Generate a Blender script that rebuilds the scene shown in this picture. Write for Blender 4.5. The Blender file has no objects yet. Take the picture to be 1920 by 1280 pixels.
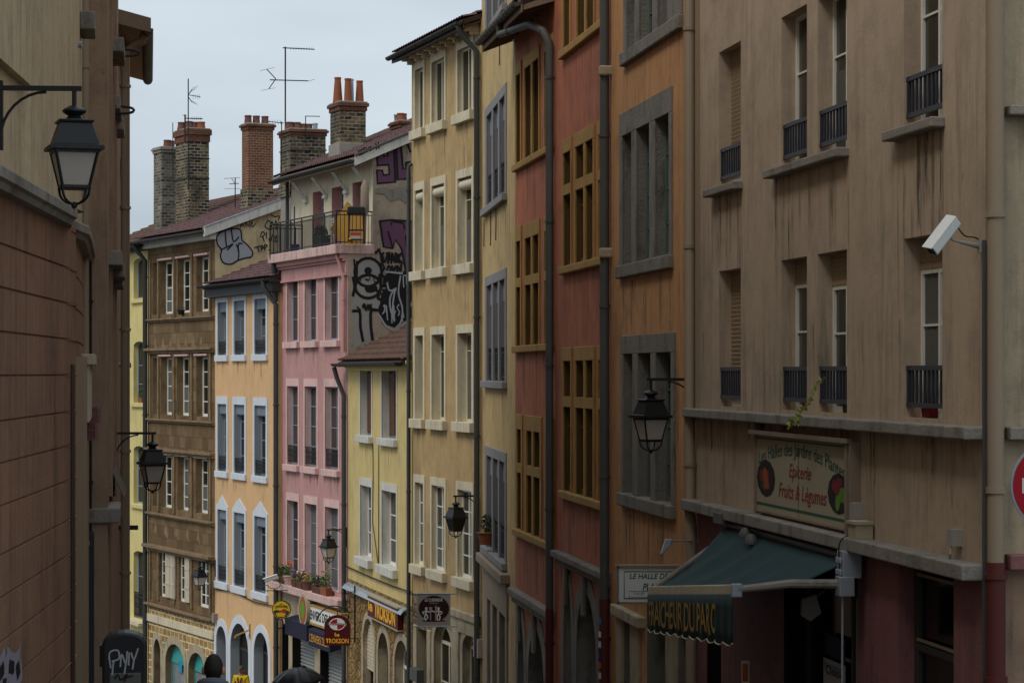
import bpy, bmesh, math, random
from mathutils import Vector, Matrix
random.seed(7)
R = math.radians
F, HY, CX, CZ = 4500.0, 698.0, 960.0, 20.0      # focal length and horizon of the photograph (in its pixels), eye height
scn = bpy.context.scene
COL = scn.collection
# ------------------------------------------------------------ camera
cd = bpy.data.cameras.new("camera"); cam = bpy.data.objects.new("camera", cd); COL.objects.link(cam)
cam.location = (0, 0, CZ); cam.rotation_euler = (R(90), 0, 0)
cd.sensor_width = 36; cd.lens = F/1920*36; cd.shift_y = (HY-640)/1920; cd.clip_start = .1; cd.clip_end = 6000
scn.camera = cam
# ------------------------------------------------------------ sky
SUN_EL, SUN_AZ = 52, 232      # degrees; azimuth clockwise from +Y (street direction): behind the camera, over the left roofs
w = bpy.data.worlds.new("World"); scn.world = w; w.use_nodes = True
nt = w.node_tree; nt.nodes.clear()
def N(nt, t, **k):
    n = nt.nodes.new(t)
    for a, b in k.items():
        if a.startswith('i_'): n.inputs[a[2:].replace('_', ' ')].default_value = b
        else: setattr(n, a, b)
    return n
def mth(nt, op, a, b=None, clamp=False):
    n = nt.nodes.new('ShaderNodeMath'); n.operation = op; n.use_clamp = clamp
    for i, v in enumerate((a, b)):
        if v is None: continue
        if hasattr(v, 'is_linked') or hasattr(v, 'links'): nt.links.new(v, n.inputs[i])
        else: n.inputs[i].default_value = v
    return n.outputs[0]
out = N(nt, 'ShaderNodeOutputWorld'); bg = N(nt, 'ShaderNodeBackground')
sky = N(nt, 'ShaderNodeTexSky', sky_type='NISHITA', sun_disc=False, sun_elevation=R(SUN_EL), sun_rotation=R(SUN_AZ))
tc = N(nt, 'ShaderNodeTexCoord'); mp = N(nt, 'ShaderNodeMapping'); mp.inputs['Scale'].default_value = (1.2, 1.2, 5.5)
nz = N(nt, 'ShaderNodeTexNoise', i_Scale=2.6, i_Detail=4.0, i_Roughness=.5)
nt.links.new(tc.outputs['Generated'], mp.inputs[0]); nt.links.new(mp.outputs[0], nz.inputs['Vector'])
rp = N(nt, 'ShaderNodeValToRGB'); rp.color_ramp.elements[0].position = .3; rp.color_ramp.elements[1].position = .72
rp.color_ramp.elements[0].color = (3.75, 4.4, 5.05, 1); rp.color_ramp.elements[1].color = (5.6, 6.2, 6.65, 1)
nt.links.new(nz.outputs['Fac'], rp.inputs[0])
sep = N(nt, 'ShaderNodeSeparateXYZ'); nt.links.new(tc.outputs['Generated'], sep.inputs[0])
up = mth(nt, 'MAXIMUM', sep.outputs[2], 0.0)
gr = mth(nt, 'ADD', mth(nt, 'MULTIPLY', up, .9), 1.2)     # an overcast sky is brighter towards the zenith
vm = N(nt, 'ShaderNodeVectorMath', operation='SCALE'); nt.links.new(rp.outputs[0], vm.inputs[0]); nt.links.new(gr, vm.inputs['Scale'])
mx = N(nt, 'ShaderNodeMixRGB'); mx.inputs[0].default_value = .9
nt.links.new(sky.outputs[0], mx.inputs[1]); nt.links.new(vm.outputs[0], mx.inputs[2]); nt.links.new(mx.outputs[0], bg.inputs[0])
bg.inputs[1].default_value = .1
nt.links.new(bg.outputs[0], out.inputs[0])
sl = bpy.data.lights.new("sun", 'SUN'); sl.energy = 1.5; sl.angle = R(25); sl.color = (1, .95, .87)
so = bpy.data.objects.new("sun", sl); COL.objects.link(so)
so.rotation_euler = (R(90-SUN_EL), 0, -R(SUN_AZ)+math.pi)
so.rotation_euler = Vector((math.sin(R(SUN_AZ))*math.cos(R(SUN_EL)), math.cos(R(SUN_AZ))*math.cos(R(SUN_EL)), math.sin(R(SUN_EL)))).to_track_quat('Z', 'Y').to_euler()
so.location = (0, -10, CZ+30)
vs = scn.view_settings; vs.view_transform = 'Standard'; vs.look = 'None'; vs.exposure = 0.0; vs.gamma = 1.0
# ------------------------------------------------------------ materials
def lin(c):
    if isinstance(c, str): c = [int(c[i:i+2], 16)/255 for i in (0, 2, 4)]
    return tuple((x/12.92 if x <= .04045 else ((x+.055)/1.055)**2.4) for x in c) + (1,)
MATS = {}
def base_nodes(name):
    m = bpy.data.materials.new(name); m.use_nodes = True; t = m.node_tree
    p = t.nodes['Principled BSDF']; MATS[name] = m
    return m, t, p
def noise(t, vec, scale, detail=4, rough=.55, sc=None):
    n = N(t, 'ShaderNodeTexNoise', i_Scale=scale, i_Detail=detail, i_Roughness=rough)
    if sc:
        mp = N(t, 'ShaderNodeMapping'); mp.inputs['Scale'].default_value = sc
        t.links.new(vec, mp.inputs[0]); vec = mp.outputs[0]
    t.links.new(vec, n.inputs['Vector'])
    return n.outputs['Fac']
def centre(t, f, a): return mth(t, 'MULTIPLY', mth(t, 'SUBTRACT', f, .5), a)
def ramp(t, f, a, b):
    n = N(t, 'ShaderNodeMapRange'); n.inputs['From Min'].default_value = a; n.inputs['From Max'].default_value = b
    n.clamp = True; t.links.new(f, n.inputs[0]); return n.outputs[0]
def scale_col(t, col, v):
    vm = N(t, 'ShaderNodeVectorMath', operation='SCALE')
    if hasattr(col, 'links'): t.links.new(col, vm.inputs[0])
    else: vm.inputs[0].default_value = col[:3]
    t.links.new(v, vm.inputs['Scale']); return vm.outputs[0]
def mixc(t, f, a, b):
    m = N(t, 'ShaderNodeMixRGB')
    for i, v in ((0, f), (1, a), (2, b)):
        if hasattr(v, 'links'): t.links.new(v, m.inputs[i])
        else: m.inputs[i].default_value = v
    return m.outputs[0]
def bump(t, p, h, strength, dist=.02):
    b = N(t, 'ShaderNodeBump'); b.inputs['Strength'].default_value = strength; b.inputs['Distance'].default_value = dist
    t.links.new(h, b.inputs['Height']); t.links.new(b.outputs[0], p.inputs['Normal'])
def M(name, col, rough=.85, var=.12, streak=0., sc=1., bmp=.25, metal=0., stain=None, amt=.5, stsc=(2.2, 2.2, .5), lo=.58, hi=.75, spec=.3, dist=.02):
    m, t, p = base_nodes(name)
    tc = N(t, 'ShaderNodeTexCoord'); v = tc.outputs['Object']
    n1 = noise(t, v, .9*sc, 6, .6); n3 = noise(t, v, 22*sc, 4, .6)
    f = mth(t, 'ADD', mth(t, 'ADD', centre(t, n1, var*3.2), 1.0), centre(t, n3, var*.9))
    if streak:
        n2 = noise(t, v, 2.2*sc, 7, .68, (1.6, 1.6, .24)); f = mth(t, 'ADD', f, centre(t, n2, streak*3))
    c = scale_col(t, lin(col), mth(t, 'MAXIMUM', f, .2))
    if name.startswith('pl_') or name in ('roughcast', 'creamtrim', 'whitetrim', 'greytrim', 'pinktrim'):
        k = GRIME.get(name, .8)
        big = ramp(t, noise(t, v, .45, 3, .5), .38, .62)
        cloud = ramp(t, noise(t, v, 1.5, 9, .78), .46, .74)
        drip = ramp(t, noise(t, v, 1.0, 8, .72, (5.5, 5.5, .38)), .48, .68)
        fleck = ramp(t, noise(t, v, 9., 3, .6, (1, 1, .5)), .68, .76)
        patch = ramp(t, noise(t, v, .8, 2, .4), .56, .575)
        d_ = mth(t, 'ADD', mth(t, 'MULTIPLY', cloud, .36*k), mth(t, 'MULTIPLY', mth(t, 'MULTIPLY', drip, big), .55*k))
        d_ = mth(t, 'ADD', d_, mth(t, 'MULTIPLY', fleck, .3*k)); d_ = mth(t, 'SUBTRACT', d_, mth(t, 'MULTIPLY', patch, .07*k))
        gc = lin(col); grey = tuple(.5*x+.5*sum(gc[:3])/3 for x in gc[:3])
        c = mixc(t, mth(t, 'MULTIPLY', d_, 1.1, True), c, tuple(x*.22 for x in grey)+(1,))
    if stain:
        n4 = noise(t, v, 1.7, 6, .65, stsc)
        c = mixc(t, mth(t, 'MULTIPLY', ramp(t, n4, lo, hi), amt), c, lin(stain))
    t.links.new(c, p.inputs['Base Color'])
    p.inputs['Roughness'].default_value = rough; p.inputs['Metallic'].default_value = metal
    p.inputs['Specular IOR Level'].default_value = spec
    if bmp: bump(t, p, mth(t, 'ADD', n3, mth(t, 'MULTIPLY', n1, .8)), bmp, dist)
    return m
def MB_(name, c1, c2, mortar, bw=.22, bh=.07, ms=.012, soot=None, amt=.6, rough=.9, bias=0., wob=.03, third=None):
    m, t, p = base_nodes(name)
    tc = N(t, 'ShaderNodeTexCoord'); s = N(t, 'ShaderNodeSeparateXYZ'); t.links.new(tc.outputs['Object'], s.inputs[0])
    nw = noise(t, tc.outputs['Object'], 3.2, 3)
    nw2 = noise(t, tc.outputs['Object'], 4.1, 3)
    c = N(t, 'ShaderNodeCombineXYZ')
    t.links.new(mth(t, 'ADD', mth(t, 'ADD', s.outputs[0], s.outputs[1]), centre(t, nw, wob)), c.inputs[0])
    t.links.new(mth(t, 'ADD', s.outputs[2], centre(t, nw2, wob)), c.inputs[1])
    b = N(t, 'ShaderNodeTexBrick'); t.links.new(c.outputs[0], b.inputs['Vector'])
    b.inputs['Color1'].default_value = lin(c1); b.inputs['Color2'].default_value = lin(c2); b.inputs['Mortar'].default_value = lin(mortar)
    b.inputs['Scale'].default_value = 1; b.inputs['Brick Width'].default_value = bw; b.inputs['Row Height'].default_value = bh
    b.inputs['Mortar Size'].default_value = ms; b.inputs['Bias'].default_value = bias; b.inputs['Mortar Smooth'].default_value = .3
    n1 = noise(t, tc.outputs['Object'], 2.0, 6, .65); n3 = noise(t, tc.outputs['Object'], 28, 4)
    col = scale_col(t, b.outputs['Color'], mth(t, 'ADD', mth(t, 'ADD', centre(t, n1, .9), centre(t, n3, .5)), 1.0))
    if third: col = mixc(t, mth(t, 'MULTIPLY', ramp(t, noise(t, tc.outputs['Object'], 5.5, 5, .7), .55, .62), .85), col, lin(third))
    if soot: col = mixc(t, mth(t, 'MULTIPLY', ramp(t, noise(t, tc.outputs['Object'], 1.1, 5, .7, (1, 1, .7)), .45, .65), amt), col, lin(soot))
    t.links.new(col, p.inputs['Base Color']); p.inputs['Roughness'].default_value = rough; p.inputs['Specular IOR Level'].default_value = .25
    h = mth(t, 'ADD', mth(t, 'MULTIPLY', mth(t, 'SUBTRACT', 1.0, b.outputs['Fac']), 1.0), mth(t, 'MULTIPLY', n3, .5))
    bump(t, p, h, .7, .015)
    return m
def MV_(name, c1, c2, gap, scale=3.2, rough=.95, flat=1.5):
    m, t, p = base_nodes(name)
    tc = N(t, 'ShaderNodeTexCoord'); s = N(t, 'ShaderNodeSeparateXYZ'); t.links.new(tc.outputs['Object'], s.inputs[0])
    c = N(t, 'ShaderNodeCombineXYZ'); nw = noise(t, tc.outputs['Object'], 5, 3)
    t.links.new(mth(t, 'ADD', mth(t, 'ADD', s.outputs[0], s.outputs[1]), centre(t, nw, .25)), c.inputs[0]); t.links.new(mth(t, 'MULTIPLY', s.outputs[2], flat), c.inputs[1])
    a = N(t, 'ShaderNodeTexVoronoi', feature='F1'); e = N(t, 'ShaderNodeTexVoronoi', feature='DISTANCE_TO_EDGE')
    for q in (a, e): q.inputs['Scale'].default_value = scale; t.links.new(c.outputs[0], q.inputs['Vector'])
    s2 = N(t, 'ShaderNodeSeparateXYZ'); t.links.new(a.outputs['Color'], s2.inputs[0])
    col = mixc(t, s2.outputs[0], lin(c1), lin(c2))
    n1 = noise(t, tc.outputs['Object'], 1.3, 6, .7); n3 = noise(t, tc.outputs['Object'], 16, 5, .7)
    col = scale_col(t, col, mth(t, 'ADD', mth(t, 'ADD', centre(t, n1, 1.0), centre(t, n3, .9)), 1.0))
    col = mixc(t, ramp(t, e.outputs['Distance'], .07, .015), col, lin(gap))
    t.links.new(col, p.inputs['Base Color']); p.inputs['Roughness'].default_value = rough; p.inputs['Specular IOR Level'].default_value = .2
    bump(t, p, mth(t, 'ADD', ramp(t, e.outputs['Distance'], 0, .15), mth(t, 'MULTIPLY', n3, .8)), .9, .03)
    return m
def flatm(name, col, rough=.7, spec=.3): return M(name, col, rough, .05, bmp=0, spec=spec)

GRIME = dict(pl_peach=.6, pl_yellow=.85, pl_yellow2=.8, pl_pink=.75, pl_plain=1.3, whitetrim=.35, pl_beige=1.0, pl_beige2=1.0, pl_leftred=1.2, pl_leftbeige=1.1, pl_orange=1.3, pl_red=1.3, pl_ochre=1.15, pl_cream=1.3, pl_leftbrown=1.1, pl_maroon=1.1, roughcast=1.3)
M('pl_beige', 'B6A088', var=.11, streak=.025, bmp=.18, stain='5A4A3A', amt=.55, stsc=(2.6, 2.6, .8), lo=.62, hi=.82)
M('pl_beige2', 'AE9C80', var=.07, streak=.04, bmp=.3, stain='5A4A3A', amt=.5)
M('pl_maroon', '8A5C5A', var=.07, streak=.05, bmp=.35)
M('pl_orange', 'C4915E', var=.09, streak=.06, bmp=.35, stain='8A5228', amt=.5, stsc=(2.5, 2.5, .3), lo=.5, hi=.75)
M('pl_red', 'B86E4C', var=.09, streak=.08, bmp=.35, stain='7A3A2C', amt=.5, stsc=(3, 3, .25), lo=.5, hi=.72)
M('pl_cream', 'C2A670', var=.08, streak=.07, bmp=.3, stain='9C8258', amt=.6, stsc=(3, 3, .25), lo=.5, hi=.75)
M('pl_ochre', 'B69868', var=.09, streak=.05, bmp=.3, stain='C9AE7C', amt=.5, stsc=(1.4, 1.4, .5), lo=.5, hi=.75)
M('pl_yellow', 'CDB679', var=.04, streak=.05, bmp=.2, stain='B89A58', amt=.5, stsc=(3, 3, .35), lo=.62, hi=.8)
M('pl_yellow2', 'D8C684', var=.04, streak=.04, bmp=.2, stain='C8B070', amt=.4)
M('pl_pink', 'BC8C86', var=.05, streak=.05, bmp=.2, stain='CDA49E', amt=.45, stsc=(1.2, 1.2, .5), lo=.5, hi=.7)
M('pinktrim', 'D8B2AA', var=.05, bmp=.2, stain='A08078', amt=.3)
M('pinkledge', 'C9A79E', var=.12, streak=.1, bmp=.3, stain='5E4E48', amt=.6, lo=.5, hi=.7)
M('pl_peach', 'D8AE7E', var=.04, streak=.04, bmp=.2, stain='D8A878', amt=.4, stsc=(1.6, 1.6, .4), lo=.5, hi=.75)
M('whitetrim', 'CDD1D6', var=.05, bmp=.2, stain='9A9CA0', amt=.35)
M('greyreveal', '94989C', var=.06, bmp=.2)
M('creamtrim', 'CFC3A6', var=.06, bmp=.25, stain='8A7C62', amt=.45)
M('greytrim', 'C9C6BC', var=.07, bmp=.25, stain='7C766C', amt=.5)
M('pl_plain', 'C9B48C', var=.09, streak=.08, bmp=.3, stain='6A6256', amt=.6, stsc=(1.2, 1.2, .8), lo=.5, hi=.75)
M('roughcast', 'A89684', var=.10, sc=1.6, bmp=1.0, dist=.05, stain='55483C', amt=.6, stsc=(1, 1, 1), lo=.55, hi=.7)
M('pl_leftred', '8E6A52', var=.09, streak=.05, bmp=.35, stain='5E3A2E', amt=.6, stsc=(4, 4, .25), lo=.5, hi=.8)
M('pl_leftbeige', 'C0AA88', var=.07, streak=.08, bmp=.3, stain='75664E', amt=.6, stsc=(3, 3, .2), lo=.5, hi=.8)
M('pl_leftbrown', '9C8068', var=.06, streak=.05, bmp=.3, stain='6A4C3C', amt=.4)
M('pipebeige', '94826C', var=.05, bmp=.1, rough=.6)
M('stonegrey', '8A8278', var=.15, streak=.12, bmp=.6, stain='3E3A34', amt=.6, stsc=(2, 2, 1), lo=.5, hi=.7)
M('stonedark', '7C766C', var=.18, streak=.1, bmp=.7, stain='35312D', amt=.6, stsc=(2, 2, 1), lo=.5, hi=.7)
M('stonelight', 'A99A80', var=.16, streak=.1, bmp=.6, stain='5A4E40', amt=.6, stsc=(2, 2, 1), lo=.5, hi=.7)
M('stonegold', 'A98444', var=.13, streak=.05, bmp=.5, stain='6A4E26', amt=.5, stsc=(3, 3, 1), lo=.5, hi=.7)
M('stonebrown', '806C50', var=.2, streak=.08, bmp=.8, stain='5C4226', amt=.7, stsc=(2, 2, 1.4), lo=.48, hi=.66)
MB_('ashlar_brown', '80684A', '5E4A32', '584020', bw=.62, bh=.42, ms=.012, soot='5A4226', amt=.5, wob=.05)
MB_('pale_joint', 'B08C58', '8C6C3E', 'E0D2A8', bw=.45, bh=.27, ms=.03, soot='6C5430', amt=.4, wob=.1)
MV_('rubble', '8F7A5C', '6A5A44', '4E4234', 3.4)
MV_('rubble_brown', '9A7C4E', '7A6038', '5A4628', 3.0)
MB_('brick_burnt', '2A2624', '86704A', '8E8774', bw=.26, bh=.115, ms=.02, soot='34302A', amt=.72, wob=.06, bias=-.15)
MB_('brick_pale', '3E3A36', '8A8270', '8C887C', bw=.26, bh=.115, ms=.02, soot='46423C', amt=.55, wob=.05, bias=0)
MB_('brick_red', '80503A', '64402E', '9A8872', bw=.22, bh=.09, ms=.01, soot='5A3C2C', amt=.3, wob=.02)
MB_('brick_cap', '74483A', '5A3A30', '8C6A50', bw=.24, bh=.08, ms=.008, soot='4E3A30', amt=.5, wob=.02)
M('clay_pot', '8C5236', var=.15, streak=.1, bmp=.2, stain='5A4A40', amt=.6)
M('clay_dark', '6C4A40', var=.15, bmp=.2, stain='3A3434', amt=.6)
M('cement', '8C857A', var=.15, bmp=.5, stain='504A42', amt=.5)
M('tile', '664A48', var=.25, sc=3, bmp=.3, stain='40302E', amt=.8, stsc=(4, 4, 4), lo=.45, hi=.6)
M('tile_old', '5E4036', var=.3, sc=3, bmp=.4, stain='3C3A22', amt=.8, stsc=(2, 2, 2), lo=.48, hi=.6)
M('zinc', '54534F', rough=.55, var=.18, sc=2, bmp=.05, spec=.3)
M('zinc_light', '9AA0A6', rough=.4, var=.08, bmp=.05, spec=.5, metal=.3)
M('zinc_dark', '343434', rough=.6, var=.2, sc=2, bmp=.08, spec=.25)
M('pipe_green', '3E403E', rough=.6, var=.2, sc=2, bmp=.05, spec=.25)
M('pipe_red', '5A2A26', rough=.55, var=.12, bmp=.05)
M('black_metal', '1C1C1D', rough=.45, var=.15, bmp=.05, spec=.35)
M('iron', '2B2A2A', rough=.6, var=.12, bmp=.05, spec=.25)
M('rail_dark', '33343C', rough=.5, var=.1, bmp=.03, spec=.4)
M('wframe', 'E0DCD0', rough=.6, var=.05, bmp=.05)
M('bframe', '8C98A8', rough=.6, var=.05, bmp=.05)
M('cframe', 'CFC7AC', rough=.6, var=.05, bmp=.05)
M('gframe', '5C6C6A', rough=.6, var=.08, bmp=.05)
M('dframe', '3A3836', rough=.6, var=.08, bmp=.05)
M('shutter_cream', 'BDB098', rough=.8, var=.1, streak=.1, bmp=.2, stain='7A6C54', amt=.5)
M('roll', 'A08C72', rough=.7, var=.06, bmp=.05)
M('roll_grey', '8E8E8C', rough=.5, var=.08, bmp=.05, stain='5C5C5A', amt=.5)
M('blind', '747C88', rough=.8, var=.08, bmp=.1)
M('blind_cream', 'C9BFA4', rough=.8, var=.08, bmp=.1)
M('bluegrey', '807D7E', rough=.75, var=.08, bmp=.2, stain='5C5E66', amt=.3)
M('teal', '3F9A94', rough=.6, var=.08, bmp=.05)
M('teal_blue', '2E86A8', rough=.6, var=.06, bmp=.0)
M('wood_dark', '3A2A20', rough=.6, var=.2, streak=.2, bmp=.2)
M('wood_brown', '5A3824', rough=.65, var=.15, streak=.2, bmp=.2)
M('wood_old', '8A7A68', rough=.85, var=.15, sc=2, streak=.1, bmp=.3)
M('amber_dark', '5C4420', rough=.7, var=.15, streak=.1, bmp=.2)
M('plank', 'C4A888', rough=.8, var=.1, bmp=.1)
M('ply', 'A8803A', rough=.75, var=.12, bmp=.1)
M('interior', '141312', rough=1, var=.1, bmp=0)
M('curtain_dim', '5E5C56', rough=.9, var=.08, bmp=.1); M('curtain', 'B8B4A8', rough=.9, var=.08, bmp=.1)
def glassm(name, col, rough=.06):
    m, t, p = base_nodes(name)
    tc = N(t, 'ShaderNodeTexCoord'); n = noise(t, tc.outputs['Object'], 1.4, 3, .5)
    t.links.new(scale_col(t, lin(col), mth(t, 'ADD', centre(t, n, 1.6), 1.0)), p.inputs['Base Color'])
    p.inputs['Roughness'].default_value = rough; p.inputs['Specular IOR Level'].default_value = .3
    bump(t, p, n, .04, .05)
    return m
glassm('glass', '24241F'); glassm('glass_warm', '3C322A'); glassm('glass_dark', '161616', .1); glassm('glass_milk', '7A7E80', .15)
glassm('glass_brown', '40302A', .2); glassm('glass_gold', '1C1812', .15)
m, t, p = base_nodes('rain_stain'); tc = N(t, 'ShaderNodeTexCoord'); p.inputs['Base Color'].default_value = lin('3A3026'); p.inputs['Roughness'].default_value = .95
t.links.new(mth(t, 'MULTIPLY', ramp(t, noise(t, tc.outputs['Object'], 1.0, 6, .7, (14, 14, 1.6)), .42, .72), .5), p.inputs['Alpha'])
def frosted(name, col):
    m, t, p = base_nodes(name); t.nodes.remove(p)
    d = N(t, 'ShaderNodeBsdfDiffuse'); tr = N(t, 'ShaderNodeBsdfTranslucent'); g = N(t, 'ShaderNodeBsdfGlossy', i_Roughness=.25)
    a = N(t, 'ShaderNodeMixShader'); b = N(t, 'ShaderNodeMixShader')
    for q in (d, tr): q.inputs['Color'].default_value = lin(col)
    a.inputs[0].default_value = .55; b.inputs[0].default_value = .06
    t.links.new(d.outputs[0], a.inputs[1]); t.links.new(tr.outputs[0], a.inputs[2]); t.links.new(a.outputs[0], b.inputs[1]); t.links.new(g.outputs[0], b.inputs[2])
    t.links.new(b.outputs[0], t.nodes['Material Output'].inputs['Surface']); return m
frosted('frost', 'EDE4DA')
for nm, c in dict(ink_black='141214', ink_purple='5E3C52', wallgrey='8E8A84', ink_silver='9A9CA0', ink_white='D4D2CC', sign_white='D8D8D2', sign_cream='A49A80', sign_green='285646',
                  sign_red='8C3430', sign_maroon='4C1218', sign_yellow='E0A020', sign_blue='2A3050', sign_purple='1C1A30', sign_grey='9A928A', sign_brown='2C1416',
                  sign_pink='B08890', noentry='A01020', flower_red='A83030', flower_orange='D06A30', flower_violet='6A4480', flower_white='D8D4CC',
                  leaf='4C6434', leaf_dark='2C3E22', leaf_lime='8C9440', awning='0E3030', awn_text='A8842A', pic_green='5E8A20', pic_red='7A1E2A', pic_dark='221A1A', pic_orange='9A5028',
                  bucket='24386C', yellow_thing='D8B020', skin='A87258', skin_pink='C08070', hair='241C18', hoodie='5A5A66', jeans='2A3040', jacket='C8A400', cap='3A4E4C', umbrella='26272B',
                  lanyard='3A2450', paper='C8C6C2', poster_grey='8E8894', led='FF2010').items():
    M(nm, c, rough=.75 if nm not in ('sign_maroon', 'noentry', 'sign_white', 'umbrella') else .4, var=.08, bmp=.05)
M('asphalt', '4C4A48', var=.15, sc=3, bmp=.5); MB_('paving', '6E685F', '5C574F', '45413B', bw=.2, bh=.12, ms=.01)
# ------------------------------------------------------------ mesh builder
class MB:
    def __init__(s): s.v = []; s.f = []; s.m = []
    def add(s, vs, fs, mi=0):
        o = len(s.v); s.v += [tuple(v) for v in vs]; s.f += [tuple(i+o for i in f) for f in fs]; s.m += [mi]*len(fs); return s
    def box(s, x0, x1, y0, y1, z0, z1, mi=0):
        if x0 > x1: x0, x1 = x1, x0
        if y0 > y1: y0, y1 = y1, y0
        if z0 > z1: z0, z1 = z1, z0
        v = [(x, y, z) for z in (z0, z1) for y in (y0, y1) for x in (x0, x1)]
        return s.add(v, [(0, 2, 3, 1), (4, 5, 7, 6), (0, 1, 5, 4), (2, 6, 7, 3), (0, 4, 6, 2), (1, 3, 7, 5)], mi)
    def quad(s, a, b, c, d, mi=0): return s.add([a, b, c, d], [(0, 1, 2, 3)], mi)
    def poly(s, pts, mi=0): return s.add(pts, [tuple(range(len(pts)))], mi)
    def prism(s, pts, off, mi=0):
        n = len(pts); off = Vector(off); a = [Vector(p) for p in pts]; b = [p+off for p in a]
        return s.add(a+b, [tuple(range(n)), tuple(range(2*n-1, n-1, -1))]+[(i, (i+n), (i+1) % n+n, (i+1) % n) for i in range(n)], mi)
    def each(s, name, mats, parent=None, sizes=8, **k):
        # one object per box
        for i in range(0, len(s.v), sizes):
            q = MB(); q.v = s.v[i:i+sizes]; q.f = [tuple(x-i for x in f) for f in s.f if i <= f[0] < i+sizes]; q.m = [0]*len(q.f); q.build(name, mats, parent, **k)
    def tube(s, path, r, n=8, mi=0, cap=True):
        P = [Vector(p) for p in path]; rs = r if isinstance(r, (list, tuple)) else [r]*len(P)
        o = len(s.v); prev = None
        for i, p in enumerate(P):
            d = (P[min(i+1, len(P)-1)]-P[max(i-1, 0)]).normalized()
            if prev is None:
                u = d.orthogonal().normalized()
            else:
                u = prev-d*prev.dot(d)
                u = u.normalized() if u.length > 1e-6 else d.orthogonal().normalized()
            prev = u; w_ = d.cross(u)
            for k in range(n):
                a = 2*math.pi*k/n+math.pi/n; s.v.append(tuple(p+(u*math.cos(a)+w_*math.sin(a))*rs[i]))
        for i in range(len(P)-1):
            for k in range(n):
                s.f.append((o+i*n+k, o+i*n+(k+1) % n, o+(i+1)*n+(k+1) % n, o+(i+1)*n+k)); s.m.append(mi)
        if cap:
            s.f.append(tuple(o+k for k in reversed(range(n)))); s.m.append(mi)
            s.f.append(tuple(o+(len(P)-1)*n+k for k in range(n))); s.m.append(mi)
        return s
    def lathe(s, prof, c=(0, 0, 0), n=16, mi=0, sq=False):
        o = len(s.v)
        for (r, z) in prof:
            for k in range(n):
                a = 2*math.pi*k/n+(math.pi/4 if sq else 0); rr = r*(math.sqrt(2) if sq else 1)
                s.v.append((c[0]+rr*math.cos(a), c[1]+rr*math.sin(a), c[2]+z))
        for i in range(len(prof)-1):
            for k in range(n):
                s.f.append((o+i*n+k, o+i*n+(k+1) % n, o+(i+1)*n+(k+1) % n, o+(i+1)*n+k)); s.m.append(mi)
        s.f.append(tuple(o+k for k in reversed(range(n)))); s.m.append(mi)
        s.f.append(tuple(o+(len(prof)-1)*n+k for k in range(n))); s.m.append(mi)
        return s
    def build(s, name, mats, parent=None, loc=None, rotz=None, bev=0, smooth=False, fn=None, tri=False):
        me = bpy.data.meshes.new(name)
        vs = [tuple(fn(*v)) for v in s.v] if fn else s.v
        me.from_pydata(vs, [], s.f)
        if isinstance(mats, str): mats = [mats]
        for m in mats: me.materials.append(MATS[m])
        me.polygons.foreach_set('material_index', s.m)
        bm = bmesh.new(); bm.from_mesh(me)
        if tri: bmesh.ops.triangulate(bm, faces=[f for f in bm.faces if len(f.verts) > 4])
        bmesh.ops.recalc_face_normals(bm, faces=bm.faces); bm.to_mesh(me); bm.free()
        if smooth:
            me.polygons.foreach_set('use_smooth', [True]*len(me.polygons))
            if hasattr(me, 'set_sharp_from_angle'): me.set_sharp_from_angle(angle=R(40))
        o = bpy.data.objects.new(name, me); COL.objects.link(o)
        if parent is not None: o.parent = parent
        if loc is not None: o.location = loc
        if rotz is not None: o.rotation_euler = (0, 0, rotz)
        if bev:
            b = o.modifiers.new('bevel', 'BEVEL'); b.width = bev; b.segments = 2; b.limit_method = 'ANGLE'
        return o
def thing(name, label, cat, loc=(0, 0, 0), rotz=0, group=None):
    o = bpy.data.objects.new(name, None); COL.objects.link(o); o.location = loc; o.rotation_euler = (0, 0, rotz); o.empty_display_size = .3
    return tag(o, label, cat, group)
def tag(o, label, cat, group=None):
    o['label'] = label; o['category'] = cat
    if group: o['group'] = group
    return o
def ground(x, d): return CZ-1.6-.125*d
def px3(px, py, d): return Vector(((px-CX)/F*d, d, CZ+(HY-py)/F*d))
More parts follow.
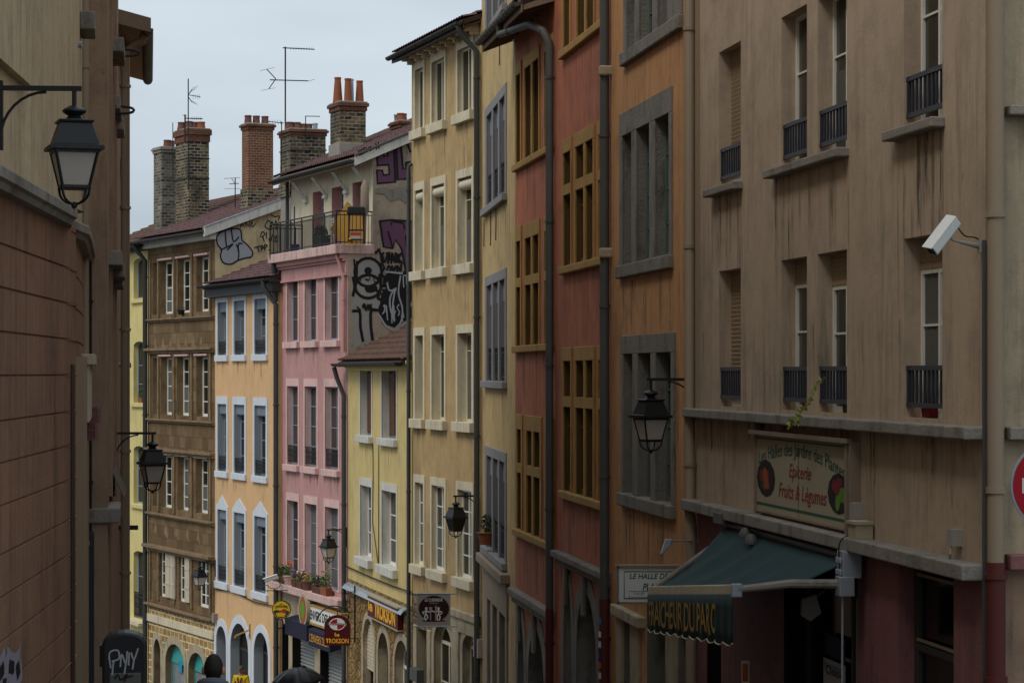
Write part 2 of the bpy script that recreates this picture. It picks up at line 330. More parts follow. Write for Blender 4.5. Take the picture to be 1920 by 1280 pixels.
# ------------------------------------------------------------ planes seen through the photograph's own projection
class Plane:
    def __init__(s, O, d, base=0.): s.O = Vector(O); s.d = Vector(d).normalized(); s.base = base
    def S(s, px):
        k = (px-CX)/F; return (k*s.O.y-s.O.x)/(s.d.x-k*s.d.y)
    def D(s, px): return s.O.y+s.S(px)*s.d.y
    def Z(s, px, py): return CZ+(HY-py)/F*s.D(px)-s.base
    def SZ(s, px, py): return s.S(px), s.Z(px, py)
class Building(Plane):
    def __init__(s, name, label, xl, xr, vp, xref, dref, cat='house', group='old town houses along the street'):
        def P(x):
            d = dref*(xref-vp)/(x-vp); return Vector(((x-CX)/F*d, d))
        a, b = P(xl), P(xr); base = ground(0, max(a.y, b.y))-.3
        super().__init__(a, b-a, base); s.L = (b-a).length; s.P1 = b
        s.ang = math.atan2(s.d.y, s.d.x); s.n = Vector((-s.d.y, s.d.x))     # n points into the building
        s.holes = []; s.root = thing(name, label, cat, (a.x, a.y, base), s.ang, group)
    def off(s, y): return Plane(s.O+s.n*y, s.d, s.base)
    def side(s, x): return Plane(s.O+s.d*x, s.n, s.base)       # plane across the building at local x
    def W(s, x, y, z): p = s.O+s.d*x+s.n*y; return Vector((p.x, p.y, z+s.base))
    def wall(s, ztop, mats, matf=None, depth=8., revm=None, rev_d=None, extra_z=(), gable=None, sidemat=0, name='wall', s0=0., s1=None, y0=0., sides=(True, True), z0=-2.5, parent=None, holes=None, top=True, rightz=None):
        L = s.L if s1 is None else s1; H = s.holes if holes is None else holes
        m = MB(); xs = sorted({s0, L} | {h[0] for h in H} | {h[1] for h in H}); zs = sorted({z0, ztop} | {h[2] for h in H} | {h[3] for h in H} | set(extra_z))
        xs = [x for x in xs if s0 <= x <= L]; zs = [z for z in zs if z0 <= z <= ztop]
        for i in range(len(xs)-1):
            for j in range(len(zs)-1):
                if xs[i+1]-xs[i] < 1e-5 or zs[j+1]-zs[j] < 1e-5: continue
                cx, cz = (xs[i]+xs[i+1])/2, (zs[j]+zs[j+1])/2
                if any(h[0] < cx < h[1] and h[2] < cz < h[3] for h in H): continue
                m.quad((xs[i], y0, zs[j]), (xs[i+1], y0, zs[j]), (xs[i+1], y0, zs[j+1]), (xs[i], y0, zs[j+1]), matf(cx, cz) if matf else 0)
        for h in H:
            a, b, c, e, rise, rd, rm = h
            arc = arcpts(a, b, e, rise) if rise else [(a, e), (b, e)]
            if rise:
                mi = matf((a+b)/2, e) if matf else 0
                for k in range(len(arc)-1):
                    (p, q), (p2, q2) = arc[k], arc[k+1]
                    m.quad((p, y0, q), (p2, y0, q2), (p2, y0, e), (p, y0, e), mi)
            ring = [(a, c)]+([(a, e-rise)] if rise else [])+arc+([(b, e-rise)] if rise else [])+[(b, c)]
            rr = []
            for q in ring:
                if not rr or (abs(rr[-1][0]-q[0])+abs(rr[-1][1]-q[1])) > 1e-5: rr.append(q)
            for k in range(len(rr)):
                p, q = rr[k], rr[(k+1) % len(rr)]
                m.quad((p[0], y0, p[1]), (q[0], y0, q[1]), (q[0], y0+rd, q[1]), (p[0], y0+rd, p[1]), rm)
        yb = y0+depth
        gt = gable or [(y0, ztop), (yb, ztop)]
        for k, x in ((0, s0), (1, L)):
            if sides[k]: m.poly([(x, y0, z0)]+[(x, y, z) for y, z in gt]+[(x, yb, z0)], sidemat if not isinstance(sidemat, tuple) else sidemat[k])
        m.quad((s0, yb, z0), (L, yb, z0), (L, yb, gt[-1][1]), (s0, yb, gt[-1][1]), 0)
        if top:
            for k in range(len(gt)-1):
                m.quad((s0, gt[k][0], gt[k][1]-.03), (L, gt[k][0], gt[k][1]-.03), (L, gt[k+1][0], gt[k+1][1]-.03), (s0, gt[k+1][0], gt[k+1][1]-.03), 0)
        return m.build(name, mats, parent or s.root)
def arcpts(a, b, top, rise, n=12):
    c = (a+b)/2; r = (b-a)/2
    return [(c-r*math.cos(math.pi*k/n), top-rise+rise*math.sin(math.pi*k/n)) for k in range(n+1)]
WN = [0]
# window: the frame mesh is the part; pane, sill, surround, railing... are its sub-parts
def window(B, a, b, c, e, rec=.2, fr='wframe', fw=.05, cols=2, rows=3, sill=None, sur=None, rail=None, valance=None, roll=None, rise=0, pane='glass', rm=1, name='window', split=None, y0=0., pointed=0, hole=True, label=None, door=None, root=None):
    if hole: B.holes.append((a, b, c, e, rise, rec+.09, rm))
    root = root or B.root
    m = MB(); y = y0+rec; t = .05
    top = e
    if roll: top = e-(e-c)*roll
    if rise:
        arc = arcpts(a, b, e, rise); inn = arcpts(a+fw, b-fw, e-fw, max(rise-fw*.5, .02))
        for k in range(len(arc)-1): m.prism([(arc[k][0], y, arc[k][1]), (arc[k+1][0], y, arc[k+1][1]), (inn[k+1][0], y, inn[k+1][1]), (inn[k][0], y, inn[k][1])], (0, t, 0))
        zt = e-rise
        m.box(a, a+fw, y, y+t, c, zt); m.box(b-fw, b, y, y+t, c, zt); m.box(a+fw, b-fw, y, y+t, c, c+fw*1.3)
        if rise > .3: m.box(a+fw, b-fw, y+.003, y+t-.003, zt-.04, zt+.04)
    else:
        zt = top
        m.box(a, a+fw, y, y+t, c, top); m.box(b-fw, b, y, y+t, c, top); m.box(a+fw, b-fw, y, y+t, c, c+fw*1.3); m.box(a+fw, b-fw, y, y+t, top-fw, top)
    for k in range(1, cols):
        x = a+(b-a)*k/cols; w_ = fw*(1.0 if cols == 2 else .5)
        m.box(x-w_/2, x+w_/2, y-.008, y+t-.012, c+fw*1.3, zt-(.04 if rise else fw))
    bw = fw*.45
    zz = [c+(zt-c)*k/rows for k in range(1, rows)] if split is None else [c+(zt-c)*q for q in split]
    for q in zz: m.box(a+fw, b-fw, y+.006, y+t-.006, q-bw/2, q+bw/2)
    w_ = m.build(name, fr, root)
    if label: w_['label'] = label
    WN[0] += 1; rc = (WN[0]*7919) % 100/100.
    if pane == 'glass' and rc < .5 and not rise:
        q = MB(); xx = a+fw+(b-a-2*fw)*(.45+.5*rc) if rc < .3 else b-fw; zc_ = top-fw if rc < .3 else c+fw+(top-c)*.5
        n = 7; vs_ = []
        for k in range(n+1): x = a+fw+(xx-a-fw)*k/n; vs_ += [(x, y+t*.6-.004-.008*(k % 2), c+fw*1.3), (x, y+t*.6-.004-.008*(k % 2), zc_)]
        q.add(vs_, [(2*k, 2*k+2, 2*k+3, 2*k+1) for k in range(n)]); q.build('curtain', 'curtain_dim', w_)
    p = MB(); yp = y+t*.6
    if rise: p.poly([(a, yp, c), (b, yp, c)]+[(x, yp, z) for x, z in reversed(arc)])
    else: p.quad((a, yp, c), (b, yp, c), (b, yp, top), (a, yp, top))
    p.build('pane', pane, w_)
    if roll:
        r = MB(); n = max(2, int((e-top)/.055)); r.box(a, b, y-.01, y+.05, top, top+.05)
        for k in range(n):
            z0 = top+.05+(e-top-.05)*k/n; z1 = top+.05+(e-top-.05)*(k+1)/n
            r.quad((a, y+.0, z0), (b, y+.0, z0), (b, y-.012, z1-.008), (a, y-.012, z1-.008)); r.quad((a, y-.012, z1-.008), (b, y-.012, z1-.008), (b, y+.0, z1), (a, y+.0, z1))
        r.build('roller_shutter', 'roll', w_)
    if sill:
        pr, h, ex, sm = sill; q = MB(); q.box(a-ex, b+ex, y0-pr, y0+rec+.02, c-h, c-.002); q.build('sill', sm, w_, bev=.012)
    if sur:
        sw, st, pr, sm = sur[:4]; q = MB(); f0, f1 = y0-pr, y0+.02
        if rise:
            ao = arcpts(a-sw, b+sw, e+st, rise+st); ai = arcpts(a, b, e, rise)
            for k in range(len(ao)-1): q.prism([(ao[k][0], f0, ao[k][1]), (ao[k+1][0], f0, ao[k+1][1]), (ai[k+1][0], f0, ai[k+1][1]), (ai[k][0], f0, ai[k][1])], (0, pr+.02, 0))
            zt2 = e-rise
        else:
            zt2 = e
            if pointed: q.prism([(a-sw, f0, e), (b+sw, f0, e), (b+sw, f0, e+st), ((a+b)/2, f0, e+st+pointed), (a-sw, f0, e+st)], (0, pr+.02, 0))
            else: q.box(a-sw, b+sw, f0, f1, e, e+st)
        zb = c if len(sur) < 5 else c+sur[4]
        q.box(a-sw, a, f0, f1, zb, zt2); q.box(b, b+sw, f0, f1, zb, zt2)
        q.build('surround', sm, w_)
    if valance:
        q = MB(); zt3 = e; h = valance if valance < 5 else .35; n = 9; yv = y0+.06
        for k in range(n):
            x0 = a+.01+(b-a-.02)*k/n; x1 = a+.01+(b-a-.02)*(k+1)/n; xm = (x0+x1)/2
            q.prism([(x0, yv, zt3-.005), (x1, yv, zt3-.005), (x1, yv, zt3-h+.03), (xm, yv, zt3-h-.02), (x0, yv, zt3-h+.03)], (0, .012, 0))
        q.build('valance', 'blind', w_)
    if rail:
        q = MB(); kind, h = rail; yr = y0+.03; z0 = c+.08; z1 = c+h
        if kind == 'bars':
            z0 = c+.1; yr = y0+.04; q.box(a-.0, b+.0, yr-.02, yr+.02, z1-.045, z1); q.box(a, b, yr-.02, yr+.02, z0, z0+.045)
            n = max(4, int((b-a)/.115))
            for k in range(n+1): x = a+.03+(b-a-.06)*k/n; q.box(x-.011, x+.011, yr-.011, yr+.011, z0+.045, z1-.045)
            for x in (a+.03, b-.03): q.box(x-.018, x+.018, yr-.018, yr+.018, z0, z1)
            mt = 'rail_dark'
        else:
            q.box(a, b, yr-.015, yr+.015, z1-.03, z1); q.box(a, b, yr-.012, yr+.012, z0, z0+.025); q.box(a, b, yr-.01, yr+.01, z1-.15, z1-.13)
            n = max(3, int((b-a)/.12)); 
            for k in range(n+1): x = a+.02+(b-a-.04)*k/n; q.box(x-.008, x+.008, yr-.008, yr+.008, z0, z1)
            for k in range(n):
                xm = a+.02+(b-a-.04)*(k+.5)/n; hw = (b-a)/n*.42; zc = (z0+z1-.13)/2; hh = (z1-.13-z0)*.45
                q.tube([(xm+hw*math.cos(u), yr, zc+hh*.55+hh*.4*math.sin(u)) for u in [i*math.pi/5 for i in range(11)]], .007, 4)
                q.tube([(xm+hw*math.cos(u), yr, zc-hh*.45+hh*.5*math.sin(u)) for u in [i*math.pi/5 for i in range(11)]], .007, 4)
            mt = 'iron'
        q.build('railing', mt, w_)
    return w_
def tiles(B, x0, x1, y0, y1, z0, pitch, mat='tile', name='roof', parent=None, tw=.22, cl=.36, th=.045, slab=True, jit=.0):
    # curved clay tiles: every tile column is a half round, every course laps the one below
    m = MB(); sl = (y1-y0)/math.cos(pitch); nc = max(2, int(sl/cl)); nt_ = max(2, int((x1-x0)/tw)); k = 6
    xs = [x0+(x1-x0)*i/(nt_*k) for i in range(nt_*k+1)]
    prof = [th*abs(math.sin(math.pi*i/k))**.8 for i in range(nt_*k+1)]; LAP = .05
    o = 0; rows = []
    rnd = random.Random(3)
    for c in range(nc):
        ja = rnd.uniform(-jit, jit)
        for e, lift in ((0, LAP), (1, 0)):
            yy = y0+(y1-y0)*(c+e)/nc
            rows.append([(xs[i], yy, z0+(yy-y0)*math.tan(pitch)+prof[i]+lift+ja) for i in range(len(xs))])
    for r in rows: m.v += r
    n = len(xs)
    for r in range(len(rows)-1):
        for i in range(n-1): m.f.append((r*n+i, r*n+i+1, (r+1)*n+i+1, (r+1)*n+i)); m.m.append(0)
    if slab:
        zb = z0+(y1-y0)*math.tan(pitch)
        m.prism([(x0, y0, z0-.02), (x0, y1, zb-.02), (x0, y1, zb-.14), (x0, y0, z0-.14)], (x1-x0, 0, 0), 1)
    return m.build(name, [mat, 'wood_dark'], parent or B.root)
def gutter(B, x0, x1, y, z, r=.075, mat='zinc_dark', name='gutter', ends=True, bands=0, parent=None):
    m = MB(); n = 8; t = .006
    for (rr) in (r,):
        ring = [(y+rr*math.cos(math.pi+math.pi*k/n), z+rr*math.sin(math.pi+math.pi*k/n)) for k in range(n+1)]
        inn = [(y+(rr-t)*math.cos(math.pi+math.pi*k/n), z+(rr-t)*math.sin(math.pi+math.pi*k/n)) for k in range(n+1)]
        pts = ring+inn[::-1]
        m.prism([(x0, a, b) for a, b in pts], (x1-x0, 0, 0))
        if ends:
            for x in (x0, x1-.004): m.prism([(x, a, b) for a, b in ring], (.004, 0, 0))
    for k in range(bands):
        x = x0+(x1-x0)*(k+.5)/bands; rb = r+.006
        m.prism([(x, y+rb*math.cos(math.pi+math.pi*q/n), z+rb*math.sin(math.pi+math.pi*q/n)) for q in range(n+1)]+[(x, y+r*.99*math.cos(math.pi+math.pi*q/n), z+r*.99*math.sin(math.pi+math.pi*q/n)) for q in range(n, -1, -1)], (.02, 0, 0))
    return m.build(name, mat, parent or B.root, smooth=False)
def pipe(parent, pts, r=.055, mat='pipe_green', name='downpipe', bands=2.0, n=10):
    m = MB()
    P = [Vector(p) for p in pts]; m.tube(P, r, n)
    for i in range(len(P)-1):
        d = P[i+1]-P[i]; L = d.length
        if L > 1.2 and bands:
            k = 0.6
            while k < L: c = P[i]+d.normalized()*k; m.tube([c, c+d.normalized()*.05], r*1.22, n); k += bands
    return m.build(name, mat, parent, smooth=True)
def course(B, z0, z1, pr, mat, x0=0, x1=None, name='string_course', y0=0., steps=1, parent=None, bev=.01):
    m = MB(); x1 = B.L if x1 is None else x1
    for k in range(steps):
        p = pr*(k+1)/steps; m.box(x0, x1, y0-p, y0+.03, z0+(z1-z0)*k/steps, z0+(z1-z0)*(k+1)/steps)
    return m.build(name, mat, parent or B.root, bev=bev)
# flat lettering and brush strokes; (u, v) in metres are mapped by fn to the owner's local space
FONTC = {}
def text(s, x, y, w_, h, mat, parent, fn, name='lettering', off=0., shear=0., bold=0., warp=None, loc=None):
    cu = bpy.data.curves.new('t', 'FONT'); cu.body = s; cu.size = 1; cu.shear = shear; cu.offset = bold; cu.resolution_u = 3
    ob = bpy.data.objects.new('t', cu); COL.objects.link(ob)
    dg = bpy.context.evaluated_depsgraph_get(); me = bpy.data.meshes.new_from_object(ob.evaluated_get(dg))
    bpy.data.objects.remove(ob); bpy.data.curves.remove(cu)
    xs = [v.co.x for v in me.vertices]; ys = [v.co.y for v in me.vertices]
    if not xs: return None
    ax, bx, ay, by = min(xs), max(xs), min(ys), max(ys)
    for v in me.vertices:
        u = (v.co.x-ax)/(bx-ax)*w_; q = (v.co.y-ay)/(by-ay)*h
        if warp: u, q = warp(u, q)
        v.co = Vector(fn(x+u, y+q, off))
    me.materials.append(MATS[mat]); o = bpy.data.objects.new(name, me); COL.objects.link(o); o.parent = parent
    if loc is not None: o.location = loc
    return o
def strokes(list_, mat, parent, fn, wdt=.05, name='graffiti', off=.004):
    m = MB(); n = 0
    for st in list_:
        P = [Vector((p[0], p[1])) for p in st]
        if len(P) < 2: continue
        o = len(m.v)
        for i, p in enumerate(P):
            a = P[max(i-1, 0)]; b = P[min(i+1, len(P)-1)]; d = (b-a)
            if d.length < 1e-6: d = Vector((1, 0))
            d.normalize(); q = Vector((-d.y, d.x))*wdt/2
            e = Vector((0, 0))
            if i == 0: e = -d*wdt*.3
            if i == len(P)-1: e = d*wdt*.3
            n += 1; oo = off+n*.00004
            m.v.append(tuple(fn(*(p+q+e), oo))); m.v.append(tuple(fn(*(p-q+e), oo)))
        for i in range(len(P)-1): m.f.append((o+2*i, o+2*i+1, o+2*i+3, o+2*i+2)); m.m.append(0)
    return m.build(name, mat, parent)
def smoothpath(pts, n=5, closed=False):
    P = [Vector(p) for p in pts]; out = []
    m = len(P); rng = range(m if closed else m-1)
    for i in rng:
        g = lambda k: P[k % m] if closed else P[max(0, min(m-1, k))]
        a, b, c, d = g(i-1), g(i), g(i+1), g(i+2)
        for k in range(n):
            t = k/n; out.append(.5*((2*b)+(c-a)*t+(2*a-5*b+4*c-d)*t*t+(3*b-a-3*c+d)*t**3))
    out.append(P[0] if closed else P[-1]); return [tuple(q) for q in out]
def ell(cx, cy, rx, ry, a0=0, a1=360, n=24): return [(cx+rx*math.cos(R(a0+(a1-a0)*k/n)), cy+ry*math.sin(R(a0+(a1-a0)*k/n))) for k in range(n+1)]
# ------------------------------------------------------------ ground, street
def sheet(name, x0, x1, y0, y1, dz, mat, nx=1, ny=1):
    m = MB()
    xs = [x0+(x1-x0)*i/nx for i in range(nx+1)]; ys = [y0+(y1-y0)*i/ny for i in range(ny+1)]
    for i in range(nx):
        for j in range(ny):
            m.quad(*[(x, y, max(ground(x, y), ground(0, 130))+dz) for x, y in ((xs[i], ys[j]), (xs[i+1], ys[j]), (xs[i+1], ys[j+1]), (xs[i], ys[j+1]))])
    o = m.build(name, mat); o['kind'] = 'structure'; return o
sheet('ground', -1500, 1500, -20, 130, -.03, 'asphalt'); sheet('terrain', -2500, 2500, 130, 3500, -.03, 'asphalt')
m = MB()
for a, b in ((2, 20), (20, 34), (34, 60), (60, 100)):
    def edge(y): return (-3.6 if y < 20 else -3.6-.16*(y-20), 4.2 if y < 20 else 4.2-.16*(y-20))
    la, ra = edge(a); lb, rb = edge(b)
    m.quad((la, a, ground(0, a)+.004), (ra, a, ground(0, a)+.004), (rb, b, ground(0, b)+.004), (lb, b, ground(0, b)+.004))
o = m.build('street', 'paving'); o['kind'] = 'structure'

def rowwins(B, spans, row, **k):
    xr, yt, yb = row; zt, zb = B.Z(xr, yt), B.Z(xr, yb); out = []
    for c in spans: out.append(window(B, B.S(c[0]), B.S(c[1]), zb, zt, **k))
    return out
GRP = 'tall painted town houses on the right side of the street'
# ============================================================ beige building with the grocery (nearest, right)
BG = B = Building('apartment_building', 'large beige rendered building with window railings above the green awning and maroon shopfront', 1306, 1848, 270, 1305, 32.0, 'building', GRP)
colsA = [(1348, 1389), (1465, 1513), (1533, 1588), (1695, 1767)]
zA0 = B.Z(1368, 347); zA1 = B.Z(1368, 88); zl = B.Z(1311, 765)          # ledge top
zB0 = zl+.04; zB1 = B.Z(1371, 505)
for i, c in enumerate(colsA):
    a, b = B.S(c[0]), B.S(c[1])
    kw = dict(rec=.17, fr='wframe', fw=.05, cols=2, rows=2, split=(.62,), rail=('bars', .5), pane='glass')
    window(B, a, b, zA0, zA1, roll=.93 if i == 0 else None, **kw)
    window(B, a, b, zB0, zB1, roll=[.95, .16, .2, .17][i], **kw)
    zC = zA0+(zA0-zB0); window(B, a, b, zC, zC+2.1, **kw)
# sills of the upper floor: one, a joined pair, one
for c in ((1337, 1393), (1451, 1592), (1678, 1772)):
    for zz in (zA0, zA0+(zA0-zB0)):
        m = MB(); m.box(B.S(c[0]), B.S(c[1]), -.14, .22, zz-.1, zz-.002); m.build('sill', 'stonegrey', B.root, bev=.015)
zl2 = B.Z(1314, 932)
# maroon ground floor: shop window, door
for c, zt in (((1472, 1607), B.Z(1607, 1030)), ((1687, 1789), B.Z(1789, 1075)), ((1322, 1352), B.Z(1340, 985))):
    pass
a, b = B.S(1470), B.S(1608); shop_top = zl2-.22
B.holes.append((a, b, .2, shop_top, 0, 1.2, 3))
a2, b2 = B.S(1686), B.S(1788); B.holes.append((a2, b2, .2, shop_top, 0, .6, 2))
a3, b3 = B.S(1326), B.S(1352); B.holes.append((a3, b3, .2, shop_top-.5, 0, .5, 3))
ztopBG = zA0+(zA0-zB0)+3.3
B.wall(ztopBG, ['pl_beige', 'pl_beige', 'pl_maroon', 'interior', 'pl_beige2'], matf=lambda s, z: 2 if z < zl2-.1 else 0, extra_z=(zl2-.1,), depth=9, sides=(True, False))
# near end wall, turned to the camera: upper part greenish beige, lower maroon-brown
m = MB(); m.quad((B.L, 0, zl2-.1), (B.L, 9, zl2-.1), (B.L, 9, ztopBG), (B.L, 0, ztopBG), 0); m.quad((B.L, 0, -2.5), (B.L, 9, -2.5), (B.L, 9, zl2-.1), (B.L, 0, zl2-.1), 1)
m.build('end_wall', ['pl_beige2', 'pl_leftbrown'], B.root)
m = MB(); m.box(-.0, B.L+.0, -.2, .03, zl-.115, zl); m.build('ledge', 'stonegrey', B.root, bev=.015)
m = MB(); m.box(-.0, B.L+.0, -.22, .03, zl2-.17, zl2-.03); m.build('ledge', 'stonegrey', B.root, bev=.015)
for zz, hh, y0_ in ((CZ+(HY-200)/F*21-B.base, .085, .17), (CZ+(HY-800)/F*21-B.base, .11, .17), (CZ+(HY-1038)/F*21-B.base, .13, .17)):
    m = MB(); m.box(B.L-.002, B.L+.16, y0_, 8, zz-hh, zz); m.build('ledge', 'stonegrey' if zz > zl2+.1 else 'pl_maroon', B.root, bev=.01)
# shop interior and glazing
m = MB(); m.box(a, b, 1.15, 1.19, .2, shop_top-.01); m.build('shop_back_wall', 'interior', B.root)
f = MB(); xm = B.S(1556)
f.box(a, a+.06, .25, .33, .2, shop_top-.02); f.box(b-.06, b, .25, .33, .2, shop_top-.02); f.box(xm-.04, xm+.04, .25, .33, .2, shop_top-.02); f.box(a, b, .26, .32, shop_top-.55, shop_top-.48)
f = f.build('shop_window', 'dframe', B.root)
m = MB(); m.quad((a, .3, .2), (b, .3, .2), (b, .3, shop_top-.02), (a, .3, shop_top-.02)); m.build('pane', 'glass_dark', f)
m = MB(); m.box(xm+.06, b-.07, .27, .29, 1.2, shop_top-.56); m.build('curtain', 'shutter_cream', f)
pa, pb = B.S(1508), B.S(1545); z0 = B.Z(1525, 1180); 
m = MB(); m.box(pa, pb, .235, .24, B.Z(1525, 1232), B.Z(1525, 1192)); m.build('poster', 'sign_blue', f)
m = MB(); m.box(pa-.05, pb, .235, .24, B.Z(1525, 1300), B.Z(1525, 1240)); pp = m.build('poster', 'paper', f)
fnp = lambda u, v, o_: (u, .232-o_, v)
text('Ibrahima', pa, B.Z(1525, 1256), (pb-pa)*.8, .06, 'ink_black', f, fnp); text('Cissok', pa+.05, B.Z(1525, 1268), (pb-pa)*.85, .1, 'ink_black', f, fnp, bold=.02)
m = MB(); m.box(B.S(1585), B.S(1590), .24, .25, B.Z(1587, 1211), B.Z(1587, 1205)); m.box(B.S(1594), B.S(1598), .24, .25, B.Z(1596, 1210), B.Z(1596, 1206))
mm, t_, p_ = base_nodes('lamp_lit'); p_.inputs['Emission Color'].default_value = (1, .8, .3, 1); p_.inputs['Emission Strength'].default_value = 1.2
m.build('shop_lamp', 'lamp_lit', f)
# door
m = MB(); y = .15
m.box(a2, a2+.1, y, y+.08, .2, shop_top-.02); m.box(b2-.1, b2, y, y+.08, .2, shop_top-.02); zt = shop_top-.75
m.box(a2+.1, b2-.1, y, y+.08, zt-.08, zt); m.box(a2+.1, b2-.1, y, y+.08, zt-.55, zt-.45); m.box((a2+b2)/2-.04, (a2+b2)/2+.04, y, y+.08, .2, zt-.55); m.box(a2+.1, b2-.1, y, y+.08, .2, 1.1)
d = m.build('door', 'dframe', B.root, bev=.01)
m = MB(); m.quad((a2, y+.05, .2), (b2, y+.05, .2), (b2, y+.05, shop_top), (a2, y+.05, shop_top)); m.build('pane', 'glass_dark', d)
m = MB(); m.box(a2+.12, b2-.12, y-.01, y, zt+.02, zt+.05); m.box(a2+.12, b2-.12, y-.01, y, shop_top-.1, shop_top-.07); m.build('trim', 'wood_old', d)
m = MB(); m.tube([((a2+b2)/2+.1, y-.03, 1.9), ((a2+b2)/2+.1, y-.03, 2.1)], .015, 8); m.build('handle', 'zinc_light', d)
m = MB(); m.box(a3, b3, .4, .45, .2, shop_top-.5); m.build('door', 'zinc_dark', B.root)
# pipes
pipe(B.root, [(.07, -.09, -1), (.07, -.09, zl2-.35), (-.02, -.09, zl2-.2), (-.02, -.09, ztopBG)], .075, 'pipebeige', bands=2.9)
m = MB(); m.box(.13, .2, -.05, .0, zl+.0, ztopBG); m.build('conduit', 'pipebeige', B.root)
zch = B.Z(1848, 1052)
pipe(B.root, [(B.L+.09, .06, -1), (B.L+.09, .06, zch)], .085, 'pipe_red', bands=.9, n=14)
pipe(B.root, [(B.L+.09, .06, zch), (B.L+.09, .06, ztopBG)], .074, 'pipebeige', bands=2.4, n=14)
m = MB(); m.box(B.L-.01, B.L+.015, -.03, .0, -1, B.Z(1848, 450)); m.build('conduit', 'zinc', B.root)
# small fittings
m = MB(); s, z = B.SZ(1800, 1008); m.box(s-.07, s+.07, -.1, 0, z-.07, z+.08); m.tube([(s, -.08, z-.05), (s+.03, -.1, z-.14), (s-.03, -.09, z-.2), (s+.02, -.09, z-.22)], .012, 6); tag(m.build('junction_box', 'sign_grey', loc=(B.root.location), rotz=B.ang), 'small grey junction box with dangling cable on beige wall above the ledge', 'junction box')
m = MB(); s, z = B.SZ(1632, 995); m.box(s-.1, s+.15, -.2, -.02, zl2-.028, zl2+.12); m.box(s-.12, s+.17, -.22, -.02, zl2+.12, zl2+.15); 
tag(m.build('electrical_box', 'sign_cream', loc=B.root.location, rotz=B.ang), 'yellowed plastic electrical box standing on the ledge beside the grocery sign', 'electrical box')
m = MB(); s, z = B.SZ(1617, 960); m.box(s-.06, s+.1, -.12, -.0, z-.15, z+.1); tag(m.build('junction_box', 'sign_grey', loc=B.root.location, rotz=B.ang), 'grey junction box on the wall at the lower right corner of the grocery sign', 'junction box')
# ============================================================ orange building
OR = B = Building('townhouse', 'orange rendered house with dark stone mullioned windows left of the beige building', 1146, 1306, 300, 1305, 32.0, group=GRP)
def stonewin(B, lights, sl, sr, row, rec=.13, mat='stonedark', fr='gframe', pane='glass', lint=.35, sillh=.2, transom=None, cols=1, rows=4, sill_pr=.06, gap=.0, frw=.05, rmat=2):
    xr, yt, yb = row; zt, zb = B.Z(xr, yt), B.Z(xr, yb); L = [(B.S(p), B.S(q)) for p, q in lights]
    ws = []
    for p, q in L: ws.append(window(B, p, q, zb, zt, rec=rec, fr=fr, cols=cols, rows=rows, pane=pane, rm=rmat, fw=frw))
    m = MB(); a, b = B.S(sl), B.S(sr)
    if not gap:
        m.box(a, b, -.03, .02, zt, zt+lint)
        xs = [a]+[v for l in L for v in l]+[b]
        for k in range(0, len(xs), 2): m.box(xs[k], xs[k+1], -.03, .02, zb, zt)
    else:
        for (p, q) in gap:
            inn = [(max(x, p), min(y_, q)) for x, y_ in L if x > p-.01 and y_ < q+.01]
            m.box(p, q, -.03, .02, zt, zt+lint); xs = [p]+[v for l in inn for v in l]+[q]
            for k in range(0, len(xs), 2): m.box(xs[k], xs[k+1], -.03, .02, zb, zt)
    o = m.build('window_surround', mat, B.root, bev=.01)
    m = MB(); m.box(a-.03, b+.03, -.03-sill_pr, .04, zb-sillh, zb-.002); m.build('sill', mat, o, bev=.02)
    if transom:
        q = MB(); z = B.Z(xr, transom)
        for p_, q_ in L: q.box(p_-.02, q_+.02, -.028, .16, z-.09, z+.09)
        q.each('transom', mat, o)
    return ws, o
stonewin(B, [(1169, 1187), (1195.5, 1220.5), (1230.5, 1257)], 1164, 1262, (1211, 235, 488), mat='stonedark', lint=.36)
stonewin(B, [(1171, 1189), (1198, 1223), (1232, 1261)], 1167, 1267, (1215, 662, 934), mat='stonedark', lint=.28)
stonewin(B, [(1177, 1193), (1200, 1226), (1235, 1254)], 1172, 1281, (1215, -150, 72), mat='stonedark')
# shop front under the signs
zs = B.Z(1225, 1115)
for (p, q, t) in ((1170, 1183, 1150), (1213, 1248, 1140), (1272, 1291, 1185)):
    a, b = B.S(p), B.S(q); zt = B.Z((p+q)/2, t); B.holes.append((a, b, .2, zt, 0, .5, 2)); m = MB(); m.box(a, b, .42, .46, .2, zt); dd = m.build('door', 'wood_dark', B.root)
    m = MB(); m.box(a+.0, a+.12, .38, .42, .2, zt); m.box(b-.12, b, .38, .42, .2, zt); m.build('door_frame', 'sign_maroon', dd)
m = MB(); m.box(B.S(1160), B.S(1169.5), -.05, .02, -1, zs-.5); m.box(B.S(1183.5), B.S(1200), -.03, .02, -1, zs-.4); m.box(B.S(1158), B.S(1210), -.12, .02, zs-.55, zs-.38); m.box(B.S(1160), B.S(1248), -.06, .02, B.Z(1225, 1085)-.3, B.Z(1225, 1085)); m.box(B.S(1252), B.S(1271), -.04, .02, -1, zs-.4)
m.build('shop_surround', 'stonelight', B.root, bev=.02)
ORtop = 22.
B.wall(ORtop, ['pl_orange', 'stonedark', 'stonedark'], depth=9)
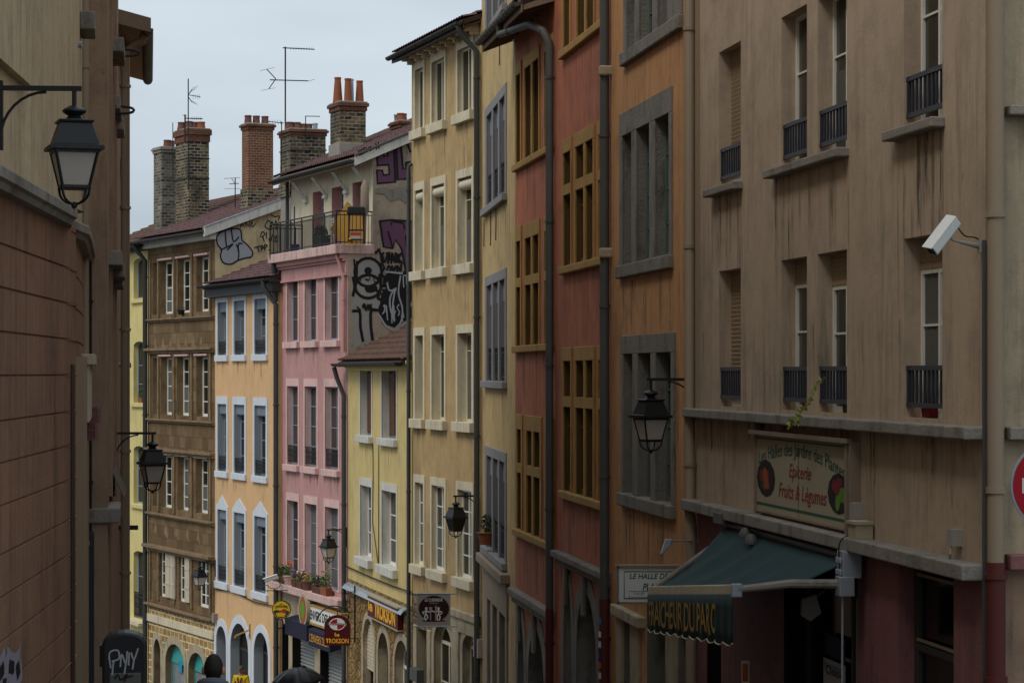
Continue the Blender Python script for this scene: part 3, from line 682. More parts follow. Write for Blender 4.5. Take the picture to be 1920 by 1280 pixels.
# ============================================================ red house, two fronts
RB = B = Building('townhouse', 'red rendered house front with golden stone windows between the two dark pipes', 1041, 1146, 300, 1146, OR.O.y, group=GRP)
lights = [(1058, 1072), (1081, 1096.5), (1099.5, 1114), (1124, 1137)]
def redrow(B, lights, groups, row, lint=.24, transom=None, sr=None, sillmat='stonegold'):
    gap = [(B.S(a), B.S(b)) for a, b in groups]
    ws, o = stonewin(B, lights, groups[0][0], groups[-1][1], row, rec=.06, mat='stonegold', fr='amber_dark', pane='glass_gold', lint=lint, rows=2, transom=transom, gap=gap, rmat=3, sill_pr=.07, sillh=.14, frw=.07)
    return o
groups = [(1056, 1073.5), (1079, 1116), (1122, 1139)]
redrow(B, [(1058, 1070), (1083, 1098), (1101, 1115), (1126, 1137)], [(1056.5, 1071.5), (1081.5, 1116.5), (1124.5, 1139)], (1098, -160, 65), transom=-60)
redrow(B, lights, groups, (1098, 268, 490), transom=340)
redrow(B, lights, groups, (1098, 676, 930), transom=755)
m = MB(); zz = B.Z(1048, 1030); m.box(B.S(1048), B.L-.05, -.16, .03, zz-.12, zz); m.box(B.S(1050), B.L-.05, -.08, .03, zz-.24, zz-.12); m.build('string_course', 'stonedark', B.root, bev=.02)
def arch(B, xl, xr, ytop, rise=None, sur=.28, rec=.5, mat='stonegrey', pane='interior', fr='wood_dark', rm=2, rows=2, pilaster=True, cols=1, **k):
    a, b = B.S(xl), B.S(xr); zt = B.Z((xl+xr)/2, ytop); r = rise or (b-a)/2
    return window(B, a, b, .0, zt, rec=rec, fr=fr, rise=r, sur=(sur, sur, .03, mat), pane=pane, rm=rm, rows=rows, cols=cols, name='doorway', fw=.07, **k)
arch(B, 1059, 1074, 1096, rise=1.1, sur=.25, mat='stonedark'); arch(B, 1083, 1121, 1112, rise=1.15, sur=.3, mat='stonedark', pane='glass_dark')
p, q = B.S(1127), B.S(1138); window(B, p, q, 0, B.Z(1132, 1128), rec=.4, fr='wood_dark', cols=1, pane='interior', rm=2, sur=(.12, .25, .03, 'stonedark'), name='doorway')
m = MB()
for x in (1067, 1101): s_ = B.S(x); m.box(s_-.09, s_+.09, -.1, -.03, zz-.9, zz-.24)
m.each('keystone', 'stonedark', B.root, bev=.02)
B.wall(22., ['pl_red', 'stonegold', 'stonegrey', 'amber_dark'], depth=9)
RA = B = Building('townhouse', 'red rendered house front with golden windows under the overhanging eaves and grey gutter', 966, 1041, 300, 1041, RB.O.y, group=GRP)
lights = [(969.5, 977.5), (986, 997.5), (1000.5, 1012), (1023, 1036)]
groups = [(968, 979), (984.6, 1013.4), (1021.5, 1038)]
redrow(B, lights, groups, (1000, 118, 292), lint=.24)
redrow(B, lights, groups, (1000, 443, 646), transom=523, lint=.3)
redrow(B, [(971, 979), (989, 999), (1002, 1014), (1026, 1038)], [(968.6, 981), (986.5, 1017), (1023.5, 1040)], (1002, 809, 1003), transom=884, lint=.3)
zz = B.Z(966, 1100); m = MB(); m.box(0, B.L-.05, -.16, .03, zz-.14, zz); m.box(.05, B.L-.05, -.09, .03, zz-.28, zz-.14); m.build('string_course', 'stonegrey', B.root, bev=.02)
arch(B, 972.5, 985, 1163, rise=1.3, sur=.3); arch(B, 992, 1023, 1179, rise=1.2, sur=.32)
m = MB()
for x in (978, 1007): s_ = B.S(x); m.box(s_-.1, s_+.1, -.1, -.03, zz-1.0, zz-.28)
m.each('keystone', 'stonegrey', B.root, bev=.02)
ze = B.Z(1000, 22)
B.wall(ze, ['pl_red', 'stonegold', 'stonegrey', 'amber_dark'], depth=9, gable=[(0, ze), (5, ze+1.9), (9, ze+.5)])
p = R(21); ov = .62; x0, x1 = -.35, B.L-.05
tiles(B, x0, x1, -ov, 5, ze-ov*math.tan(p)+.12, p, 'tile')
m = MB(); m.prism([(x0, -ov, ze-ov*math.tan(p)-.02), (x0, 0, ze-.02), (x0, 0, ze-.2), (x0, -ov, ze-ov*math.tan(p)-.2)], (.05, 0, 0))
m.box(x0, x1, -ov-.0, -ov+.03, ze-ov*math.tan(p)-.16, ze-ov*math.tan(p)+.06)
for k in range(9): xk = x0+.1+(x1-x0-.2)*k/8; m.prism([(xk, -ov+.05, ze-ov*.38-.02), (xk, 0.02, ze-.04), (xk, .02, ze-.17), (xk, -ov+.05, ze-ov*.38-.12)], (.09, 0, 0))
m.build('eaves', 'wood_old', B.root)
gutter(B, x0-.04, x1, -ov-.08, ze-ov*.38+.02, .085, 'zinc', bands=14)
RA_pipe = pipe(B.root, [(B.S(1003), -ov-.06, ze-ov*.38-.05), (B.S(1003)+.02, -ov-.06, ze-ov*.38-.25), (B.L-.5, -.4, ze-.55), (B.L-.12, -.2, ze-.72), (B.L-.03, -.1, ze-.95), (B.L-.03, -.1, B.Z(1040, 1140))], .072, 'zinc', bands=2.6, n=12)
pipe(B.root, [(B.L-.03, -.1, B.Z(1040, 1140)), (B.L-.03, -.1, -1)], .078, 'pipe_red', bands=1.4, n=12)
pipe(RB.root, [(RB.L-.05, -.1, 22.5), (RB.L-.05, -.1, RB.Z(1141, 1120))], .075, 'zinc', bands=2.7, n=12)
pipe(RB.root, [(RB.L-.05, -.1, RB.Z(1141, 1120)), (RB.L-.05, -.1, -1)], .085, 'pipe_red', bands=1.2, n=12)
for k, (c, y_) in enumerate((('teal_blue', 1166), ('sign_white', 1192), ('paper', 1210), ('sign_blue', 1223), ('bucket', 1240), ('flower_orange', 1248), ('paper', 1268))):
    z = RB.Z(1141, y_); m = MB(); q_ = .095; m.add([(RB.L-.05+q_*math.cos(R(a_)), -.1+q_*math.sin(R(a_)), z+dz) for a_ in (215, 240, 265, 290, 315) for dz in (0, .1)], [(0, 2, 3, 1), (2, 4, 5, 3), (4, 6, 7, 5), (6, 8, 9, 7)]); m.build('sticker', c, RB.root)
m = MB()
for y_ in (150, 492): z = OR.Z(1148, y_-18); m.box(-.04, .08, -.2, .02, z-.08, z+.08)
m.each('stone_stub', 'stonelight', OR.root, bev=.03)
# ============================================================ cream narrow house
CR = B = Building('townhouse', 'narrow cream house with blue-grey triple windows beside the red front', 903, 966, 530, 966, RA.O.y, group=GRP)
def bluewin(B, row, vy=None, rail=True):
    xr, yt, yb = row; zt, zb = B.Z(xr, yt), B.Z(xr, yb); L = [(914, 924), (926, 936), (938, 948.5)]
    for p, q in L: window(B, B.S(p), B.S(q), zb, zt, rec=.1, fr='dframe', cols=2, rows=4, pane='glass_dark', rm=1, valance=.45 if vy else None, rail=('iron', .75) if rail else None)
    m = MB(); a, b = B.S(911), B.S(950.5); xs = [a]+[B.S(v) for l in L for v in l]+[b]
    m.box(a, b, -.03, .02, zt, zt+.22)
    for k in range(0, len(xs), 2): m.box(xs[k], xs[k+1], -.03, .02, zb, zt)
    o = m.build('window_surround', 'bluegrey', B.root, bev=.01)
    m = MB(); m.box(a-.15, b+.08, -.12, .04, zb-.16, zb-.002); m.build('sill', 'bluegrey', o, bev=.015)
bluewin(B, (930, 200, 378), 1); bluewin(B, (930, 530, 714), 1); bluewin(B, (930, 860, 1038), 1); bluewin(B, (930, -130, 40), 1, False)
zb_ = B.Z(930, 1135)
L = [(916, 922.5), (926, 935), (939, 950)]
for p, q in L: window(B, B.S(p), B.S(q), 0, zb_, rec=.4, fr='wood_dark', cols=1, rows=2, pane='interior', rm=2, name='doorway')
xs = [B.S(909)]+[B.S(v) for l in L for v in l]+[B.S(953)]; m = MB()
for k in range(0, len(xs), 2): m.box(xs[k], xs[k+1], -.04, .02, -1, zb_)
m.box(xs[0], xs[-1]+.1, -.05, .02, zb_, zb_+.75); m.box(xs[0]-.15, xs[-1]+.35, -.2, .02, zb_+.75, zb_+.95); m.build('timber_lintel', 'wood_old', B.root, bev=.02)
B.wall(19.6, ['pl_cream', 'bluegrey', 'stonegrey'], depth=9)
m = MB()
for x, y0_, y1_ in ((909, 398, 462), (921.5, 398, 460), (931.5, 375, 450), (938.5, 40, 122)): a = B.S(x); m.tube([(a, -.02, B.Z(x, y0_)), (a+.03, -.02, B.Z(x, (y0_+y1_)/2)), (a-.02, -.02, B.Z(x, y1_)), (a-.1, -.02, B.Z(x, y1_)+.03)], .012, 5)
m.tube([(B.S(937), -.02, B.Z(937, 1070)), (B.S(935), -.02, B.Z(935, 1100)), (B.S(929), -.02, B.Z(929, 1135))], .01, 5)
m.build('cable', 'iron', B.root)
# ============================================================ ochre tall house
OC = B = Building('townhouse', 'tall ochre house with cream framed windows and rafter ends under the eaves', 772, 903, -430, 898, CR.O.y, group=GRP)
cols3 = [(779.5, 795), (811, 834.5), (859.5, 886)]
sur = (.14, .2, .03, 'creamtrim'); sil = (.14, .24, .2, 'creamtrim')
rowwins(B, cols3, (873, 89, 211), rec=.09, fr='cframe', cols=2, rows=1, sur=sur, sill=sil, rm=1)
rowwins(B, cols3, (873, 332, 495), rec=.18, fr='cframe', cols=2, rows=2, split=(.75,), sur=sur, sill=sil, rm=1)
rowwins(B, cols3, (873, 624, 791), rec=.2, fr='cframe', cols=1, rows=2, split=(.8,), sur=sur, sill=sil, rm=1)
rowwins(B, cols3, (873, 919, 1084), rec=.1, fr='wframe', cols=2, rows=4, sur=sur, sill=sil, rm=1, fw=.06)
zg = B.Z(845, 1136)
for c in cols3:
    a, b = B.S(c[0]), B.S(c[1]); z1 = B.Z(873, 332); m = MB()
    m.tube([(a+.02, .12, z1-.16), (b-.02, .12, z1-.16)], .13, 10); m.box(a+.02, b-.02, .1, .14, z1-.2, z1-.02); m.build('rolled_blind', 'blind_cream', B.root, smooth=True)
arch(B, 815, 848, 1170, rise=.5, sur=.22, mat='stonelight', fr='cframe', pane='glass_dark', rows=3, cols=2, rm=2, rec=.16)
arch(B, 869, 898, 1190, rise=.35, sur=.22, mat='stonelight', fr='cframe', pane='glass_dark', rows=2, cols=2, rm=2, rec=.16)
window(B, B.S(783), B.S(803), 0, B.Z(793, 1180), rec=.5, fr='wood_dark', cols=1, rows=1, pane='interior', rm=2, name='doorway')
m = MB(); m.box(B.S(777), B.S(783), -.05, .02, -1, B.Z(793, 1175)); m.box(B.S(803.5), B.S(810), -.06, .02, -1, B.Z(793, 1175)); m.box(B.S(850), B.S(862), -.05, .02, -1, B.Z(856, 1180)); m.box(B.S(840), B.S(900), -.1, .02, zg-.2, zg); m.box(B.S(838), B.S(893), -.05, .02, zg-.55, zg-.2)
m.build('stone_quoins', 'stonelight', B.root, bev=.03)
ze = B.Z(895, 38)
B.wall(ze, ['pl_ochre', 'creamtrim', 'stonelight', 'rubble'], matf=lambda s, z: 3 if z < zg else 0, extra_z=(zg,), depth=9, gable=[(0, ze), (5, ze+1.75), (9, ze+.3)], sidemat=0)
p = R(19); ov = .45; tp = math.tan(p)
tiles(B, -.35, B.L-.02, -ov, 5, ze-ov*tp+.13, p, 'tile')
m = MB(); zf = ze-ov*tp
for k in range(9): xk = .25+(B.L-.6)*k/8; m.box(xk, xk+.13, -.34, .02, ze-.28, ze-.1); m.box(xk+.01, xk+.12, -.2, .02, ze-.36, ze-.28)
m.each('rafter_end', 'creamtrim', B.root, bev=.01)
m = MB(); m.box(-.35, B.L-.02, -ov, -ov+.03, zf-.1, zf+.1); m.prism([(-.35, -ov+.03, zf-.04), (-.35, 0, ze-.04), (-.35, 0, ze-.1), (-.35, -ov+.03, zf-.1)], (B.L+.33, 0, 0)); m.build('eaves', 'wood_dark', B.root)
gutter(B, -.38, B.L-.02, -ov-.085, zf+.05, .085, 'zinc_dark', bands=8)
pipe(B.root, [(B.L-.12, -ov-.08, zf-.03), (B.L-.12, -ov-.05, zf-.2), (B.L-.06, -.1, zf-.62), (B.L-.06, -.1, -1)], .07, 'pipe_green', bands=2.8)
pipe(B.root, [(.08, -.02, B.Z(775, 306)), (.06, -.1, B.Z(775, 312)), (.06, -.1, -1)], .055, 'pipe_green', bands=2.6)
m = MB(); m.box(B.L-.3, B.L+.1, -.12, 0, B.Z(898, 1230), B.Z(898, 1195)); m.build('meter_box', 'sign_grey', B.root)
m = MB(); m.box(B.S(783.5), B.S(797), -.22, -.03, B.Z(790, 1275), B.Z(790, 1252)); m.build('meter_box', 'zinc', B.root)
# ============================================================ low yellow house with the stone ground floor
YL = B = Building('townhouse', 'low yellow house with two windows per floor above a rubble stone ground floor', 652, 772, -220, 772, OC.O.y, group=GRP)
cols2 = [(676, 697), (716.5, 743.5)]
wA = rowwins(B, cols2, (730, 693, 822), rec=.2, fr='gframe', cols=1, rows=1, sur=(.12, .22, .02, 'greytrim'), sill=(.14, .2, .18, 'greytrim'), rm=1, pane='glass_brown')
for c in cols2:
    m = MB(); a, b = B.S(c[0]), B.S(c[1]); zt, zb = B.Z(730, 693), B.Z(730, 822); n = 6; xs = [a+(b-a)*(.05+.35*k/n) for k in range(n+1)]
    m.add([(x, .19-.03*(k % 2), z) for k, x in enumerate(xs) for z in (zb+.1, zt-.1)], [(2*k, 2*k+2, 2*k+3, 2*k+1) for k in range(n)]); m.build('curtain', 'wood_brown', B.root)
rowwins(B, cols2, (730, 921, 1062), rec=.22, fr='wframe', cols=2, rows=3, sur=(.12, .22, .02, 'greytrim'), sill=(.16, .24, .2, 'greytrim'), rm=1, fw=.06)
zg = B.Z(700, 1104)
a = arch(B, 682, 702, 1159, rise=.75, sur=.2, mat='stonelight', fr='wood_dark', pane='glass_dark', rows=1, rec=.2)
m = MB(); aa, bb = B.S(682), B.S(702); zt = B.Z(692, 1162)
for k in range(13): z = zt-.25-k*.1; m.prism([(aa, .1, z), (aa, .1, z+.07), (aa, .16, z+.1), (aa, .16, z+.03)], (bb-aa, 0, 0))
m.build('louvre', 'shutter_cream', a)
arch(B, 710, 730, 1185, rise=.7, sur=.2, mat='stonelight', pane='interior', rec=.25); arch(B, 741, 769, 1200, rise=.8, sur=.2, mat='stonelight', fr='wframe', pane='glass_dark', cols=2, rows=2, rec=.22)
ze = B.Z(710, 676)
B.wall(ze, ['pl_yellow', 'greytrim', 'stonelight', 'rubble_brown'], matf=lambda s, z: 3 if z < zg else 0, extra_z=(zg,), depth=7, gable=[(0, ze), (5, ze+2.6), (7, ze+1.6)])
p = R(27); tp = math.tan(p); ov = .28
tiles(B, -.12, B.L-.05, -ov, 5, ze-ov*tp+.12, p, 'tile_old', tw=.24, cl=.34, jit=.012, th=.06)
course(B, ze-.28, ze-.02, .16, 'pl_yellow2', steps=3, name='cornice')
gutter(B, -.3, B.L-.02, -ov-.09, ze-ov*tp+.08, .095, 'black_metal')
pipe(B.root, [(-.22, -ov-.09, ze-ov*tp-.03), (-.24, -ov, ze-ov*tp-.35), (.0, -.12, ze-1.0), (.0, -.12, -1)], .07, 'pipe_green', bands=2.6)
m = MB(); z0 = B.Z(649, 1096)
m.prism([(0.0, 0, z0+.12), (0, -.12, z0+.06), (0, -.19, z0-.05), (0, -.17, z0-.05), (0, -.11, z0+.02), (0, 0, z0+.07)], (B.S(764), 0, 0)); m.build('rain_canopy', 'zinc_light', B.root)
m = MB(); m.tube([(B.S(700), -.01, B.Z(700, 830)), (B.S(701), -.02, B.Z(701, 900)), (B.S(700), -.02, B.Z(701, 980)), (B.S(712), -.02, B.Z(712, 1068))], .012, 5); m.tube([(B.S(711), -.01, B.Z(711, 832)), (B.S(711), -.02, B.Z(711, 1066))], .012, 5)
m.tube([(.0, -.05, B.Z(655, 1062)), (B.S(700), -.05, B.Z(700, 1082)), (B.S(740), -.05, B.Z(740, 1098)), (B.L, -.05, B.Z(770, 1108))], .02, 5); m.build('cable', 'iron', B.root)
# ============================================================ pink house with the set-back attic and balcony
PK = B = Building('townhouse', 'pink house with balcony terrace, set-back attic and graffiti on its side wall', 525, 652, -830, 652, YL.O.y, group=GRP)
cols3 = [(539, 559.5), (572, 594.5), (610, 635)]
sur = (.12, .24, .02, 'pinktrim'); sil = (.13, .2, .17, 'pinktrim')
rowwins(B, cols3, (622, 503, 638), rec=.17, fr='bframe', cols=2, rows=3, sur=sur, sill=sil, rm=1, pane='glass_warm')
rowwins(B, cols3, (622, 725, 880), rec=.17, fr='bframe', cols=2, rows=4, sur=sur, sill=sil, rm=1, rail=('iron', .62), pane='glass_warm')
rowwins(B, cols3, (622, 951, 1106), rec=.18, fr='bframe', cols=2, rows=4, sur=sur, rm=1, pane='glass')
zled = B.Z(645, 1122); zslab = B.off(-.35).Z(646, 455)
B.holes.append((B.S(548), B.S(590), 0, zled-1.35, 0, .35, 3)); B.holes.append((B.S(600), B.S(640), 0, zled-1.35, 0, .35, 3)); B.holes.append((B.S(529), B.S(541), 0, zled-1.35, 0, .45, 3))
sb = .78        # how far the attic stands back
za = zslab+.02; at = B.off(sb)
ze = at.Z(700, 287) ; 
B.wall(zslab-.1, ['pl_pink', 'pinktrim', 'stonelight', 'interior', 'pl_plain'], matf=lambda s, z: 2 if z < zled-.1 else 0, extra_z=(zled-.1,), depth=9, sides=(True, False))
for a, b in ((548, 590), (600, 640)):
    a, b = B.S(a), B.S(b); m = MB(); n = 26; z1 = zled-1.4
    for k in range(n): z = z1-k*.11; m.quad((a, .3, z), (b, .3, z), (b, .27, z-.05), (a, .27, z-.05)); m.quad((a, .27, z-.05), (b, .27, z-.05), (b, .3, z-.11), (a, .3, z-.11))
    m.build('rolling_shutter', 'roll_grey', B.root)
m = MB(); m.box(-.05, B.L, -.32, .02, zled-.24, zled); m.build('ledge', 'pinkledge', B.root, bev=.02)
m = MB(); m.box(-.12, B.L+.02, -.38, sb+.05, zslab-.28, zslab); slab = m.build('balcony_slab', 'pinkledge', B.root, bev=.02)
m = MB()
for k, (h0, h1, pr) in enumerate(((.28, .42, .22), (.42, .5, .14), (.5, .85, .06), (.85, .92, .1))): m.box(.02, B.L-.02, -pr, .02, zslab-h1, zslab-h0)
m.build('cornice', 'pl_pink', B.root, bev=.015)
pipe(B.root, [(B.L-.2, -.28, zslab-.3), (B.L-.18, -.2, zslab-.55), (B.L-.12, -.09, zslab-1.0), (B.L-.12, -.09, YL.Z(652, 660)+YL.base-B.base)], .055, 'pl_pink', bands=2.4)
# attic
aw = [(586.5, 607), (622, 644), (661, 682)]
AL0, AL1 = at.S(546), B.L
for (p, q) in aw:
    s0, s1 = at.S(p), at.S(q); window(B, s0, s1, zslab+.03, ze-.75, rec=.3, fr='bframe', cols=1, rows=4, pane='glass_warm', rm=1, y0=sb, hole=False, name='window'); B.holes.append(('at', s0, s1, zslab+.03, ze-.75, 0, .4, 1))
ath = [h[1:] for h in B.holes if h[0] == 'at']; B.holes = [h for h in B.holes if h[0] != 'at']
B.wall(ze, ['creamtrim', 'pl_pink'], s0=AL0, y0=sb, depth=8, holes=ath, z0=zslab-.05, sides=(True, False), gable=[(sb, ze), (5.4, ze+2.0), (8.8, ze+.8)], name='attic_wall')
tp = 2.0/(5.4-sb); pt = math.atan(tp); ov = .6
# side wall towards the yellow house
m = MB(); m.poly([(B.L, .0, -2.5), (B.L, 9, -2.5), (B.L, 9, ze+.75), (B.L, 5.4, ze+2.0), (B.L, sb, ze), (B.L, sb, zslab), (B.L, 0, zslab)]); m.build('side_wall', 'roughcast', B.root)
tiles(B, AL0-.1, B.L+.1, sb-ov, 5.4, ze-ov*tp+.14, pt, 'tile')
m = MB(); m.box(AL0-.15, B.L+.1, sb-ov-.02, sb-ov+.02, ze-ov*tp-.1, ze-ov*tp+.1); m.prism([(AL0-.15, sb-ov, ze-ov*tp-.06), (AL0-.15, sb, ze-.06), (AL0-.15, sb, ze-.1), (AL0-.15, sb-ov, ze-ov*tp-.1)], (B.L-AL0+.25, 0, 0)); m.build('eaves', 'wood_old', B.root)
m = MB(); f0 = sb-ov; m.prism([(B.L+.1, f0, ze-ov*tp-.14), (B.L+.1, 5.4, ze+2.0-.14), (B.L+.1, 5.4, ze+2.0+.12), (B.L+.1, f0, ze-ov*tp+.12)], (.04, 0, 0)); vg = m.build('verge_board', 'greytrim', B.root)
m = MB(); m.prism([(B.L+.07, f0, ze-ov*tp+.14), (B.L+.07, 5.4, ze+2.0+.14), (B.L+.07, 5.4, ze+2.0+.2), (B.L+.07, f0, ze-ov*tp+.2)], (.12, 0, 0)); m.prism([(AL0-.18, f0, ze-ov*tp+.14), (AL0-.18, 5.4, ze+2.14), (AL0-.18, 5.4, ze+2.22), (AL0-.18, f0, ze-ov*tp+.22)], (.2, 0, 0)); m.build('roof_flashing', 'zinc', B.root)
gutter(B, AL0-.2, B.L+.1, sb-ov-.09, ze-ov*tp+.04, .085, 'zinc_dark')
for px_ in (575, 612, 651, 690):
    s0 = at.S(px_); m = MB()
    for d_ in (-.08, .08): m.tube([(s0+d_, sb-.02, ze-.95), (s0+d_, sb-ov+.12, ze-ov*tp-.12)], .035, 4)
    m.box(s0-.17, s0+.17, sb-.1, sb+.0, ze-1.03, ze-.93); m.build('eaves_bracket', 'greytrim', B.root)
pipe(B.root, [(AL0-.05, sb-.12, ze-.2), (AL0-.05, sb-.12, zslab)], .06, 'pipe_green', bands=0)
# balcony railing
m = MB(); y = -.33; x0, x1 = -.02, B.L-.06; zt = zslab+1.0
def bars(m, p, q, n, post=5):
    p, q = Vector(p), Vector(q)
    for k in range(n+1):
        c = p.lerp(q, k/n); r = .016 if k % post == 0 else .008; m.box(c.x-r, c.x+r, c.y-r, c.y+r, zslab, zt+(0 if k % post == 0 else -.08))
    for zz, h in ((zt, .04), (zt-.12, .025), (zslab+.08, .025)):
        d = (q-p).normalized(); nn = Vector((-d.y, d.x, 0))*.018
        m.prism([tuple(p+nn)[:2]+(zz-h,), tuple(q+nn)[:2]+(zz-h,), tuple(q-nn)[:2]+(zz-h,), tuple(p-nn)[:2]+(zz-h,)], (0, 0, h))
bars(m, (x0, y, 0), (x1, y, 0), 60, 10); bars(m, (x1, y, 0), (x1, sb, 0), 9, 9); bars(m, (x0, y, 0), (x0, sb, 0), 9, 9)
m.build('balcony_railing', 'iron', B.root)
# ============================================================ peach house
PE = B = Building('townhouse', 'peach house with white framed windows, grey reveals and three white arches', 403, 525, -1000, 520, PK.O.y, group=GRP)
cols3 = [(409, 425.5), (439.5, 459.5), (478, 499.5)]
sur = (.17, .26, .03, 'whitetrim'); sil = (.09, .22, .2, 'whitetrim')
rowwins(B, cols3, (488, 560, 664), rec=.22, fr='bframe', cols=2, rows=3, sur=sur, sill=sil, rm=1, valance=.34, rail=('iron', .48))
rowwins(B, cols3, (488, 760, 892), rec=.22, fr='bframe', cols=2, rows=4, sur=sur, sill=sil, rm=1, valance=.34, rail=('iron', .52))
rowwins(B, cols3, (488, 968, 1110), rec=.22, fr='bframe', cols=2, rows=4, sur=(.17, .12, .03, 'whitetrim'), sill=(.09, .24, .24, 'whitetrim'), rm=1, valance=.34, rail=('iron', .55), pointed=.38)
arch(B, 406.5, 425, 1173, rise=.55, sur=.26, mat='whitetrim', pane='glass', fr='dframe', rm=1, rec=.3, rows=3)
arch(B, 433, 467, 1168, rise=.95, sur=.28, mat='whitetrim', pane='glass', fr='dframe', rm=1, rec=.3, rows=3)
arch(B, 477, 504, 1185, rise=.75, sur=.26, mat='whitetrim', pane='glass', fr='dframe', rm=1, rec=.3, rows=3)
ze = B.Z(503, 533)
B.wall(ze, ['pl_peach', 'greyreveal', 'stonelight'], depth=7, gable=[(0, ze), (6, ze+2.3), (7, ze+2.3)])
tp = math.tan(R(21)); ov = .4
tiles(B, -.15, B.L+.1, -ov, 6, ze-ov*tp+.32, R(21), 'tile', th=.05)
m = MB(); m.box(-.1, B.L+.1, -.3, .0, ze-.28, ze+.02); m.box(-.14, B.L+.12, -ov, 0.0, ze+.02, ze+.12); m.build('cornice', 'zinc_dark', B.root, bev=.01)
gutter(B, -.35, B.L+.1, -ov-.09, ze+.14, .085, 'zinc_dark')
pipe(B.root, [(B.L-.25, -ov-.08, ze+.1), (B.L-.22, -ov-.08, ze-.15), (B.L-.02, -.13, ze-.7), (B.L-.02, -.13, -1)], .085, 'pipe_green', bands=2.6)
pipe(B.root, [(B.L-.02, -.15, ze-.6), (B.L-.02, -.2, ze+.6), (B.L-.1, -.25, ze+.9)], .09, 'zinc_dark', bands=0)
m = MB(); m.box(0.1, .35, -.15, 0, B.Z(403, 1165), B.Z(403, 1148)); m.build('vent_box', 'stonegrey', B.root)
m = MB(); m.tube([(0, -.03, B.Z(403, 1104)), (B.S(440), -.05, B.Z(440, 1108)), (B.S(480), -.05, B.Z(480, 1128)), (B.L, -.05, B.Z(520, 1136))], .02, 5); m.build('cable', 'iron', B.root)
# ============================================================ brown stone house
BR = B = Building('townhouse', 'brown stone house with moulded string courses, white casements and teal arched shopfronts', 277, 403, -1300, 403, PE.O.y, group=GRP)
mats = ['ashlar_brown', 'stonebrown', 'stonebrown', 'pale_joint']
rows_ = [(380, 481, 584), (380, 669, 781), (380, 861, 963), (380, 1047, 1138)]
cl = [[(286, 297, 0), (300, 324, 1), (333, 356, 1), (368, 391, 1)], [(286, 297, 0), (302, 322, 1), (332, 354, 1), (368, 389.5, 1)], [(286, 297, 0), (300, 322, 1), (333, 353, 1), (367, 389.5, 1)], [(299, 313, 1), (335, 349, 1), (372, 391, 1)]]
for ri, row in enumerate(rows_):
    for (p, q, w_) in cl[ri]:
        window(B, B.S(p), B.S(q), B.Z(row[0], row[2]), B.Z(row[0], row[1]), rec=.24 if ri < 3 else .1, fr='wframe', cols=2 if w_ else 1, rows=4, rm=1, sur=(.07, .1, .05, 'pinktrim' if w_ else 'stonebrown', .0) if 0 else None, fw=.075)
        if w_:
            m = MB(); a, b = B.S(p), B.S(q); z = B.Z(row[0], row[1]); m.box(a-.08, b+.08, -.09, .02, z+.04, z+.11); m.build('drip_mould', 'pinktrim', B.root, bev=.01)
    # thin engaged shafts between the windows
    m = MB(); zt, zb = B.Z(380, row[1]-8), B.Z(380, row[2]+8)
    for x in (283, 298.5, 328, 361, 396): s_ = B.S(x); m.box(s_-.07, s_+.07, -.07, .02, zb, zt)
    m.build('pilaster', 'stonebrown', B.root, bev=.02)
for (y0_, h, pr) in ((591, .14, .14), (650, .2, .2), (790, .14, .14), (849, .2, .2), (978, .15, .16), (1042, .24, .26), (1160, .16, .2)):
    z = B.Z(400, y0_); m = MB(); m.box(0, B.L, -pr, .02, z-h*.5, z); m.box(0, B.L, -pr*.5, .02, z-h, z-h*.5); m.build('string_course', 'stonebrown', B.root, bev=.015)
z1 = B.Z(400, 1198); m = MB(); m.box(0, B.L, -.08, .02, z1, z1+.28); m.build('string_course', 'creamtrim', B.root, bev=.01)
for (p, q) in ((313, 321.5), (322, 330.5), (349.5, 358)):
    m = MB(); a, b = B.S(p), B.S(q); z0_, z1_ = B.Z(390, 1138), B.Z(390, 1048); m.box(a, b, -.07, -.02, z0_, z1_)
    for k in range(2): zz = z0_+(z1_-z0_)*(.3+.4*k); m.box(a, b, -.085, -.07, zz-.03, zz+.03)
    m.build('shutter', 'shutter_cream', B.root)
# lozenges and panels on the parapet bands
m = MB()
for (yy, n_) in ((640, 7), (1010, 5)):
    for k in range(n_):
        s_ = B.S(292+k*(100/n_)); z = B.Z(400, yy)-.05; m.add([(s_-.22, -.005, z-.25), (s_+.22, -.005, z-.25), (s_, -.005, z+.3), (s_, -.08, z-.05)], [(0, 1, 3), (1, 2, 3), (2, 0, 3)])
m.build('carved_panel', 'stonebrown', B.root)
zp = B.Z(400, 1165)
arch(B, 289, 302, 1197, rise=.55, sur=.24, mat='stonelight', pane='interior', rm=1, rec=.4)
arch(B, 311, 347, 1207, rise=.75, sur=.3, mat='stonelight', pane='glass_milk', fr='teal', rm=1, rec=.22, cols=1)
arch(B, 354, 386, 1223, rise=.7, sur=.3, mat='stonelight', pane='glass_milk', fr='teal', rm=1, rec=.22, cols=1)
m = MB()
for (p, q, t) in ((311, 347, 1207), (354, 386, 1223)):
    a, b = B.S(p), B.S(q); zt = B.Z((p+q)/2, t); r = .72; pts = arcpts(a+.02, b-.02, zt-.02, r); m.prism([(x, .2, z) for x, z in pts], (0, .04, 0))
m.build('fanlight_panel', 'teal', B.root)
m = MB(); a = B.S(326); m.box(a, a+.35, .19, .2, B.Z(335, 1262), B.Z(335, 1240)); m.build('notice', 'teal_blue', B.root)
ze = B.Z(400, 440)
B.wall(ze, mats, matf=lambda s, z: 3 if z < zp else 0, extra_z=(zp,), depth=9, sides=(True, False), gable=[(0, ze), (4.6, ze+1.8), (9, ze+.2)])
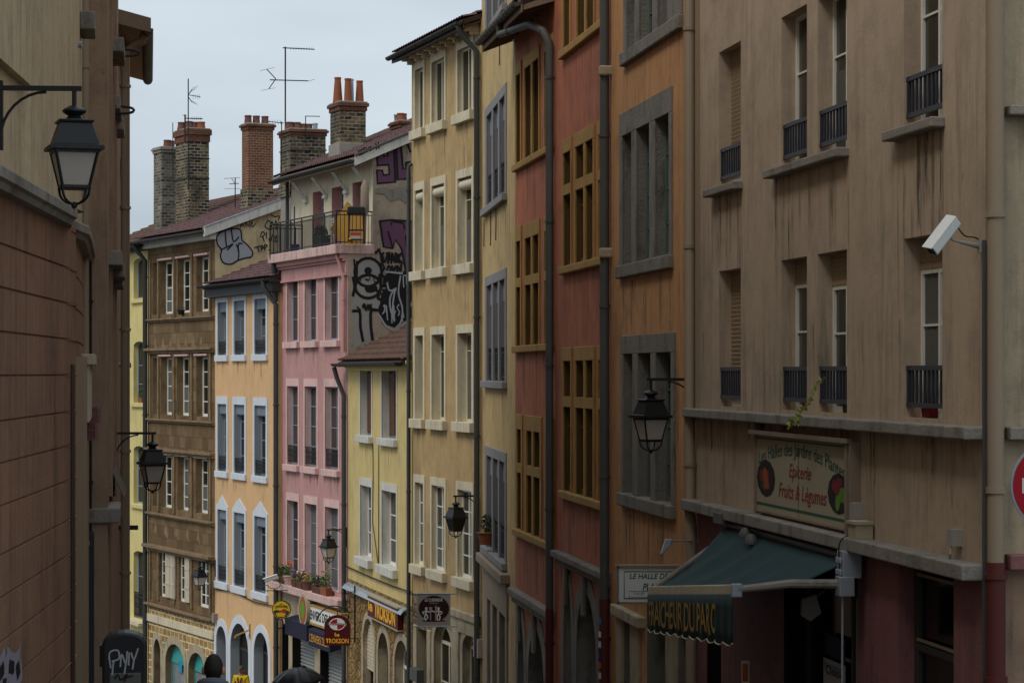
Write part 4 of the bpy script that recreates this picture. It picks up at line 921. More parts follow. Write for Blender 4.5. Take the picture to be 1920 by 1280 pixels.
m = MB(); m.poly([(B.L, 0, -2.5), (B.L, 9, -2.5), (B.L, 9, ze+.2), (B.L, 4.6, ze+1.8), (B.L, 0, ze)]); m.build('side_wall', 'pl_plain', B.root)
m = MB(); m.box(-.1, B.L+.08, -.22, .02, ze-.18, ze+.02); m.box(-.1, B.L+.14, -.34, .02, ze+.02, ze+.2); m.build('cornice', 'greytrim', B.root, bev=.02)
tp = 1.8/4.6; pt = math.atan(tp); ov = .5
tiles(B, -.1, B.L+.12, -ov, 4.6, ze-ov*tp+.35, pt, 'tile')
m = MB(); m.prism([(B.L-.02, -ov+.05, ze-.1), (B.L-.02, 4.6, ze+1.75), (B.L-.02, 4.6, ze+2.1), (B.L-.02, -ov+.05, ze+.22)], (.22, 0, 0)); m.build('coping', 'greytrim', B.root, bev=.02)
m = MB(); m.prism([(B.L-.05, -ov+.05, ze+.222), (B.L-.05, 4.6, ze+2.102), (B.L-.05, 4.6, ze+2.14), (B.L-.05, -ov+.05, ze+.26)], (.27, 0, 0)); m.build('coping_flashing', 'zinc_light', B.root)
gutter(B, -.2, B.L+.05, -ov-.09, ze-ov*tp+.27, .085, 'zinc_dark')
pipe(B.root, [(-.05, -ov-.05, ze+.05), (-.05, -.4, ze-.25), (.04, -.12, ze-.6), (.04, -.12, -1)], .09, 'pipe_green', bands=2.6)
# ============================================================ far yellow house
FY = B = Building('townhouse', 'pale yellow house with arched windows at the far end of the row', 195, 277, -1200, 277, BR.O.y+.15, group=GRP)
for (t, b_) in ((484, 560), (640, 755), (836, 945), (1033, 1160)):
    for (p, q) in ((212, 236), (250.5, 272)):
        window(B, B.S(p), B.S(q), B.Z(262, b_), B.Z(262, t), rec=.17, fr='bframe', cols=1, rows=3, rise=.18, rm=1, pane='glass', sill=(.1, .16, .2, 'pl_yellow2') if b_ < 1100 else None, rail=('iron', 1.0) if b_ > 1100 else None, split=(.33, .66) if b_ > 600 else ())
m = MB(); z = B.Z(262, 1163); m.box(B.S(245), B.S(276), -.35, .02, z-.12, z); m.build('balcony_slab', 'creamtrim', B.root)
ze = B.Z(260, 462)
B.wall(ze, ['pl_yellow2', 'pl_yellow2'], depth=9, gable=[(0, ze), (4.5, ze+2), (9, ze+.4)])
course(B, ze-.2, ze, .25, 'zinc_dark', name='cornice')
tiles(B, -.1, B.L+.3, -.45, 4.5, ze-.0, math.atan(2/4.5), 'tile_old')
gutter(B, -.1, B.L, -.53, ze-.02, .08, 'zinc_dark')
# ============================================================ left side of the street
# near left: rust-red wall with grooves and stone coping, beige wall above
def leftX(y): return -4.2-.065*(y-19.7)
path = [(leftX(4), 4.0), (leftX(14), 14.0), (leftX(24), 24.0), (-4.56, 25.1), (-4.70, 22.9), (-4.87, 26.9), (-5.10, 28.4), (-5.89, 33.2)]
base = ground(0, 25)-.5
LW = thing('old_building', 'rust-red grooved wall with grey stone ledge and beige upper wall at the left edge', 'building', (0, 0, base))
def lnorm(i):
    a = Vector(path[max(i-1, 0)]); b = Vector(path[min(i+1, len(path)-1)]); d = (b-a).normalized(); return Vector((d.y, -d.x))   # towards the street
def lp(i, out): p = Vector(path[i])+lnorm(i)*out; return p.x, p.y
zL = CZ+1.65-base       # ledge top
def sweep(prof, name, mat, i0=0, i1=None, parent=LW, smooth=False, bev=0):
    m = MB(); i1 = len(path) if i1 is None else i1; n = len(prof)
    for i in range(i0, i1):
        for (o_, z) in prof: x, y = lp(i, o_); m.v.append((x, y, z))
    for i in range(i1-i0-1):
        for k in range(n-1): m.f.append((i*n+k, i*n+k+1, (i+1)*n+k+1, (i+1)*n+k)); m.m.append(0)
    if n > 2 and name == 'door_jamb':
        (x0, y0_), (x1, y1_) = lp(i0, -.02), lp(i0, prof[1][0]); m.quad((x0, y0_, prof[0][1]), (x1, y1_, prof[0][1]), (x1, y1_, -2), (x0, y0_, -2))
    return m.build(name, mat, parent, smooth=smooth)
# courses with grooves between them, spacing read at the left edge of the photograph
gz = [CZ+(HY-y)/F*19.7-base for y in (456, 538, 621, 704, 789, 868, 948, 1040, 1120, 1203, 1290)]
prof = [(0, zL-.15)]
for z in gz: prof += [(0, z+.01), (-.018, z+.005), (-.018, z-.008), (0, z-.012)]
z = gz[-1]
while z > 0: z -= .36; prof += [(0, z+.012), (-.028, z+.006), (-.028, z-.012), (0, z-.02)]
prof.append((0, -2)); sweep(prof, 'wall', 'pl_leftred')
sweep([(-.1, zL+.02), (.12, zL-.01), (.135, zL-.03), (.135, zL-.11), (.1, zL-.13), (.08, zL-.18), (-.02, zL-.2)], 'stone_ledge', 'stonegrey')
sweep([(-.02, zL), (-.02, zL+12.5)], 'upper_wall', 'pl_leftbeige', 2)
# upper wall of the straight stretch, with a shallow recessed panel
P0, P1 = Vector(path[0]), Vector(path[2]); LWp = Plane(P0, P1-P0, base); dl = LWp.d; nl = Vector((dl.y, -dl.x))
def lw(s, out, z): p = P0+dl*s+nl*out; return (p.x, p.y, z)
Ltot = (P1-P0).length; sa, sbb = LWp.S(-60), LWp.S(60); ztp = LWp.Z(60, 158)
m = MB(); T = zL+12.5  # top is out of view; height chosen to shade the near right fronts
m.quad(lw(0, -.02, zL), lw(sa, -.02, zL), lw(sa, -.02, T), lw(0, -.02, T)); m.quad(lw(sbb+.07, -.02, zL), lw(Ltot, -.02, zL), lw(Ltot, -.02, T), lw(sbb+.07, -.02, T)); m.quad(lw(sa, -.02, ztp), lw(sbb+.07, -.02, ztp), lw(sbb+.07, -.02, T), lw(sa, -.02, T))
m.quad(lw(sa, -.1, zL), lw(sbb, -.1, zL), lw(sbb, -.1, ztp), lw(sa, -.1, ztp)); m.quad(lw(sbb, -.1, zL), lw(sbb+.07, -.02, zL), lw(sbb+.07, -.02, ztp), lw(sbb, -.1, ztp)); m.quad(lw(sa, -.1, ztp), lw(sbb, -.1, ztp), lw(sbb+.07, -.02, ztp), lw(sa, -.02, ztp))
m.build('upper_wall', 'pl_leftbeige', LW)
m = MB()
bx = [(x, y) for x, y in path]; top_ = [(x-8, y) for x, y in path]
m.poly([(x, y, T-.01) for x, y in bx]+[(x, y, T-.01) for x, y in reversed(top_)]); m.quad((path[0][0], 4, -2), (path[0][0]-8, 4, -2), (path[0][0]-8, 4, T), (path[0][0], 4, T)); m.quad((path[0][0]-8, 4, -2), (path[-1][0]-8, 33.2, -2), (path[-1][0]-8, 33.2, T), (path[0][0]-8, 4, T))
m.build('back_wall', 'pl_leftbeige', LW)
# doorway on the bend: light jamb, dark strip with the recess's shade in its colour, projecting pale frame
def bend(px, out=0.):      # a point on the far stretch of the wall
    A, Bv = Vector(path[6]), Vector(path[7]); pl = Plane(A, Bv-A, base); s_ = pl.S(px); d_ = pl.d; n_ = Vector((d_.y, -d_.x)); p = A+d_*s_+n_*out; return p, pl
pl = Plane(Vector(path[6]), Vector(path[7])-Vector(path[6]), base); dd = pl.d; nn = Vector((dd.y, -dd.x)); O6 = Vector(path[6]); L6 = (Vector(path[7])-O6).length
def b6(s, o_, z): p = O6+dd*s+nn*o_; return (p.x, p.y, z)
def fbox(m, s0, s1, o0, o1, z0, z1): m.prism([b6(s0, o0, z0), b6(s1, o0, z0), b6(s1, o1, z0), b6(s0, o1, z0)], (0, 0, z1-z0))
def zl6(y, d=29.): return CZ+(HY-y)/F*d-base
m = MB(); q0, q1 = LWp.S(133), LWp.S(138.5); m.prism([lw(q0, -.03, -2), lw(q1, -.03, -2), lw(q1, .012, -2), lw(q0, .012, -2)], (0, 0, zl6(683, 24.6)+2)); m.build('recess_shade', 'wood_dark', LW)
sweep([(-.02, zl6(668, 26.5)), (.07, zl6(668, 26.5)), (.07, -2)], 'door_jamb', 'pipebeige', 4, 7)
m = MB(); fbox(m, .1, 2.9, .05, .1, zl6(790), zl6(672)); fbox(m, .05, 3.0, .0, .16, zl6(684), zl6(664)); m.build('shutter', 'shutter_cream', LW, bev=.01)
m = MB(); fbox(m, 3.1, 4.2, .02, .12, -2, zl6(1000, 31.5)); m.build('door_panel', 'zinc_dark', LW)
def lpx(px, py, d): return px3(px, py, d)-Vector((0, 0, base))
def basket(px0, px1, y0_, y1_, d, lab):
    a, b = px3(px0, y1_, d), px3(px1, y0_, d); m = MB(); n = 7; w_ = b.x-a.x
    m.box(0, w_, .02, .3, 0, .02); m.box(0.01, w_-.01, .03, .29, .02, b.z-a.z-.02)
    for k in range(n): x = w_*k/(n-1); m.box(x-.008, x+.008, 0, .02, 0, b.z-a.z)
    for zz in (0, .5, .93): m.box(0, w_, -.004, .02, zz*(b.z-a.z), zz*(b.z-a.z)+.025)
    tag(m.build('planter_box', 'pl_maroon', loc=a), lab, 'planter', 'slatted planter boxes fixed to the left wall')
basket(163, 183, 764, 793, 31.2, 'small maroon slatted box fixed high on the left wall, the upper one'); basket(151, 178, 791, 825, 30.0, 'maroon slatted box on the left wall, the lower and larger one')
m = MB(); c = px3(133, 84, 27.5)-Vector((0, 0, base)); m.tube([c+Vector((-.15, 0, 0)), c+Vector((-.12, 0, 0))], .11, 10); m.tube([c+Vector((-.12, 0, 0)), c+Vector((.13, 0, 0))], .04, 12)
o = m.build('wall_spotlight', 'zinc_light', loc=(0, 0, base), smooth=True); tag(o, 'short white cylindrical spotlight sticking out of the left beige wall', 'spotlight')
m = MB(); s0, s1 = .4, 1.3; fbox(m, s0, s1, -.02, .16, zl6(50, 28.6), zl6(16, 28.6)); m.build('window_ledge', 'stonegrey', LW, bev=.015)
m = MB(); c0 = px3(158.5, 600, 30.9); m.tube([(c0.x, c0.y, -1), (c0.x, c0.y, T)], .056, 12)
for zz in (zl6(148, 32), zl6(440, 32), zl6(820, 32), 3): m.tube([(c0.x, c0.y, zz), (c0.x, c0.y, zz+.06)], .068, 12)
m.build('downpipe', 'pipebeige', LW, smooth=True)
# torn posters on the red wall
def wallfn(u, v, o_=0.): return lw(u, .004+o_, v)
for k, (x, y_, w_, h_) in enumerate(((2, 1222, .5, .3), (20, 1218, .7, .28), (32, 1216, .45, .35), (6, 1250, .5, .3), (22, 1268, .5, .25))):
    rnd = random.Random(k); s_, z_ = LWp.SZ(x, y_); pts = []
    tl_ = rnd.uniform(-.25, .25)
    for q in range(24):
        e_ = q/6; si, f_ = int(e_), e_-int(e_); u_, v_ = ((-1+2*f_, -1), (1, -1+2*f_), (1-2*f_, 1), (-1, 1-2*f_))[si]; u_ += rnd.uniform(-.22, .05)*(1 if u_ > 0 else -1); v_ += rnd.uniform(-.2, .05)*(1 if v_ > 0 else -1); pts.append((s_+w_*.5*u_-tl_*v_*h_, z_-h_/2+h_*.5*v_+tl_*u_*w_*.5))
    m = MB(); m.poly([wallfn(u, v, k*.001) for u, v in pts]); pq = m.build('torn_poster', 'poster_grey', LW, tri=True)
    m = MB(); m.poly([wallfn(s_+(u-s_)*.45, z_-h_/2+(v-z_+h_/2)*.4, .006+k*.001) for u, v in pts]); m.build('poster_print', 'ink_black', pq, tri=True)
# second left building
class LeftB(Building):
    pass
L2 = B = LeftB('old_building', 'tall pinkish brown building seen almost edge-on behind the left beige wall', 202, 222, 280, 202, 32.0, 'building', 'buildings seen edge-on along the left side')
B.wall(23., ['pl_leftbrown', 'pl_leftbrown'], depth=7, holes=[(B.S(205), B.S(208), B.Z(206, 560)-5, B.Z(206, 560)-2.6, 0, .2, 1)])  # height above view set for the shade it throws across the street
def sillb(B, px0, px1, y, out_=.18, h=.14, mat='stonegrey', d=None):
    s0, s1 = B.S(px0), B.S(px1); z = B.Z((px0+px1)/2, y); m = MB(); m.box(s0, s1, -out_, .02, z-h, z); return m.build('window_sill', mat, B.root, bev=.012)
for c, y_, e in (((205, 208.5), 84, .2), ((211, 214), 190, .12), ((204, 207), 474, .18), ((210, 213.5), 515, .16), ((207, 210), 497, .2), ((214, 216.5), 228, .15)): sillb(B, c[0], c[1], y_, e, .2)
m = MB(); z = B.Z(202, 952); m.box(-.06, 1.6, -.16, .5, z-.2, z); m.box(-.06, .0, .5, 1.2, z-.2, z); m.build('ledge', 'stonegrey', B.root, bev=.02)
m = MB(); m.prism([(1.7, -.01, z+.45), (1.7, -.2, z+.02), (4.5, -.2, z+.02), (4.5, -.01, z+.45)], (0, 0, .03)); m.build('flashing', 'zinc', B.root)
for px_ in (204.5, 209, 213): s0 = B.S(px_); m = MB(); m.box(s0, s0+.12, -.05, .02, B.Z(px_, 930), 22.9); m.build('wall_strip', 'pl_leftbrown', B.root)
m = MB(); m.tube([(-.04, .22, 1), (-.04, .22, 9)], .015, 6)
for k in range(10): m.box(-.06, 0, .19, .25, 1+k*.8, 1.04+k*.8)
m.build('cable', 'iron', B.root)
for px_, y_, r_ in ((213, 97, .22), (211, 205, .14)):
    s0 = B.S(px_); z = B.Z(px_, y_); m = MB(); m.tube([(s0, -.02, z+.05)]+[(s0+.1, -.18-r_*math.sin(u), z+.05*math.cos(u)) for u in [k*math.pi/6 for k in range(7)]]+[(s0+.1, -.05, z-.05)], .022, 6)
    tag(m.build('cable_loop', 'iron', loc=B.root.location, rotz=B.ang), 'black cable loop sticking out from the %s of the left facade' % ('top' if y_ < 150 else 'middle'), 'cable')
L3 = B = LeftB('old_building', 'narrow brown building on the left with plank soffit eaves and bent gutter pipe', 222, 234, 280, 222, L2.P1.y+.2, 'building', 'buildings seen edge-on along the left side')
ze = CZ+6.3-B.base
B.wall(ze, ['pl_leftbrown', 'pl_leftbrown'], depth=7, gable=[(0, ze), (4, ze+.9), (7, ze+.9)])
ov = .42; tp = math.tan(R(14)); EL = B.L*.66
m = MB(); n = 20
for k in range(n): x0 = -.2+(EL+.2)*k/n; m.prism([(x0, -ov, ze-ov*tp), (x0, 0, ze), (x0, 0, ze-.03), (x0, -ov, ze-ov*tp-.03)], ((EL+.2)/n-.015, 0, 0))
m.prism([(-.2, -ov, ze-ov*tp+.006), (-.2, 0, ze+.006), (-.2, 0, ze+.02), (-.2, -ov, ze-ov*tp+.02)], (EL+.2, 0, 0)); m.build('soffit', 'plank', B.root)
m = MB(); m.prism([(-.26, -ov-.16, ze-ov*tp-.1), (-.26, 2.0, ze+2.0*tp-.06), (-.26, 2.0, ze+2*tp+.22), (-.26, -ov-.16, ze-ov*tp+.16)], (.05, 0, 0)); m.build('verge_board', 'wood_old', B.root)
tiles(B, -.2, EL, -ov-.05, 4, ze-ov*tp+.1, R(14), 'tile_old')
gutter(B, -.2, EL, -ov-.1, ze-ov*tp-.02, .1, 'zinc', bands=24)
pipe(B.root, [(.2, -ov-.05, ze-ov*tp-.06), (.2, -ov-.0, ze-ov*tp-.2), (.2, -.3, ze-.35), (.2, -.12, ze-.5), (.2, -.12, -1)], .085, 'pipebeige', bands=2.2, n=12)
for px_, y_ in ((225, 95), (226, 306), (227, 470), (226, 870), (225, 985)): sillb(B, px_-1, px_+1.5, y_, .16, .16)
m = MB(); c = B.Z(226, 685); s0 = B.S(223.5); m.tube([(s0, 0, c), (s0, -.22, c)], .05, 8); tag(m.build('wall_spotlight', 'zinc_light', loc=B.root.location, rotz=B.ang, smooth=True), 'small metal spotlight far along the left brown facade', 'spotlight')
m = MB(); s0 = B.S(222.5); z = B.Z(222.5, 987); m.box(s0, s0+.08, -.35, 0, z-.06, z+.02); m.build('stone_stub', 'zinc_dark', B.root)
# chimneys
def chimney(B, cx, d, wl, wr, yt, yb, mat, pots, cap='brick_cap', caph=None, name='chimney', lower=None):
    k = (cx-CX)/F; C2 = Vector((k*d, d)); X = B.d; Y = B.n
    def size(v, px): e = v*1.0; return abs(px/(F/d*(e.x-k*e.y)))
    a = size(X, wl); b = size(Y, wr)
    o_ = C2-B.O; x1, y0_ = o_.dot(X), o_.dot(Y); x0, y1 = x1-a, y0_+b
    zt = CZ+(HY-yt)/F*d-B.base; zb = CZ+(HY-yb)/F*d-B.base
    ch = caph or .22
    m = MB(); m.box(x0, x1, y0_, y1, zb, zt-ch); c = m.build(name, mat, B.root)
    m = MB(); m.box(x0-.04, x1+.04, y0_-.04, y1+.04, zt-ch, zt-ch*.5); m.box(x0-.09, x1+.09, y0_-.09, y1+.09, zt-ch*.5, zt-.03); m.build('chimney_cap', cap, c, bev=.01)
    m = MB(); m.box(x0-.05, x1+.05, y0_-.05, y1+.05, zt-.03, zt+.02); m.build('mortar_bed', 'cement', c, bev=.02)
    if lower:
        hh, mt = lower; m = MB(); m.prism([(x0-.05, y0_-.05, zb-.3), (x1+.05, y0_-.05, zb-.3), (x1+.05, y1+.05, zb-.3), (x0-.05, y1+.05, zb-.3)], (0, 0, hh+.3)); m.build('render_skirt', mt, c, bev=.02)
    for (u, v, h, r0, r1, mt) in pots:
        m = MB(); m.lathe([(r0, 0), (r0*.97, .04), (r1, h-.06), (r1*1.12, h-.05), (r1*1.12, h), (r1*.8, h), (r1*.75, h-.1)], (x0+a*u, y0_+b*v, zt+.01), 14); m.build('chimney_pot', mt, c, smooth=True)
    return c, (x0, x1, y0_, y1, zt)
chimney(BR, 303, 92.5, 15, 30, 275, 430, 'brick_pale', [(.5, .6, .3, .16, .13, 'clay_dark'), (.5, .85, .28, .15, .12, 'clay_dark')], cap='cement')
c1, g1 = chimney(BR, 353, 90.5, 24, 39, 240, 420, 'brick_burnt', [(.3, .1, .3, .17, .13, 'clay_dark'), (.5, .35, .32, .17, .13, 'clay_dark'), (.5, .6, .3, .17, .14, 'clay_dark'), (.6, .86, .3, .18, .15, 'clay_pot')], caph=.5)
m = MB(); m.box(g1[0]-.02, g1[1]+.02, g1[2]-.02, g1[3]+.02, g1[4]-1.9, g1[4]-1.86); m.box(g1[0]-.02, g1[1]+.02, g1[2]-.02, g1[3]+.02, g1[4]-1.15, g1[4]-1.11); m.build('iron_band', 'iron', c1)
chimney(BR, 465.5, 86.2, 12, 47, 231, 385, 'brick_red', [(.5, .12, .3, .14, .12, 'clay_dark'), (.5, .45, .3, .14, .12, 'clay_dark'), (.5, .8, .3, .14, .12, 'clay_dark')], lower=(.62, 'brick_burnt'))
c3, g3 = chimney(PK, 545, 79.5, 20, 66, 241, 350, 'brick_burnt', [(.4, .15, .28, .17, .12, 'clay_dark'), (.4, .36, .28, .17, .12, 'clay_dark'), (.4, .55, .24, .14, .11, 'clay_dark'), (.4, .7, .24, .14, .12, 'clay_dark'), (.5, .86, .26, .08, .08, 'zinc_light')], lower=(.15, 'brick_burnt'))
m = MB(); m.box(g3[0]-.03, g3[1]+.03, g3[2]-.03, g3[3]+.03, g3[4]-.7, g3[4]-.66); m.build('iron_band', 'zinc', c3)
zb = CZ+(HY-346)/F*79.5-PK.base
m = MB(); m.box(g3[0]-.0, AL0+.02, g3[2]+.02, g3[3]-.02, zslab-1.5, zb-.28); m.build('party_wall', 'cement', PK.root)
chimney(PK, 638, 75.5, 19, 48, 190, 300, 'brick_burnt', [(.5, .1, .8, .16, .1, 'clay_pot'), (.8, .38, .74, .13, .1, 'clay_pot'), (.4, .62, .78, .14, .11, 'zinc_light'), (.7, .88, .7, .14, .1, 'clay_pot')], caph=.28, lower=(.55, 'cement'))
chimney(PK, 750, 76.5, 17, 16, 226, 270, 'brick_pale', [(.3, .3, .24, .07, .07, 'zinc_light'), (.6, .5, .26, .14, .11, 'clay_pot'), (.5, .9, .26, .14, .11, 'clay_pot')])
# ridge stuff behind: the brown house's roof runs on to the right
zA0_BG, zl_BG = zA0, zl
# ============================================================ street lanterns
def lantern(base, ang, arm, label, s=1.0, glass='frost', plate=.35):
    # base = point where the arm meets the wall; local +X runs along the arm away from the wall
    t = thing('street_lamp', label, 'street lamp', base, ang, 'black wall lanterns along the street')
    m = MB(); L = arm; m.box(0, L+.06, -.018, .018, -.02, .02)
    pts = [(0.0, 0, -.42)]+[(L*.62*(1-math.cos(u)), 0, -.42+.39*math.sin(u)) for u in [k*math.pi/2/8 for k in range(1, 9)]]
    m.tube(pts, .012, 6); m.box(-.01, .02, -.03, .03, -.42-plate*.3, .06); m.build('bracket', 'black_metal', t)
    m = MB(); c = (L, 0, 0)
    m.tube([(L, 0, 0), (L, 0, -.15)], .02, 8); m.build('hanger', 'black_metal', t)
    a = math.radians(14)
    def rot(mb): 
        mb.v = [(L+(x-L)*math.cos(a)-y*math.sin(a), (x-L)*math.sin(a)+y*math.cos(a), z) for x, y, z in mb.v]; return mb
    m = MB(); m.lathe([(.03, -.14), (.05, -.15), (.095, -.175), (.1, -.19), (.085, -.205), (.05, -.225), (.075, -.255), (.1, -.265)], c, 18); m.build('chimney_cap', 'black_metal', t, smooth=True)
    m = MB(); m.lathe([(.135, -.262), (.145, -.27), (.14, -.285), (.125, -.285), (.182, -.465), (.216, -.475), (.22, -.51), (.188, -.512)], c, 4, sq=True)
    for k in range(4):
        for q in range(5):
            d = (-.19+.095*q); x, y = ((.218, d), (-.218, d), (d, .218), (d, -.218))[k]; m.box(L+x-.006, L+x+.006, y-.006, y+.006, -.5, -.485)
    rf = rot(m).build('lamp_roof', 'black_metal', t)
    m = MB(); zt, zb, rt, rb = -.512, -.81, .172, .108
    m.lathe([(rb, zb), (rt, zt)], c, 4, sq=True); rot(m).build('lamp_glass', glass, t)
    m = MB()
    for sx in (-1, 1):
        for sy in (-1, 1): m.tube([(L+sx*rt, sy*rt, zt), (L+sx*rb, sy*rb, zb)], .013, 5)
    for (r, z) in ((rt, zt-.012), (rb, zb)):
        for sx in (-1, 1): m.box(L+sx*r-.012, L+sx*r+.012, -r, r, z-.012, z+.012); m.box(L-r, L+r, sx*r-.012, sx*r+.012, z-.012, z+.012)
    rot(m).build('lamp_frame', 'black_metal', t)
    m = MB()
    for sx, sy in ((1, 1), (1, -1), (-1, 1), (-1, -1)):
        m.tube([(L+sx*rb*1.05, sy*rb*1.05, zb-.0)]+[(L+sx*rb*math.cos(u), sy*rb*math.cos(u), zb-.03-.11*math.sin(u)) for u in [k*math.pi/2/5 for k in range(6)]], .011, 5)
    m.lathe([(.005, -.03), (.022, -.018), (.026, 0), (.02, .02), (.008, .03)], (L, 0, zb-.15), 10); m.box(L-.1, L+.1, -.1, .1, zb-.02, zb-.005); rot(m).build('finial', 'black_metal', t)
    m = MB(); m.lathe([(.02, 0), (.05, -.04), (.06, -.1), (.04, -.15), (.01, -.17)], (L, 0, -.515), 12); m.build('bulb', 'zinc', t, smooth=True)
    return t
def onwall(B, px, py, arm, label, **k):
    s, z = B.SZ(px, py); p = B.W(s, 0, z); n = -B.n; return lantern(p, math.atan2(n.y, n.x), arm, label, **k)
b_ = Vector(lw(LWp.S(1), 0, 0)); b_.z = CZ+(HY-165)/F*19.7; lantern(b_, math.atan2(nl.y, nl.x), .6, 'largest nearest lantern with frosted glass on the left wall', plate=.3)
onwall(L2, 216.5, 812, .6, 'lantern on the left facade, hanging before the pale yellow house')
onwall(PE, 404.5, 1052, .58, 'smallest farthest lantern, in front of the brown stone house windows')
onwall(PK, 650, 992, .56, 'lantern hanging before the lowest pink house windows above the red pub signs')
onwall(OC, 896, 929, .54, 'lantern with clear dark glass on the ochre house above the white hanging banner', glass='glass_dark')
onwall(OR, 1303, 711, .6, 'lantern in front of the orange house mullioned window, left of the beige building')
# ============================================================ grocery sign
def fac(B, y0=0.): return lambda u, v, o=0.: (u, y0-o, v)
B = BG; s0, s1 = B.S(1430), B.S(1612); zt, zb = B.Z(1430, 810), B.Z(1430, 953)
q_ = B.SZ(1632, 995)[0]; m = MB(); m.tube(smoothpath([(q_-.1, -.12, zl2+.05), (q_-.2, -.16, zl2+.0), (q_-.22, -.26, zl2-.1), (q_-.2, -.26, zl2-.4)]), .008, 6); tag(m.build('cable', 'black_metal', loc=B.root.location, rotz=B.ang), 'black cable drooping over the ledge below the grocery sign', 'cable')
gs = thing('shop_sign', 'cream grocery sign board with green and red lettering and vegetable pictures above the awning', 'sign', B.root.location, B.ang)
m = MB(); m.box(s0, s1, -.07, -.01, zb, zt); pn = m.build('panel', 'sign_cream', gs)
m = MB()
m.box(s0-.06, s1+.03, -.16, -.08, zt-.02, zt+.03); m.box(s0-.04, s0, -.1, 0, zb-.05, zt+.2); m.box(s1, s1+.04, -.12, -.0, zb-.05, zt); m.box(s0, s1, -.085, -.072, zb-.03, zb)
m.box(s1-.12, s1-.07, -.13, -.09, zb-.05, zt); m.build('frame', 'wood_old', gs, bev=.004)
fn = fac(B, -.072); W_ = s1-s0; H_ = zt-zb
m = MB(); m.quad(*[fn(u, v, .001) for u, v in ((s0, zb+.06), (s1, zb+.06), (s1, zb+.09), (s0, zb+.09))]); m.quad(*[fn(u, v, .001) for u, v in ((s0, zt-.07), (s1, zt-.07), (s1, zt-.055), (s0, zt-.055))]); m.build('green_line', 'sign_green', pn)
m = MB(); xm = s0+W_*.47; m.quad(*[fn(u, v, .0015) for u, v in ((xm-.006, zb), (xm+.006, zb), (xm+.006, zt), (xm-.006, zt))]); m.build('panel_joint', 'pic_dark', pn)
aw_ = W_*.9
text('Les Halles des Jardins des Plantes', s0+.1, zb+H_*.53, aw_, .2, 'sign_green', pn, fn, off=.002, bold=.006, warp=lambda u, q: (u, q+.15-.65*((u/aw_-.47)**2)))
text('Epicerie', s0+W_*.37, zb+H_*.43, W_*.23, .2, 'sign_red', pn, fn, off=.002, shear=.25, bold=.01)
text('Fruits & Légumes', s0+W_*.255, zb+H_*.155, W_*.5, .22, 'sign_red', pn, fn, off=.002, shear=.25, bold=.01)
for (cx_, cy_, cols_) in ((.11, .42, ('pic_orange', 'pic_red', 'leaf_dark', 'pic_orange', 'leaf')), (.87, .38, ('pic_green', 'pic_red', 'pic_green', 'pic_red', 'leaf_lime'))):
    cx_ = s0+W_*cx_; cy_ = zb+H_*cy_; rx, ry = W_*.105, H_*.24
    m = MB(); m.poly([fn(u, v, .002) for u, v in ell(cx_, cy_, rx, ry, 0, 330, 11)]); m.build('vegetable_picture', 'pic_dark', pn)
    rnd = random.Random(int(cx_*100))
    for q in range(9):
        a_ = rnd.uniform(0, 6.28); r_ = rnd.uniform(.1, .6); ex, ey = cx_+rx*r_*math.cos(a_), cy_+ry*r_*math.sin(a_)
        tl = rnd.uniform(-60, 60); w2, h2 = rx*rnd.uniform(.14, .34), ry*rnd.uniform(.25, .42)
        pts = [(ex+(x*math.cos(R(tl))-y*math.sin(R(tl))), ey+(x*math.sin(R(tl))+y*math.cos(R(tl)))) for x, y in ell(0, 0, w2, h2, 0, 330, 11)]
        m = MB(); m.poly([fn(u, v, .003+.0004*q) for u, v in pts]); m.build('vegetable_shape', cols_[q % 5], pn)
# white box sign on the orange house
c = px3(1160, 1128, 32.9); W_ = px3(1290, 1128, 32.9).x-c.x; H_ = (1128-1064)/F*32.9
ws = thing('shop_sign', 'white box sign with green lettering half hidden behind the green awning', 'sign', c, 0)
m = MB(); m.box(0, W_, 0, .16, 0, H_); bx_ = m.build('box', 'sign_white', ws, bev=.006)
m = MB(); m.box(-.02, W_+.02, -.015, .18, H_-.01, H_+.035); m.box(-.02, W_+.02, -.015, .18, -.03, .0); m.box(-.025, .0, -.015, .18, -.03, H_+.03); m.build('frame', 'wood_old', ws)
fs = lambda u, v, o=0.: (u, -.002-o, v)
strokes([[(.075, .05), (.075, H_-.05), (W_-.06, H_-.05), (W_-.06, .05), (.075, .05)]], 'sign_green', bx_, fs, .014, 'border'); strokes([[(.14, .07), (.14, .15), (.6, .15), (.6, .07), (.14, .07)]], 'sign_green', bx_, fs, .006, 'border')
text('LE HALLE DE JARDIN', .15, H_-.175, .86, .1, 'sign_green', bx_, fs, off=.001, shear=.2, bold=.02)
text('PLANTES', .33, H_-.31, .4, .1, 'sign_green', bx_, fs, off=.001, shear=.2, bold=.02); text('Tel:(0', .2, .09, .15, .045, 'sign_green', bx_, fs, off=.001)
# floodlight on a rod beside it
p0 = px3(1312, 1014, 31.9); p1 = px3(1258, 1014, 31.6)
fl = thing('floodlight', 'small silver floodlight on a thin rod left of the green awning', 'floodlight', p0, 0)
m = MB(); d = p1-p0; m.tube([(0, 0, 0), tuple(d)], .012, 8); m.lathe([(.05, -.03), (.05, .03)], (0, 0, 0), 10); m.build('rod', 'zinc_light', fl, smooth=True)
m = MB(); m.prism([(d.x+.03, -.06, .03), (d.x-.05, -.06, .03), (d.x-.12, -.06, -.17), (d.x-.09, -.06, -.16), (d.x+.02, -.06, -.04)], (0, .14, 0)); m.build('lamp_head', 'zinc_light', fl, bev=.008)
